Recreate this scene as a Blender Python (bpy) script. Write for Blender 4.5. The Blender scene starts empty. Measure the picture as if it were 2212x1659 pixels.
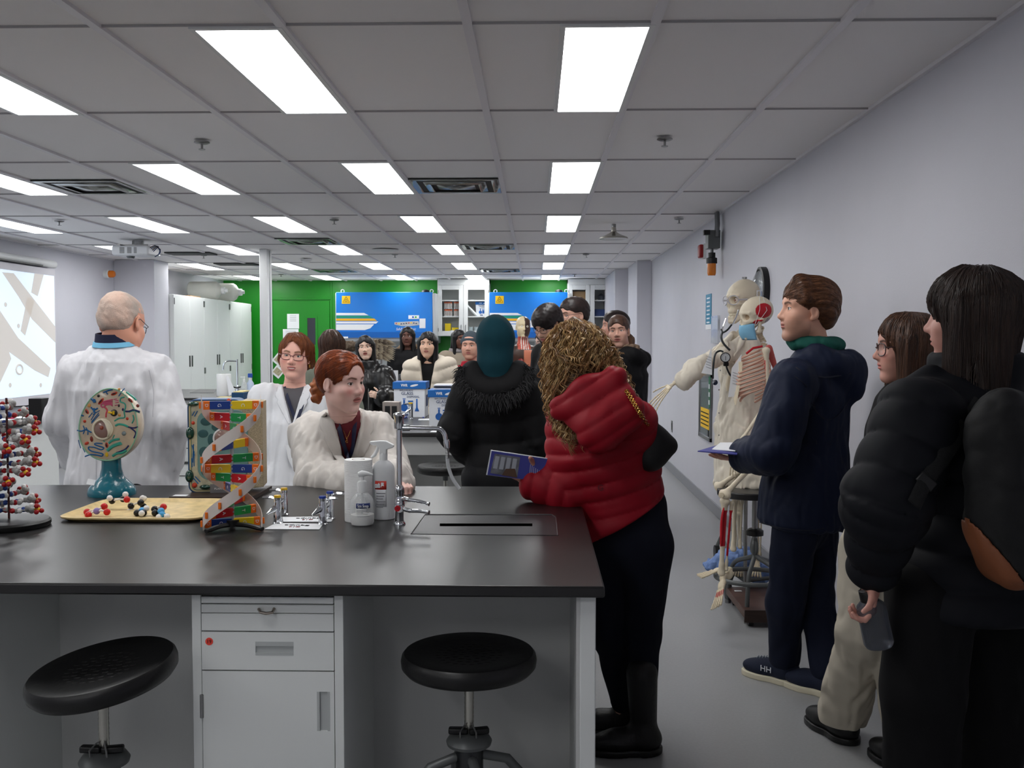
import bpy, bmesh, math, random
import numpy as np
from mathutils import Vector, Matrix
PI=math.pi
random.seed(7); RNG=np.random.RandomState(5)
col=bpy.context.scene.collection
# ---------------------------------------------------------------- camera
FPX=2106.0; CAMZ=1.5; YAW=math.radians(1.41); PIT=math.radians(2.56)
cd=bpy.data.cameras.new('camera'); cam=bpy.data.objects.new('camera',cd); col.objects.link(cam)
cam.location=(0,0,CAMZ); cam.rotation_euler=(PI/2-PIT,0,YAW)
cd.sensor_width=36; cd.lens=FPX/2212*36; cd.clip_start=.05; cd.clip_end=80
bpy.context.scene.camera=cam
RC=cam.rotation_euler.to_matrix()
def P(px,py,Y):
    d=RC@Vector(((px-1106)/FPX,-(py-829.5)/FPX,-1)); s=Y/d.y
    return Vector((d.x*s,Y,CAMZ+d.z*s))
def PX(px,py,X):
    d=RC@Vector(((px-1106)/FPX,-(py-829.5)/FPX,-1)); s=X/d.x
    return Vector((X,d.y*s,CAMZ+d.z*s))
def PZ(px,py,Z):
    d=RC@Vector(((px-1106)/FPX,-(py-829.5)/FPX,-1)); s=(Z-CAMZ)/d.z
    return Vector((d.x*s,d.y*s,Z))
# ---------------------------------------------------------------- materials
def lin(c):
    return tuple(((x/255)/12.92 if x/255<=.04045 else ((x/255+.055)/1.055)**2.4) for x in c)
MATS={}
def mat(name,c=(200,200,200),r=.5,m=0,emit=0,bump=0,bs=40,bstretch=(1,1,1),var=0,vs=8,vstretch=(1,1,1),attr=False,alpha=1,trans=0,sheen=0,coat=0,ior=1.45,spec=.5,detail=4,sss=0,c2=None,bd=.004,ridged=False):
    if name in MATS: return MATS[name]
    M=bpy.data.materials.new(name); M.use_nodes=True; nt=M.node_tree; N=nt.nodes; L=nt.links
    b=N['Principled BSDF']; C=lin(c)+(1,)
    b.inputs['Base Color'].default_value=C; b.inputs['Roughness'].default_value=r; b.inputs['Metallic'].default_value=m
    b.inputs['Specular IOR Level'].default_value=spec
    b.inputs['IOR'].default_value=ior
    if emit:
        b.inputs['Emission Color'].default_value=C; b.inputs['Emission Strength'].default_value=emit
    if alpha<1: b.inputs['Alpha'].default_value=alpha
    if trans: b.inputs['Transmission Weight'].default_value=trans
    if sheen: b.inputs['Sheen Weight'].default_value=sheen
    if coat: b.inputs['Coat Weight'].default_value=coat
    if sss:
        b.inputs['Subsurface Weight'].default_value=sss; b.inputs['Subsurface Radius'].default_value=(.01,.004,.002); b.inputs['Subsurface Scale'].default_value=.6
    tc=None
    def coords(st):
        nonlocal tc
        if tc is None: tc=N.new('ShaderNodeTexCoord')
        mp=N.new('ShaderNodeMapping'); mp.inputs['Scale'].default_value=st; L.new(tc.outputs['Object'],mp.inputs['Vector']); return mp.outputs['Vector']
    src=None
    if attr:
        a=N.new('ShaderNodeAttribute'); a.attribute_name='Col'; src=a.outputs['Color']; L.new(src,b.inputs['Base Color'])
        if emit: L.new(src,b.inputs['Emission Color'])
    if var:
        n=N.new('ShaderNodeTexNoise'); n.inputs['Scale'].default_value=vs; n.inputs['Detail'].default_value=detail; L.new(coords(vstretch),n.inputs['Vector'])
        rp=N.new('ShaderNodeMapRange'); rp.inputs[1].default_value=.3; rp.inputs[2].default_value=.7; L.new(n.outputs['Fac'],rp.inputs[0])
        if c2 is not None:
            mx=N.new('ShaderNodeMix'); mx.data_type='RGBA'; L.new(rp.outputs[0],mx.inputs['Factor'])
            mx.inputs['A'].default_value=lin(c2)+(1,); mx.inputs['B'].default_value=C
            L.new(mx.outputs['Result'],b.inputs['Base Color'])
        else:
            rp.inputs[3].default_value=1-var; rp.inputs[4].default_value=1+var*.4
            mx=N.new('ShaderNodeMix'); mx.data_type='RGBA'; mx.blend_type='MULTIPLY'; mx.inputs['Factor'].default_value=1
            if src: L.new(src,mx.inputs['A'])
            else: mx.inputs['A'].default_value=C
            L.new(rp.outputs[0],mx.inputs['B']); L.new(mx.outputs['Result'],b.inputs['Base Color'])
    if bump:
        n=N.new('ShaderNodeTexNoise'); n.inputs['Scale'].default_value=bs; n.inputs['Detail'].default_value=detail; L.new(coords(bstretch),n.inputs['Vector'])
        if ridged: n.noise_type='RIDGED_MULTIFRACTAL'
        bp=N.new('ShaderNodeBump'); bp.inputs['Strength'].default_value=min(1,bump); bp.inputs['Distance'].default_value=bd*max(1,bump)
        L.new(n.outputs['Fac'],bp.inputs['Height']); L.new(bp.outputs['Normal'],b.inputs['Normal'])
    MATS[name]=M; return M
# ---------------------------------------------------------------- objects
ORG={}
def tag(o,label=None,cat=None,group=None,kind=None):
    if label: o['label']=label
    if cat: o['category']=cat
    if group: o['group']=group
    if kind: o['kind']=kind
    return o
def thing(name,label,cat,loc=(0,0,0),group=None):
    o=bpy.data.objects.new(name,None); o.empty_display_size=.05; col.objects.link(o); o.location=loc; ORG[o.name]=Vector(loc)
    return tag(o,label,cat,group)
def link(name,me,parent=None,origin=None):
    o=bpy.data.objects.new(name,me); col.objects.link(o)
    if parent is not None:
        og=ORG[parent.name]; o.parent=parent
    else:
        og=Vector(origin) if origin is not None else Vector((0,0,0)); o.location=og
    ORG[o.name]=og
    if og.length>0: me.transform(Matrix.Translation(-og))
    return o
class MB:
    def __init__(s): s.v=[];s.f=[];s.m=[];s.cur=0;s.M=None
    def add(s,vs,fs):
        b=len(s.v)
        if s.M is not None: vs=[s.M@Vector(v) for v in vs]
        s.v+=[tuple(v) for v in vs]; s.f+=[tuple(i+b for i in f) for f in fs]; s.m+=[s.cur]*len(fs); return s
    def box(s,x0,x1,y0,y1,z0,z1):
        return s.add([(x,y,z) for z in(z0,z1) for y in(y0,y1) for x in(x0,x1)],[(0,2,3,1),(4,5,7,6),(0,1,5,4),(2,6,7,3),(0,4,6,2),(1,3,7,5)])
    def cbox(s,c,d,R=None):
        h=Vector(d)/2; vs=[Vector((x*h.x,y*h.y,z*h.z)) for z in(-1,1) for y in(-1,1) for x in(-1,1)]
        if R is not None: vs=[R@v for v in vs]
        return s.add([v+Vector(c) for v in vs],[(0,2,3,1),(4,5,7,6),(0,1,5,4),(2,6,7,3),(0,4,6,2),(1,3,7,5)])
    def ring(s,c,u,w,r,n): return [c+u*(r*math.cos(2*PI*i/n))+w*(r*math.sin(2*PI*i/n)) for i in range(n)]
    def tube(s,pts,r,n=8,cap=True,flat=1,up=None):
        pts=[Vector(p) for p in pts]; k=len(pts)
        rs=r if isinstance(r,(list,tuple)) else [r]*k
        T=[(pts[min(i+1,k-1)]-pts[max(i-1,0)]).normalized() for i in range(k)]
        u=Vector(up) if up is not None else (Vector((0,0,1)) if abs(T[0].z)<.9 else Vector((1,0,0)))
        vs=[];fs=[]
        for i in range(k):
            u=(u-T[i]*u.dot(T[i]))
            if u.length<1e-6: u=T[i].orthogonal()
            u.normalize(); w=T[i].cross(u)
            vs+=[pts[i]+u*(rs[i]*flat*math.cos(2*PI*j/n))+w*(rs[i]*math.sin(2*PI*j/n)) for j in range(n)]
        for i in range(k-1):
            for j in range(n):
                a=i*n+j;b=i*n+(j+1)%n; fs.append((a,b,b+n,a+n))
        if cap: fs+= [tuple(range(n-1,-1,-1)),tuple((k-1)*n+j for j in range(n))]
        return s.add(vs,fs)
    def cyl(s,a,b,r,r2=None,n=20): return s.tube([a,b],[r,r if r2 is None else r2],n)
    def lathe(s,prof,c=(0,0,0),axis=(0,0,1),n=32,sx=1,cap=False):
        ax=Vector(axis).normalized(); u=ax.orthogonal().normalized() if abs(ax.z)<.99 else Vector((1,0,0)); w=ax.cross(u); c=Vector(c); vs=[];fs=[]
        for (r,z) in prof: vs+=[c+ax*z+u*(r*sx*math.cos(2*PI*j/n))+w*(r*math.sin(2*PI*j/n)) for j in range(n)]
        for i in range(len(prof)-1):
            for j in range(n):
                a=i*n+j;b=i*n+(j+1)%n; fs.append((a,b,b+n,a+n))
        if prof[0][0]>1e-5: fs.append(tuple(range(n-1,-1,-1)))
        if prof[-1][0]>1e-5: fs.append(tuple((len(prof)-1)*n+j for j in range(n)))
        return s.add(vs,fs)
    def sph(s,c,r,n=12,R=None):
        if not isinstance(r,(list,tuple)): r=(r,r,r)
        c=Vector(c); m=max(6,n//2+1); vs=[Vector((0,0,-r[2]))];fs=[]
        for i in range(1,m):
            t=-PI/2+PI*i/m
            vs+=[Vector((r[0]*math.cos(t)*math.cos(2*PI*j/n),r[1]*math.cos(t)*math.sin(2*PI*j/n),r[2]*math.sin(t))) for j in range(n)]
        vs.append(Vector((0,0,r[2]))); e=len(vs)-1
        for j in range(n): fs.append((0,1+(j+1)%n,1+j)); fs.append((e,e-n+j,e-n+(j+1)%n))
        for i in range(m-2):
            for j in range(n):
                a=1+i*n+j;b=1+i*n+(j+1)%n; fs.append((a,b,b+n,a+n))
        if R is not None: vs=[R@v for v in vs]
        return s.add([c+v for v in vs],fs)
    def prism(s,poly,d):
        n=len(poly); d=Vector(d); p=[Vector(q) for q in poly]
        return s.add(p+[q+d for q in p],[tuple(range(n-1,-1,-1)),tuple(range(n,2*n))]+[(i,(i+1)%n,n+(i+1)%n,n+i) for i in range(n)])
    def quad(s,a,b,c,d): return s.add([a,b,c,d],[(0,1,2,3)])
    def grid(s,fn,nu,nv,closed=False):
        vs=[fn(i/(nu-1),j/(nv-1)) for i in range(nu) for j in range(nv)]
        fs=[(i*nv+j,(i+1)*nv+j,(i+1)*nv+j+1,i*nv+j+1) for i in range(nu-1) for j in range(nv-1)]
        return s.add(vs,fs)
    def mesh(s,name,mats=None,smooth=True,ang=.7,fix=True):
        me=bpy.data.meshes.new(name); me.from_pydata(s.v,[],s.f)
        mats=mats if isinstance(mats,(list,tuple)) else [mats]
        for m in mats: me.materials.append(m)
        if len(mats)>1: me.polygons.foreach_set('material_index',s.m)
        if fix:
            bm=bmesh.new(); bm.from_mesh(me); bmesh.ops.recalc_face_normals(bm,faces=bm.faces); bm.to_mesh(me); bm.free()
        if smooth:
            me.polygons.foreach_set('use_smooth',[True]*len(me.polygons)); me.set_sharp_from_angle(angle=ang)
        me.update(); return me
    def build(s,name,mats,parent=None,bevel=0,origin=None,solid=0,fix=True,**k):
        me=s.mesh(name,mats,fix=fix and solid==0,**k); o=link(name,me,parent,origin)
        if solid:
            md=o.modifiers.new('s','SOLIDIFY'); md.thickness=solid; md.offset=0
        if bevel:
            md=o.modifiers.new('b','BEVEL'); md.width=bevel; md.segments=2; md.limit_method='ANGLE'; md.angle_limit=.6
        return o
    def single(s,name,mats,label,cat,group=None,kind=None,origin=None,**k):
        if origin is None:
            a=np.array(s.v); origin=((a[:,0].min()+a[:,0].max())/2,(a[:,1].min()+a[:,1].max())/2,a[:,2].min())
        return tag(s.build(name,mats,None,origin=origin,**k),label,cat,group,kind)
def struct(name,s,m,**k):
    return tag(s.build(name,m,**k),kind='structure')
def B(*a): return MB().box(*a)
def text(body,m,parent,c,h,right=(1,0,0),up=(0,0,1),name='lettering',ext=.0008,align='CENTER',width=None,shear=0,bold=0):
    cu=bpy.data.curves.new('t','FONT'); cu.body=body; cu.size=h*1.4; cu.align_x=align; cu.align_y='CENTER'; cu.extrude=ext; cu.shear=shear; cu.offset=bold; cu.resolution_u=2
    o=bpy.data.objects.new('t',cu); col.objects.link(o); dg=bpy.context.evaluated_depsgraph_get(); dg.update()
    me=bpy.data.meshes.new_from_object(o.evaluated_get(dg)); bpy.data.objects.remove(o); bpy.data.curves.remove(cu)
    R=Vector(right).normalized(); U=Vector(up).normalized(); Nn=R.cross(U); sc=1
    if width and len(me.vertices):
        xs=[v.co.x for v in me.vertices]; sc=width/max(1e-6,(max(xs)-min(xs)))
    T=Matrix(((R.x*sc,U.x,Nn.x,c[0]),(R.y*sc,U.y,Nn.y,c[1]),(R.z*sc,U.z,Nn.z,c[2]),(0,0,0,1)))
    me.transform(T); me.materials.clear(); me.materials.append(m); me.name=name
    return link(name,me,parent)
def dup(o,parent=None,off=None,label=None,group=None):
    c=o.copy(); col.objects.link(c)
    if parent is not None: c.parent=parent
    ORG[c.name]=ORG[o.name]+(Vector(off) if off else Vector((0,0,0)))
    if off and parent is None: c.location=o.location+Vector(off)
    if label: c['label']=label
    if group: c['group']=group
    for ch in list(o.children): dup(ch,c)
    return c
ORD=['first','second','third','fourth','fifth','sixth','seventh','eighth','ninth','tenth','eleventh','twelfth']
# common materials
WHITE=mat('white_metal',(226,228,228),.45); CAB=mat('cabinet_paint',(222,225,224),.4,bump=.02,bs=300)
BLACKTOP=mat('epoxy_worktop',(22,21,22),.33,bump=.04,bs=500,var=.2,vs=3,spec=.7)
CHROME=mat('chrome',(225,228,232),.08,m=1); STEEL=mat('steel',(150,150,150),.35,m=.9)
BLK=mat('black_plastic',(14,14,15),.4); RUB=mat('black_seat',(11,11,12),.38,bump=.15,bs=60); GRY=mat('grey_metal',(95,98,98),.4,m=.3)
DKL=mat('dark_line',(20,20,20),.9); PAPER=mat('paper',(238,240,243),.6); INK=mat('ink',(40,42,48),.7)
GLS=mat('clear_glass',(245,250,250),.02,trans=1,alpha=.25,ior=1.1)
# ---------------------------------------------------------------- room
WX=1.548; LX=-5.6; BY=17.4; CZ=2.56; FY=-2.6
WALL=mat('wall_paint',(206,206,214),.55,bump=.12,bs=220,var=.03,vs=2)
GREEN=mat('green_wall_paint',(24,132,30),.35,bump=.05,bs=200)
TILE=mat('ceiling_tile',(240,238,238),.85,bump=.25,bs=700,var=.04,vs=500)
FLOOR=mat('floor_epoxy',(158,159,160),.32,bump=.05,bs=150,var=.06,vs=90)
BASE=mat('baseboard_vinyl',(140,141,146),.5)
struct('floor',B(LX-.2,WX+.2,FY-.2,BY+.2,-.12,0),FLOOR)
struct('ceiling',B(LX-.2,WX+.2,FY-.2,BY+.2,CZ+.012,CZ+.15),TILE)
struct('wall_right',B(WX,WX+.15,FY-.15,BY+.15,0,CZ+.02),WALL)
struct('wall_left',B(LX-.15,LX,FY-.15,BY+.15,0,CZ+.02),WALL)
struct('wall_back',B(LX-.15,WX+.15,BY,BY+.15,0,CZ+.02),GREEN)
struct('wall_front',B(LX-.15,WX+.15,FY-.15,FY,0,CZ+.02),WALL)
LWALL=mat('alcove_wall_paint',(205,210,208),.5)
s=MB().box(LX,-5.06,12.85,13.35,0,CZ+.01); struct('wall_left_pier',s,WALL,bevel=.004)
struct('wall_right_pier',B(1.352,WX,13.15,14.4,0,CZ+.01),WALL,bevel=.004)
struct('wall_right_chase',B(1.19,WX,14.8,BY,0,CZ+.01),WALL,bevel=.004)
s=MB().box(WX-.012,WX,FY,13.15,0,.1); struct('baseboard_right',s,BASE,bevel=.004)
struct('baseboard_left',B(LX,LX+.012,FY,12.85,0,.1),BASE,bevel=.004)
struct('baseboard_back',B(-3.9,1.19,BY-.012,BY,0,.1),BASE,bevel=.004)
# ceiling grid
GX=[.399+.631*k for k in range(-10,2)]; GY=[3.332+1.252*k for k in range(-5,12)]
TB=mat('ceiling_grid_metal',(226,224,228),.5)
s=MB()
for x in GX:
    if LX<x<WX: s.box(x-.016,x+.016,FY,BY,CZ-.002,CZ+.012)
s.box(WX-.02,WX,FY,13.15,CZ-.004,CZ+.012).box(LX,LX+.02,FY,12.85,CZ-.004,CZ+.012)
struct('trim_1',s,TB)
s=MB()
for y in GY:
    if FY<y<BY: s.box(LX,WX,y-.003,y+.003,CZ+.004,CZ+.012)
struct('trim_2',s,mat('grid_gap',(176,174,176),.7))
# ceiling lights
EM=mat('light_diffuser',(255,255,255),.5,emit=9.5)
rows=[3.332+2.504*k for k in range(-2,6)]; cols=[.399,-.864,-2.127,-3.39,-4.652]
proto=None
for i,y in enumerate(rows):
    for j,x in enumerate(cols):
        if (i==1 and j in(0,2,4)) or (i==0 and j in (0,4)): continue
        lab='white ceiling light panel, %s row from camera, %s column from right wall'%(ORD[i],ORD[j])
        if proto is None:
            proto=thing('ceiling_light',lab,'ceiling light',(x,y,CZ),'recessed light panels in the ceiling grid')
            MB().box(x-.30,x-.018,y+.02,y+1.235,CZ-.001,CZ+.01).build('diffuser',EM,proto)
            f=MB(); f.box(x-.318,x-.30,y,y+1.252,CZ-.004,CZ+.012).box(x-.018,x+.002,y,y+1.252,CZ-.004,CZ+.012).box(x-.3,x-.018,y,y+.02,CZ-.004,CZ+.012).box(x-.3,x-.018,y+1.235,y+1.252,CZ-.004,CZ+.012)
            f.build('frame',WHITE,proto); p0=Vector((x,y,CZ))
        else: dup(proto,off=Vector((x,y,CZ))-p0,label=lab)
# sprinklers
sp=None
for k,(px,py,lab) in enumerate([(436,312,'nearest camera on left half of ceiling'),(1436,305,'nearest the camera above the right hand walkway'),(128,483,'farthest left, before the projector'),(722,480,'mid ceiling above the red haired woman'),(1467,478,'close to the right wall beside the shower head'),(853,555,'beyond the round ceiling speaker'),(1266,555,'right of far lights near grey pier'),(440,557,'beyond the projector above the tall cabinets'),(607,598,'far back above the green wall near the white post'),(1241,598,'far back above the right glass cabinet')]):
    c=PZ(px,py-6,CZ); lab='small metal ceiling sprinkler, '+lab
    if sp is None:
        sp=thing('ceiling_sprinkler',lab,'sprinkler',c,'sprinkler heads'); c0=c
        MB().lathe([(.001,.0),(.04,-.001),(.042,-.006),(.03,-.012),(.012,-.014),(.001,-.014)],c).build('escutcheon',STEEL,sp)
        q=MB().cyl(c-Vector((0,0,.012)),c-Vector((0,0,.04)),.006).cyl(c-Vector((0,0,.04)),c-Vector((0,0,.043)),.018,n=12)
        q.build('deflector',STEEL,sp)
    else: dup(sp,off=c-c0,label=lab)
# vents
VM=mat('vent_metal',(150,152,150),.25,m=.85,bump=.3,bs=12); VD=mat('vent_dark',(45,46,45),.7)
v0=None
for (x,y,lab) in [(-.85,6.47,'square metal air vent in ceiling right of the middle light row'),(-3.37,6.47,'square metal air vent in ceiling at left between two light rows'),(-.85,10.85,'square metal air vent farther back above the glass cabinet side'),(-2.74,10.2,'square metal air vent above the white service post'),(-.85,14.6,'square metal air vent far back near the right light column'),(-3.37,14.6,'square metal air vent far back near the green wall')]:
    if v0 is None:
        v0=thing('ceiling_vent',lab,'air vent',(x,y,CZ),'ceiling air diffusers'); vp=Vector((x,y,CZ))
        MB().box(x,x+.6,y,y+.6,CZ+.002,CZ+.008).build('backing',VD,v0)
        for a,b,z in ((0,.05,0),(.09,.14,-.012),(.17,.3,-.02)):
            s=MB(); o=a;i2=b
            vs=[(x+o,y+o,CZ),(x+.6-o,y+o,CZ),(x+.6-o,y+.6-o,CZ),(x+o,y+.6-o,CZ),(x+i2,y+i2,CZ+z),(x+.6-i2,y+i2,CZ+z),(x+.6-i2,y+.6-i2,CZ+z),(x+i2,y+.6-i2,CZ+z)]
            s.add(vs,[(0,1,5,4),(1,2,6,5),(2,3,7,6),(3,0,4,7)]); s.build('louvre',VM,v0,solid=.003)
    else: dup(v0,off=Vector((x,y,CZ))-vp,label=lab)
for (x0,y0,lab) in [(-4.5,11.75,'thin dark return grille in ceiling behind the projector'),(-4.45,13.4,'thin dark return grille in ceiling above the tall white cabinets')]:
    t=thing('return_grille',lab,'air vent',(x0,y0,CZ)); B(x0,x0+.55,y0,y0+.3,CZ-.004,CZ+.01).build('panel',VD,t)
    s=MB(); [s.box(x0,x0+.55,y0+.03*k,y0+.03*k+.008,CZ-.008,CZ-.003) for k in range(11)]; s.build('slats',GRY,t)
c=PZ(832,540,CZ); MB().lathe([(.001,-.012),(.11,-.012),(.15,-.006),(.155,0)],c).single('ceiling_speaker',WHITE,'flat round white ceiling speaker beyond the service post','speaker')
c=PZ(661,560,CZ); MB().lathe([(.001,-.05),(.04,-.05),(.055,-.03),(.07,-.02),(.075,0)],c).single('smoke_detector',WHITE,'small round white smoke detector right of the service post','smoke detector')
# emergency shower head
c=PZ(1326,484,CZ); t=thing('shower_head','bell shaped stainless emergency shower head hanging from ceiling','shower head',c)
Y=c.y; k=Y/FPX
MB().cyl(c,c-Vector((0,0,.035)),.02).build('pipe',STEEL,t)
MB().lathe([(.02,-.03),(.025,-.07),(.045,-.085),(.075,-.1),(.125,-.12),(.132,-.135),(.12,-.137),(.06,-.128),(.001,-.128)],c).build('bell',mat('brushed_steel',(170,168,160),.25,m=1),t)
# left tall cabinets
HND=mat('handle_dark',(90,92,92),.35,m=.8)
for i,(y0,ym,y1) in enumerate([(13.37,14.0,14.6),(14.6,15.22,15.82),(15.82,16.45,17.05)]):
    t=thing('tall_cabinet',['tall white double door cabinet, nearest to the grey pier','tall white double door cabinet, middle one of three','tall white double door cabinet, beside the green wall'][i],'cabinet',(-5.3,(y0+y1)/2,0),'tall white cabinets along the left wall')
    B(-5.59,-5.02,y0,y1-.003,0,2.14).build('body',CAB,t)
    for a,b,hy in((y0+.004,ym-.002,ym-.05),(ym+.002,y1-.006,ym+.05)):
        d=B(-5.02,-4.998,a,b,.1,2.135).build('door',CAB,t,bevel=.003)
        B(-4.998,-4.985,hy-.012,hy+.012,1.12,1.28).build('handle',HND,d)
        hh=a+.015 if hy<ym else b-.015
        for z in(.3,1.0,2.0): B(-4.999,-4.992,hh-.008,hh+.008,z,z+.09).build('hinge',HND,d)
MILK=mat('milky_plastic',(232,234,226),.3,trans=.35,ior=1.3); 
for i,(yy,lab) in enumerate([(15.35,'large white plastic carboy lying on cabinets, front one'),(15.85,'large white plastic carboy lying on cabinets, behind the other')]):
    t=thing('carboy',lab,'carboy',(-5.2,yy,2.14),'carboys lying on the cabinets')
    MB().lathe([(.001,0),(.13,0),(.145,.015),(.145,.42),(.12,.46),(.06,.5),(.05,.52)],(-5.48+.12*i,yy,2.286),(1,0,0)).build('body',MILK,t)
    MB().lathe([(.001,.56),(.055,.56),(.055,.515),(.001,.515)],(-5.48+.12*i,yy,2.286),(1,0,0)).build('cap',WHITE,t)
    MB().cyl((-5.48+.12*i+.56,yy,2.286),(-5.48+.12*i+.6,yy,2.286),.03).build('spout',WHITE,t)
B(-5.35,-5.1,14.3,14.75,2.14,2.165).single('cardboard_box',mat('cardboard',(170,140,105),.8),'flat brown cardboard lying on top of the tall cabinets','box')
# white service post
t=thing('service_post','square white service post from bench to ceiling','post',(-3.2,11.5,.91))
B(-3.25,-3.155,11.42,11.62,.91,CZ+.01).build('post',WHITE,t,bevel=.006)
B(-3.252,-3.15,11.415,11.419,.91,.915).build('foot',STEEL,t)
B(-3.1555,-3.1525,11.5,11.54,.95,CZ).build('channel',STEEL,t)
# door and papers on the green wall
DY=BY-.03
a=P(590,650,DY); b=P(712,760,DY)
s=B(a.x,b.x,DY,BY,0,a.z); tag(s.build('door_1',GREEN,bevel=.004),kind='structure'); D1=bpy.data.objects['door_1']
w0=P(664,687,DY); w1=P(682,745,DY)
f=MB(); ww=.035
f.box(w0.x-ww,w1.x+ww,DY-.012,DY,w1.z-ww,w1.z).box(w0.x-ww,w1.x+ww,DY-.012,DY,w0.z,w0.z+ww).box(w0.x-ww,w0.x,DY-.012,DY,w1.z,w0.z).box(w1.x,w1.x+ww,DY-.012,DY,w1.z,w0.z)
f.build('window_frame',GREEN,D1); B(w0.x,w1.x,DY-.004,DY,w1.z,w0.z).build('window_pane',mat('door_glass',(50,50,60),.1),D1)
fr=MB(); fr.box(b.x+.02,b.x+.05,BY-.02,BY,0,CZ).box(a.x-.06,a.x-.03,BY-.02,BY,0,CZ); fr.box(a.x-.03,b.x+.02,BY-.02,BY,a.z+.02,a.z+.05)
struct('trim_3',fr,GREEN,bevel=.003)
for i,(x0,y0,x1,y1,lab) in enumerate([(620,678,646,710,'white printed notice taped on the green door, upper one'),(611,711,645,742,'white printed notice taped on the green door, lower one')]):
    p=P(x0,y0,DY-.006); q=P(x1,y1,DY-.006); t=thing('paper_notice',lab,'notice',(p.x,DY-.004,q.z)); B(p.x,q.x,DY-.004,DY-.001,q.z,p.z).build('sheet',PAPER,t)
    for k in range(4):
        B(p.x+.05,q.x-.05,DY-.0055,DY-.004,p.z-.04-.03*k,p.z-.034-.03*k).build('text_line',mat('pale_ink',(150,150,155),.7),t)
# tilted photo cards on the green wall left of the service post
for i,(px,py,lab) in enumerate([(602,777,'tilted square photo card on green wall, upper'),(600,803,'tilted square photo card on green wall, lower')]):
    c=P(px,py,DY-.01); R=Matrix.Rotation(.7,3,'Y'); t=thing('photo_card',lab,'card',(c.x,c.y,c.z-.12))
    MB().cbox(c,(.18,.004,.18),R).build('card',PAPER,t); MB().cbox(c-Vector((0,.003,0)),(.13,.003,.11),R).build('picture',mat('photo_print',(190,180,150),.6,var=.5,vs=60),t)
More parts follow.
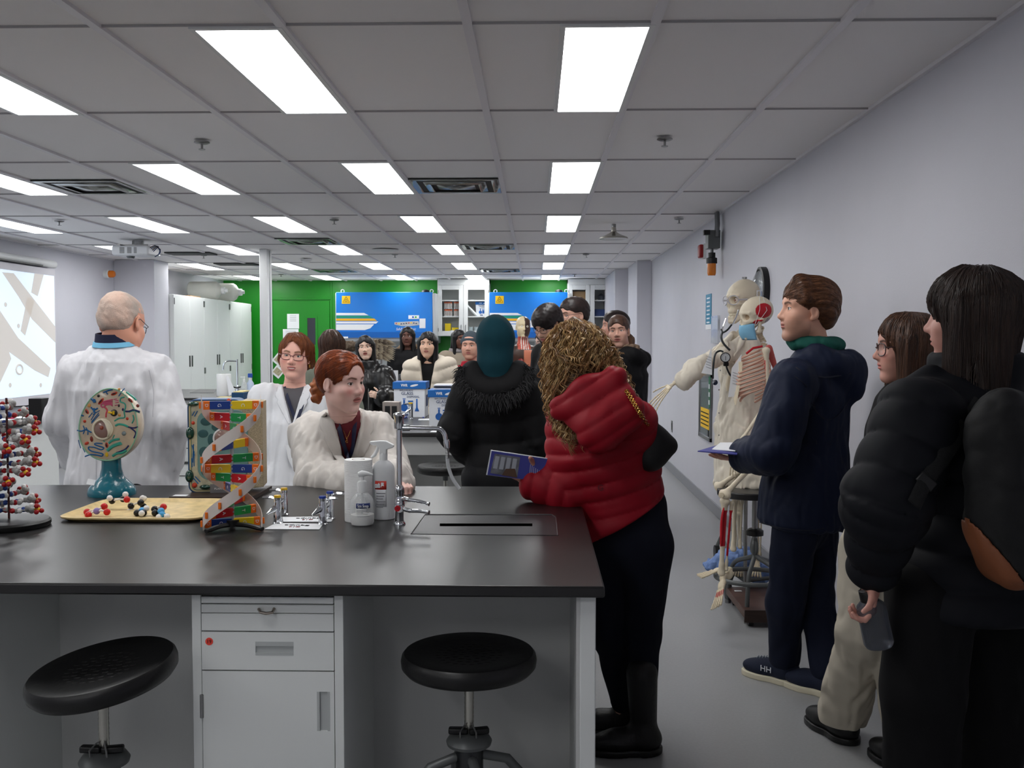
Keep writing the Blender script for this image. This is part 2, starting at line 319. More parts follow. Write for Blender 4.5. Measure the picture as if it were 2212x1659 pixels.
# biosafety cabinets
BLUE=mat('blue_panel',(0,122,216),.3); BLUE2=mat('blue_band',(0,100,190),.35); LG=mat('light_grey_metal',(190,194,196),.4)
YEL=mat('yellow_sign',(250,200,20),.5); WSTR=mat('white_stripe',(240,243,246),.4); GSTR=mat('green_stripe',(10,150,120),.4); YSTR=mat('amber_stripe',(245,185,30),.4)
def biosafe(x0,x1,lab,full):
    Y=16.55; a=P(x0,631,Y); b=P(x1,727,Y); W=b.x-a.x; zt=a.z; zb=b.z
    t=thing('biosafety_cabinet',lab,'biosafety cabinet',((a.x+b.x)/2,Y+.35,0),'wide blue biosafety cabinets')
    s=MB().box(a.x-.02,b.x+.0,Y+.06,BY-.02,1.48,zt-.01).box(a.x-.02,a.x+.04,Y+.06,BY-.02,.75,1.5).box(b.x-.04,b.x+.02,Y+.06,BY-.02,.75,1.5).box(a.x,b.x,BY-.1,BY-.02,.75,1.5).box(a.x-.02,b.x+.02,Y-.02,BY-.02,.7,.78)
    s.box(b.x,b.x+.06,Y+.02,BY-.02,1.45,zt-.02)
    s.build('body',LG,t,bevel=.01)
    g=MB()
    for x in(a.x+.05,b.x-.05):
        for y in(Y+.1,BY-.12): g.box(x-.03,x+.03,y-.03,y+.03,0,.7)
    g.build('stand',WHITE,t)
    pn=MB().add([(a.x,Y+.03,zt),(b.x,Y+.03,zt),(b.x,Y,zb),(a.x,Y,zb),(a.x,Y+.08,zt),(b.x,Y+.08,zt),(b.x,Y+.08,zb),(a.x,Y+.08,zb)],[(0,1,2,3),(4,7,6,5),(0,4,5,1),(3,2,6,7),(0,3,7,4),(1,5,6,2)]).build('front_panel',BLUE,t,bevel=.008)
    zz=P(x0,717,Y).z; B(a.x,b.x,Y-.004,Y+.01,zb-.02,zz).build('lower_band',BLUE2,t)
    MB().box(a.x+.05,b.x-.05,Y+.06,Y+.066,1.18,1.5).build('sash_window',GLS,t)
    MB().tube([Vector((a.x+.1,Y+.1,zt+.02))+Vector((.027*math.cos(k*PI/8),0,.027*math.sin(k*PI/8))) for k in range(17)],.007,8,cap=False).build('lifting_eye',WHITE,t)
    MB().tube([Vector((b.x-.02,Y+.1,zt+.02))+Vector((.027*math.cos(k*PI/8),0,.027*math.sin(k*PI/8))) for k in range(17)],.007,8,cap=False).build('lifting_eye',WHITE,t)
    MB().lathe([(.001,0),(.08,0),(.06,.05),(.001,.07)],(b.x-.14,Y+.25,zt-.01)).build('exhaust_knob',BLK,t)
    def q(px,py,dy=-.004): 
        v=P(px+x0-725,py,Y); 
        return v.x,v.z
    def strip(pts,m,nm):
        pts=[q(*p) for p in pts]; 
        def fy(z): return Y+.03*(z-zb)/(zt-zb)-.004
        MB().prism([(x,fy(z),z) for x,z in pts],(0,.003,0)).build(nm,m,t)
    strip([(726,676),(786,676),(796,681),(726,681)],WSTR,'stripe')
    strip([(726,682),(797,682),(806,687),(726,687)],GSTR,'stripe')
    strip([(726,688),(808,688),(814,693),(726,693)],YSTR,'stripe')
    strip([(726,694.5),(817,694.5),(812,699),(726,699)],WSTR,'stripe')
    strip([(726,700.5),(808,700.5),(800,709),(788,713),(726,713)],WSTR,'stripe')
    sg=None
    pts=[(738,639),(756,639),(756,656),(738,656)]
    pts=[q(*p) for p in pts]
    def fy(z): return Y+.03*(z-zb)/(zt-zb)-.006
    sg=MB().prism([(x,fy(z),z) for x,z in pts],(0,.004,0)).build('warning_sign',YEL,t)
    cx=(pts[0][0]+pts[1][0])/2; cz=(pts[0][1]+pts[2][1])/2; f2=fy(cz)-.001
    tr=MB(); 
    T=[Vector((cx,f2,cz+.055)),Vector((cx+.058,f2,cz-.045)),Vector((cx-.058,f2,cz-.045)),Vector((cx,f2,cz+.055))]
    for i in range(3): tr.tube([T[i],T[i+1]],.0028,6)
    for a2 in(90,210,330):
        c=Vector((cx+.011*math.cos(math.radians(a2)),f2,cz-.014+.011*math.sin(math.radians(a2))))
        tr.tube([c+Vector((.012*math.cos(math.radians(a2+u)),0,.012*math.sin(math.radians(a2+u)))) for u in range(-130,131,20)],.0028,5)
    tr.box(cx-.05,cx+.05,f2-.001,f2+.001,cz-.062,cz-.054)
    tr.build('biohazard_symbol',DKL,sg)
    if full:
        pts=[(852,696),(904,693.5),(906,702),(885,704.5),(868,704.5),(852,701)]; strip(pts,LG,'control_panel')
        for k in range(9):
            x,z=q(856+k*5.4,698.5+1.2*math.sin(k*.8)); B(x-.012,x+.012,Y-.006+.02*(z-zb)/(zt-zb),Y+.01,z-.008,z+.008).build('button',[mat('rb',(200,60,50)),YEL,mat('navy_button',(30,40,90)),mat('navy_button',(30,40,90)),BLK][k%5],t)
        strip([(882,681),(905,681),(905,689),(882,689)],WSTR,'sticker')
        for k in range(2):
            x,z=q(892+k*6,685); MB().lathe([(.001,-.004),(.016,-.004),(.016,.004)],(x,Y+.006,z),(0,1,0),n=10).build('sticker_dot',[mat('bd',(20,90,190)),mat('gd',(70,180,60))][k],t)
        strip([(906,688),(919,688),(919,709),(906,709)],PAPER,'paper_note')
        c=q(877,711); text('SafeFAST Classic',WSTR,t,(c[0],Y-.003,c[1]),.045,width=.34,shear=.25)
        strip([(906,722),(918,722),(918,731),(906,731)],WSTR,'label_plate')
    strip([(737,725),(752,725),(752,731),(737,731)],WSTR,'label_plate')
    return t
biosafe(725,934,'wide blue biosafety cabinet with striped front on left of the glass cabinet',True)
t=biosafe(1057,1226,'blue biosafety cabinet right of the glass cabinet, behind the torso model',False)
c=P(1152,692,16.54); B(c.x-.05,c.x+.03,16.535,16.55,c.z-.12,c.z).build('label_plate',WSTR,t)
# wall glass cabinets
ORGC=mat('orange_cap',(215,95,45),.5); CLR=mat('tube_plastic',(215,205,200),.3)
def glasscab(x0,x1,lab,shade):
    Y=16.92; a=P(x0,603,Y); b=P(x1,726,Y); zt=CZ; zb=b.z; m=(a.x+b.x)/2
    CM=CAB
    t=thing('glass_door_cabinet',lab,'cabinet',(m,Y+.2,zb),'glass door wall cabinets')
    s=MB().box(a.x,a.x+.02,Y,BY,zb,zt).box(b.x-.02,b.x,Y,BY,zb,zt).box(a.x,b.x,BY-.02,BY,zb,zt).box(a.x,b.x,Y,BY,zb,zb+.02).box(a.x,b.x,Y,BY,zt-.06,zt)
    z1=P(x0,615,Y).z; s.box(a.x,b.x,Y-.005,Y+.01,z1,zt); s.build('body',CM,t)
    Zs=[P(x0,649,Y).z,P(x0,684,Y).z]
    for z in Zs: B(a.x+.02,b.x-.02,Y+.04,BY-.02,z-.01,z+.01).build('shelf',WHITE,t)
    for k,(l,r) in enumerate(((a.x+.004,m-.003),(m+.003,b.x-.004))):
        st=.075; z0=zb+.004; zz=z1-.004
        f=MB().box(l,l+st,Y-.02,Y,z0,zz).box(r-st,r,Y-.02,Y,z0,zz).box(l+st,r-st,Y-.02,Y,z0,z0+.085).box(l+st,r-st,Y-.02,Y,zz-.085,zz)
        d=f.build('door',CM,t,bevel=.003); B(l+st,r-st,Y-.012,Y-.006,z0+.085,zz-.085).build('pane',GLS,d)
        hx=r-.035 if k==0 else l+.035
        MB().tube([(hx,Y-.02,zb+.07),(hx,Y-.05,zb+.08),(hx,Y-.05,zb+.18),(hx,Y-.02,zb+.19)],.006).build('handle',STEEL,d)
        e=l+.01 if k==0 else r-.01
        for z in(zb+.08,zz-.15): B(e-.006,e+.006,Y-.024,Y-.018,z,z+.06).build('hinge',STEEL,d)
    return a,b,Y,zb,Zs,m
a,b,Y,zb,Zs,m=glasscab(945,1057,'white wall cabinet with glass doors, between the two blue cabinets',0)
k=0
for sh,(z,n) in enumerate(((Zs[1]+.02,2),)):
    for r_ in range(2):
        for q in range(2):
            x=a.x+.1+q*.17; zz=z+r_*.13; t=thing('tube_rack','rack of orange capped sample tubes behind glass door, %s %s'%(['lower','upper'][r_],['left','right'][q]),'tube rack',(x+.07,Y+.15,zz-.01),'tube racks in the glass cabinet')
            B(x,x+.15,Y+.1,Y+.25,zz-.01,zz+.0).build('base',WHITE,t); B(x,x+.15,Y+.1,Y+.25,zz+.05,zz+.055).build('tray',WHITE,t)
            for u in range(5): MB().cyl((x+.018+u*.028,Y+.11,zz),(x+.018+u*.028,Y+.11,zz+.085),.011,n=8).build('tube',CLR,t); MB().cyl((x+.018+u*.028,Y+.11,zz+.085),(x+.018+u*.028,Y+.11,zz+.108),.0125,n=8).build('cap',ORGC,t)
z=zb+.03
YP=mat('yellow_plastic',(235,205,20),.4)
MB().box(a.x+.12,a.x+.22,Y+.08,Y+.2,z,z+.19).single('sharps_container',YP,'tall yellow sharps container on lowest shelf of glass cabinet','container')
MB().box(a.x+.24,a.x+.36,Y+.1,Y+.2,z,z+.12).single('sharps_container',YP,'short yellow sharps container beside the tall one in glass cabinet','container')
MB().cyl((a.x+.27,Y+.04,z),(a.x+.27,Y+.04,z+.07),.06).single('white_tub',WHITE,'round white tub in front of the yellow containers','tub')
def vwrbox(c,w,d,h,rz,lab,lid,front=True,detail=1):
    """glass disposal box; c = centre of the base"""
    R=Matrix.Rotation(rz,3,'Z'); c=Vector(c); t=thing('glass_disposal_box',lab,'cardboard box',c,None)
    BX=mat('box_white',(228,232,238),.6); BB=mat('box_blue',(25,105,185),.55)
    def pt(x,y,z): return c+R@Vector((x,y,z))
    s=MB(); s.M=Matrix.Translation(c)@R.to_4x4(); s.box(-w/2,w/2,-d/2,d/2,0,h*.95); s.build('carton',BX,t,bevel=.003)
    lh=h*.19; s=MB(); s.M=Matrix.Translation(c)@R.to_4x4(); g=.008
    s.box(-w/2-g,w/2+g,-d/2-g,-d/2,h-lh,h).box(-w/2-g,w/2+g,d/2,d/2+g,h-lh,h).box(-w/2-g,-w/2,-d/2,d/2,h-lh,h).box(w/2,w/2+g,-d/2,d/2,h-lh,h)
    s.box(-w/2,w/2,-d/2,-d/4,h-.006,h).box(-w/2,w/2,d/4,d/2,h-.006,h).box(-w/2,-w/4,-d/4,d/4,h-.006,h).box(w/4,w/2,-d/4,d/4,h-.006,h)
    L=s.build('lid',BB,t)
    s=MB(); s.M=Matrix.Translation(c)@R.to_4x4(); s.box(-w/4,w/4,-d/4,d/4,h-.01,h-.007); s.build('opening',PAPER,t)
    r=R@Vector((1,0,0)); yf=-d/2-.0015; u=(0,0,1)
    text('VWR',WSTR,L,pt(-.16*w,-d/2-g-.001,h-lh*.5),.022*h/.3,right=r,width=w*.22,bold=.001)
    s=MB(); s.M=Matrix.Translation(c)@R.to_4x4(); s.prism([(w*.16+w*.13*math.cos(k*.4),-d/2-g-.001,h-lh*.5+.008*math.sin(k*.4)+.006*math.cos(k*.4)) for k in range(16)],(0,.001,0)); s.build('logo_swoosh',WSTR,L)
    NB=mat('print_navy',(45,65,110),.6)
    text('BROKEN',NB,t,pt(-w*.1,yf,h*.765),.010,right=r,width=w*.42)
    text('GLASS',NB,t,pt(-w*.07,yf,h*.68),.026*h/.3,right=r,width=w*.38)
    text('DISPOSAL',NB,t,pt(w*.12,yf,h*.585),.017*h/.3,right=r,width=w*.4)
    s=MB(); s.M=Matrix.Translation(c)@R.to_4x4(); q=w/.3; zz=h*.28
    s.prism([(-w*.17+.036*q*math.cos(a)*1,yf,zz+.036*q*math.sin(a)) for a in [(-1.25+6.283*.0+ (2*PI-.7)*k/16+1.57+.35) for k in range(17)]],(0,.001,0))
    s.box(-w*.17-.009*q,-w*.17+.009*q,yf,yf+.001,zz+.03*q,zz+.075*q).box(-w*.17-.014*q,-w*.17+.014*q,yf,yf+.001,zz+.08*q,zz+.088*q)
    s.prism([(-.012*q,yf,zz-.03*q),(.035*q,yf,zz-.03*q),(.035*q,yf,zz+.05*q),(.02*q,yf,zz+.04*q),(.005*q,yf,zz+.05*q),(-.012*q,yf,zz+.04*q)],(0,.001,0)); s.box(-.014*q,.037*q,yf,yf+.001,zz+.055*q,zz+.068*q)
    s.prism([(.05*q,yf,zz-.035*q),(.095*q,yf,zz-.035*q),(.08*q,yf,zz),(.078*q,yf,zz+.085*q),(.066*q,yf,zz+.085*q),(.064*q,yf,zz)],(0,.001,0))
    s.build('flask_print',mat('print_blue',(30,95,175),.6),t)
    text('VWR',NB,t,pt(-w*.1,yf,h*.07),.018,right=r,width=w*.22,bold=.002)
    s=MB(); s.M=Matrix.Translation(c)@R.to_4x4(); s.box(w/2+.0005,w/2+.0015,-d*.2,d*.25,h*.3,h*.62); s.build('side_print',NB,t)
    return t
vwrbox((b.x-.12,Y+.2,Zs[1]+.01),.24,.16,.25,0,'small glass disposal box behind the glass door of wall cabinet','lid')
for q in range(3):
    MB().cyl((m+.12+q*.1,Y+.12,z),(m+.12+q*.1,Y+.12,z+.13),.042,n=14).single('beaker',mat('beaker_glass',(200,215,220),.1,alpha=.6),'clear beaker on lowest shelf of glass cabinet, %s of three'%['left','middle','right'][q],'beaker','beakers in the glass cabinet')
s=MB(); s.tube([(m+.05,Y+.1,Zs[0]-.08),(m+.22,Y+.1,Zs[1]+.03)],.022,4); s.single('white_rod',WHITE,'white rod leaning behind the right glass door','rod')
a,b,Y,zb,Zs,m=glasscab(1227,1322,'white wall cabinet with dark glass doors, at the right end of the green wall',1)
B(a.x+.08,a.x+.38,Y+.08,Y+.3,Zs[0]+.01,Zs[0]+.16).single('cardboard_box',mat('cardboard',(170,140,105),.8),'brown cardboard box on top shelf of the right glass cabinet','box')
B(m+.08,m+.3,Y+.06,Y+.25,Zs[1]+.01,Zs[1]+.13).single('storage_bin',mat('bin_blue',(35,60,110),.5),'dark blue bin on middle shelf of the right glass cabinet','bin')
MB().lathe([(.04,0),(.05,.1),(.045,.1)],(m+.345,Y+.08,Zs[1]+.01)).single('white_cup',WHITE,'white cup beside the blue bin in the right glass cabinet','cup')
MB().lathe([(.05,0),(.06,.07),(.03,.1),(.001,.12)],(m+.2,Y+.15,Zs[0]+.01)).single('dark_bag',mat('dark_bag',(70,75,85),.5),'dark soft bag on top shelf of the right glass cabinet','bag')
# back counter below the wall cabinets
t=thing('back_counter','grey base counter along green wall under glass cabinet','counter',(-1.26,17.1,0)); B(-1.7,-.85,16.8,BY-.002,0,.88).build('base',CAB,t); B(-1.72,-.83,16.76,BY-.001,.88,.91).build('worktop',BLACKTOP,t)
t=thing('back_counter','grey base counter under the right glass cabinet','counter',(.85,17.1,0)); B(.58,1.18,16.8,BY-.002,0,.88).build('base',CAB,t); B(.57,1.188,16.76,BY-.001,.88,.91).build('worktop',BLACKTOP,t)
# projection screen
t=thing('projection_screen','wide pull down projection screen on left wall showing a micrograph','projection screen',(LX+.08,9.6,.8))
sx=LX+.09; rt=PX(120,592,sx); y1=rt.y; y0=7.9; zt=rt.z+.05; zb=PX(120,868,sx).z
B(sx-.012,sx-.006,y0,y1,zb,zt).build('screen_fabric',mat('screen_white',(216,214,220),.6),t)
MB().cyl((sx-.03,y0-.05,zt+.06),(sx-.03,y1+.02,zt+.06),.045).build('housing',WHITE,t)
B(sx-.02,sx+.02,y0,PX(90,583,sx).y,zt+.015,zt+.03).build('bottom_bar',BLK,t)
B(sx-.006,sx-.004,y0+.05,y1-.03,zb+.1,zt-.05*1.5).build('picture',mat('projected_light',(212,226,242),.6,emit=.55),t)
G1=mat('projected_grey',(186,182,178),.6,emit=.5)
def scr(pts,nm='picture_band'):
    q=[]
    for px,py in pts:
        v=PX(px,py,sx); q.append((sx-.004,min(max(v.y,y0+.05),y1-.03),min(max(v.z,zb+.1),zt-.075)))
    MB().prism(q,(.002,0,0)).build(nm,G1,t)
scr([(5,588),(30,590),(120,705),(120,740),(70,690),(40,640)])
scr([(-40,620),(-20,640),(40,730),(110,795),(105,815),(75,800),(20,760),(-40,690)])
scr([(-40,690),(20,760),(25,775),(-10,850),(-40,850)])
scr([(60,640),(75,650),(55,725),(45,715)])
scr([(75,590),(95,592),(82,640),(68,632)])
rr=[];
c=PX(42,798,sx)
MB().tube([(sx-.003,c.y+.055*math.cos(a*.4488)*1.2,c.z+.05*math.sin(a*.4488)) for a in range(15)],.012,6).build('picture_ring',G1,t)
for px,py in((12,658),(40,704),(88,832),(22,832)):
    c=PX(px,py,sx); MB().sph(c,(.002,.03,.025)).build('picture_dot',G1,t)
# projector
c=PZ(298,520,CZ); t=thing('projector','white ceiling projector on bracket with blue cables','projector',c)
x,y=c.x,c.y
MB().cyl((x,y,CZ),(x,y,CZ-.04),.06).box(x-.18,x+.12,y-.03,y+.03,CZ-.055,CZ-.04).box(x-.18,x-.15,y-.1,y+.1,CZ-.06,CZ-.045).build('bracket',STEEL,t)
pb=B(x-.22,x+.17,y-.16,y+.16,CZ-.165,CZ-.065).build('housing',mat('projector_white',(215,217,220),.4),t,bevel=.02)
for k,(a,w) in enumerate(((-.13,.05),(-.05,.045),(.02,.03))):
    g=MB(); [g.box(x+a,x+a+w,y-.163,y-.159,CZ-.145+j*.011,CZ-.139+j*.011) for j in range(6)]; g.build('vent_grille',GRY,pb)
MB().lathe([(.001,.0),(.035,0),(.045,.02),(.05,.03)],(x-.08,y,CZ-.185)).build('lens_ring',GRY,t)
for k in range(4):
    MB().tube([(x+.15,y-.1+.03*k,CZ-.09-.015*k),(x+.22,y-.1+.03*k,CZ-.06),(x+.27,y-.08,CZ-.1-.01*k),(x+.24,y-.05,CZ-.15),(x+.18,y,CZ-.17)],.005,6).build('cable',mat('blue_cable',(30,60,110),.5) if k%2 else BLK,t)
# strobe left
c=PX(226,592,LX); t=thing('warning_strobe','round orange strobe lamp on white base on left wall','warning light',c)
MB().lathe([(.001,0),(.055,0),(.055,.05),(.045,.06)],c,(1,0,0)).build('base',WHITE,t); MB().lathe([(.045,.05),(.045,.11),(.035,.13),(.001,.135)],c,(1,0,0)).build('lens',mat('amber_lens',(225,120,20),.25),t)
# right wall devices
k=8.15
t=thing('warning_beacon','grey junction box with conduits and amber beacon high on right wall','warning light',(WX,8.2,2.1))
B(WX-.13,WX-.03,8.12,8.26,P(1545,538,8.2).z,P(1545,499,8.2).z).build('junction_box',GRY,t,bevel=.004)
zb_=P(1545,538,8.2).z; zt_=P(1545,499,8.2).z
CT=mat('conduit_grey',(120,122,124),.4,m=.5)
for q in range(2): MB().tube([(WX-.05,8.2-.05*q,CZ),(WX-.05,8.18-.06*q,zt_+.05),(WX-.055,8.17-.06*q,zt_-.0),(WX-.06,8.15-.05*q,zt_-.06)],.016,10).build('conduit',CT,t)
cx=WX-.085; MB().cyl((cx,8.2,zb_),(cx,8.2,zb_-.05),.014).build('stem',CT,t)
MB().lathe([(.001,0),(.03,0),(.03,-.04),(.045,-.045),(.045,-.09),(.001,-.09)],(cx,8.2,zb_-.03)).build('collar',BLK,t)
MB().lathe([(.036,-.09),(.036,-.17),(.03,-.19),(.001,-.192)],(cx,8.2,zb_-.03)).build('lens',mat('amber_beacon',(214,120,8),.25,coat=.5),t)
MB().cbox((WX-.14,8.14,zt_-.02),(.05,.05,.04)).build('knob',BLK,t)
c=PX(1523,543,WX); t=thing('fire_alarm_strobe','red and white fire alarm strobe on right wall beside beacon','fire alarm',c)
MB().cbox(c-Vector((.012,0,0)),(.024,.13,.13)).build('plate',WHITE,t); MB().cbox(c-Vector((.04,0,0)),(.04,.11,.12)).build('cover',mat('alarm_red',(150,25,30),.4),t,bevel=.012)
# clock
c=PX(1652,626,WX); t=thing('wall_clock','round black rimmed wall clock with domed glass on right wall','clock',c-Vector((0,0,.16)))
MB().lathe([(.001,0),(.155,0),(.155,.04),(.138,.045),(.138,.02),(.001,.02)],c,(-1,0,0),n=48).build('case',BLK,t)
MB().lathe([(.001,.021),(.137,.021)],c,(-1,0,0),n=40).build('dial',PAPER,t)
MB().lathe([(.137,.03),(.12,.055),(.08,.075),(.04,.085),(.001,.088)],c,(-1,0,0),n=40).build('glass_dome',mat('dome_glass',(235,240,245),.03,trans=.6,alpha=.45),t)
s=MB(); s.cbox(c+Vector((-.026,.03,.02)),(.003,.09,.008),Matrix.Rotation(.5,3,'X')); s.cbox(c+Vector((-.026,0,.045)),(.003,.006,.09)); s.build('hands',BLK,t)
for k in range(12):
    a=k*PI/6; v=c+Vector((-.024,.115*math.sin(a),.115*math.cos(a))); text(str(12 if k==0 else k),INK,t,v,.016,right=(0,-1,0),name='numeral')
# teal sign
a=PX(1526,637,WX);b=PX(1537,700,WX); t=thing('wall_sign','narrow teal vertical sign on right wall','sign',(WX,(a.y+b.y)/2,b.z-.03)); B(WX-.006,WX,b.y,a.y,b.z,a.z).build('panel',mat('teal_sign',(15,130,165),.4),t); B(WX-.005,WX,b.y,a.y,b.z-.045,b.z).build('footer',PAPER,t)
for k in range(7): 
    z=a.z-.03-.036*k; B(WX-.0075,WX-.006,b.y+.06,a.y-.06,z-.013,z).build('white_mark',WSTR,t)
a=PX(1541,683,WX);b=PX(1555,742,WX); t=thing('document_holder','clear plastic document holder on right wall behind skeleton','document holder',(WX,(a.y+b.y)/2,b.z)); MB().box(WX-.02,WX-.018,b.y,a.y,b.z,a.z).box(WX-.02,WX,b.y,b.y+.003,b.z,a.z).box(WX-.02,WX,a.y-.003,a.y,b.z,a.z).build('pocket',mat('clear_plastic',(235,240,245),.1,alpha=.35),t); B(WX-.014,WX-.012,b.y+.02,a.y-.02,b.z+.12,a.z-.02).build('sheet',PAPER,t)
# fire extinguisher cabinet
a=PX(1514,808,WX);b=PX(1537,955,WX); t=thing('extinguisher_cabinet','steel framed fire extinguisher cabinet on right wall behind lab coat','extinguisher cabinet',(WX,(a.y+b.y)/2,b.z))
y0,y1,z0,z1=b.y-.02,a.y,b.z,a.z+.02
MB().box(WX-.02,WX,y0,y0+.035,z0,z1).box(WX-.02,WX,y1-.035,y1,z0,z1).box(WX-.02,WX,y0,y1,z0,z0+.035).box(WX-.02,WX,y0,y1,z1-.035,z1).build('frame',STEEL,t,bevel=.003)
B(WX-.003,WX,y0,y1,z0,z1).build('back',mat('cab_dark',(48,52,55),.25),t); B(WX-.012,WX-.009,y0+.035,y1-.035,z0,z1-.02).build('door_glass',mat('cab_glass',(170,180,185),.05,alpha=.35),t)
B(WX-.016,WX-.012,y0+.07,y1-.1,z0+.1,z0+.28).build('yellow_label',YEL,t); B(WX-.018,WX-.014,y0+.08,y0+.13,z0+.04,z0+.1).build('latch',BLK,t)
for q in range(4): B(WX-.0175,WX-.016,y0+.09,y1-.12,z0+.13+.035*q,z0+.14+.035*q).build('label_text',DKL,t)
B(WX-.024,WX-.02,y0-.02,y0+.06,z0+.3,z1-.02).build('green_sticker',mat('safety_green',(15,100,65),.4),t)
for q in range(3): B(WX-.026,WX-.024,y0-.005,y0+.045,z0+.33+.07*q,z0+.37+.07*q).build('sticker_mark',WSTR,t)
c=PX(1452,921,WX); t=thing('wall_outlet','small steel wall outlet low on right wall','outlet',c); MB().cbox(c-Vector((.003,0,0)),(.006,.09,.13)).build('plate',STEEL,t); MB().cbox(c-Vector((.007,0,0)),(.003,.03,.08)).build('socket',BLK,t)
# ================================================================ benches
def bench_top(name_parent,x0,x1,y0,y1):
    return B(x0,x1,y0,y1,.882,.91).build('worktop',BLACKTOP,name_parent,bevel=.005)
t=thing('lab_bench','long black topped lab bench nearest to the camera','lab bench',(-1.5,3.1,0))
bench_top(t,-3.6,.166,2.318,3.92)
B(-3.6,.1,2.8,3.5,.0,.882).build('base_panel',mat('panel_grey',(200,201,200),.5),t)
s=B(.108,.147,2.36,2.8,0,.882).build('end_panel',CAB,t,bevel=.003)
B(.0995,.108,2.362,2.8,0,.882).build('end_panel',mat('panel_grey',(200,201,200),.5),t)
B(.1,.147,2.8,3.88,0,.882).build('end_panel',CAB,t)
# grooves at the sink cut-out cover
a=P(885,1153,2.9); 
def bt(px,py): return PZ(px,py,.91)
cv=[bt(888,1154),bt(918,1112),bt(1192,1112),bt(1201,1118),bt(1205,1157)]
s=MB().tube([p+Vector((0,0,.0004)) for p in cv],.0022,6); s.build('cover_groove',mat('groove_light',(70,70,72),.3),t)
cvp=[bt(890,1154),bt(920,1114),bt(1190,1114),bt(1199,1120),bt(1203,1157)]
MB().prism([p+Vector((0,0,.0002)) for p in cvp],(0,0,.0012)).build('sink_cover',mat('cover_slate',(40,40,42),.4,bump=.05,bs=400),t)
sl=[bt(950,1132),bt(1150,1132),bt(1150,1137.5),bt(950,1137.5)]
MB().prism([p+Vector((0,0,.0014)) for p in sl],(0,0,.0006)).build('cover_slot',mat('slot_black',(2,2,2),1,spec=0),t)
# drawer cabinet
def lab_cabinet(x0,x1,lab,sticker):
    Y=2.36; t=thing('drawer_cabinet',lab,'cabinet',((x0+x1)/2,2.6,0),'white base cabinets under the bench')
    st=.0225
    B(x0,x1,Y+.012,2.8,0,.881).build('body',CAB,t); MB().box(x0,x0+st,Y-.0,Y+.012,0,.881).box(x1-st,x1,Y,Y+.012,0,.881).build('stile',CAB,t,bevel=.0015)
    B(x0+st,x1-st,Y+.008,Y+.012,0.05,.881).build('gap_liner',DKL,t)
    zf=lambda py: P(1100,py,Y).z
    f=lambda a,b,n: B(x0+st+.0015,x1-st-.0015,Y,Y+.011,zf(b),zf(a)).build(n,CAB,t,bevel=.0015)
    f(1293,1307.5,'top_rail'); pb=f(1310,1328,'pull_out_board'); f(1329.5,1367.5,'panel')
    dr=None
    xm=(x0+x1)/2
    def recess(name,zt,zb,px0,px1,pz0,pz1,vert):
        a0,a1=x0+st+.0015,x1-st-.0015
        d=MB().box(a0,px0,Y,Y+.011,zb,zt).box(px1,a1,Y,Y+.011,zb,zt).box(px0,px1,Y,Y+.011,pz1,zt).box(px0,px1,Y,Y+.011,zb,pz0).build(name,CAB,t)
        h=MB()
        if vert: 
            w=(px1-px0)/4; h.box(px0,px0+w*.8,Y-.0005,Y+.011,pz0,pz1).box(px1-w*.8,px1,Y-.0005,Y+.011,pz0,pz1); h.box(px0,px1,Y+.005,Y+.0078,pz0,pz1)
        else:
            w=(pz1-pz0)/4; h.box(px0,px1,Y-.0005,Y+.011,pz1-w*1.3,pz1).box(px0,px1,Y-.0005,Y+.011,pz0,pz0+w*.8); h.box(px0,px1,Y+.005,Y+.0078,pz0,pz1)
        h.build('recessed_pull',mat('pull_grey',(178,182,182),.4),d); return d
    c=x0-P(415,1400,Y).x
    dr=recess('drawer',zf(1370),zf(1452),P(535,1,Y).x+c,P(620,1,Y).x+c,zf(1420),zf(1390),False)
    dd=recess('door',zf(1455),.1,P(671,1,Y).x+c,P(700,1,Y).x+c,zf(1583),zf(1498),True)
    B(x0+.02,x1-.02,Y+.05,2.8,0,.09).build('toe_kick',BLK,t)
    hx=x0+.0225; MB().cyl((hx,Y-.002,zf(1556)),(hx,Y-.002,zf(1506)),.0045,n=10).box(hx-.001,hx+.004,Y-.003,Y,zf(1556),zf(1506)).build('hinge',STEEL,dd)
    q=[P(559,1316,Y-.002),P(563,1323,Y-.018),P(575,1325,Y-.02),P(588,1323,Y-.018),P(592,1315,Y-.002)]
    MB().tube([v+Vector((c,0,0)) for v in q],[.004,.0035,.004,.0035,.004],8).build('handle',mat('nickel',(160,150,140),.3,m=1),pb)
    if sticker:
        v=P(452,1385.5,Y); MB().cyl(v+Vector((0,-.0012,0)),v,.0095,n=24).build('sticker',mat('sticker_red',(240,75,60),.6),dr)
        text('19',mat('pen_dark',(90,20,20),.6),dr,v-Vector((0,.0016,0)),.009,name='number')
    return t
lab_cabinet(P(415,1400,2.36).x,P(742,1400,2.36).x,'white cabinet with drawer and red number sticker under the near bench',True)
lab_cabinet(-1.77,-1.4,'white cabinet at left edge under the near bench',False)
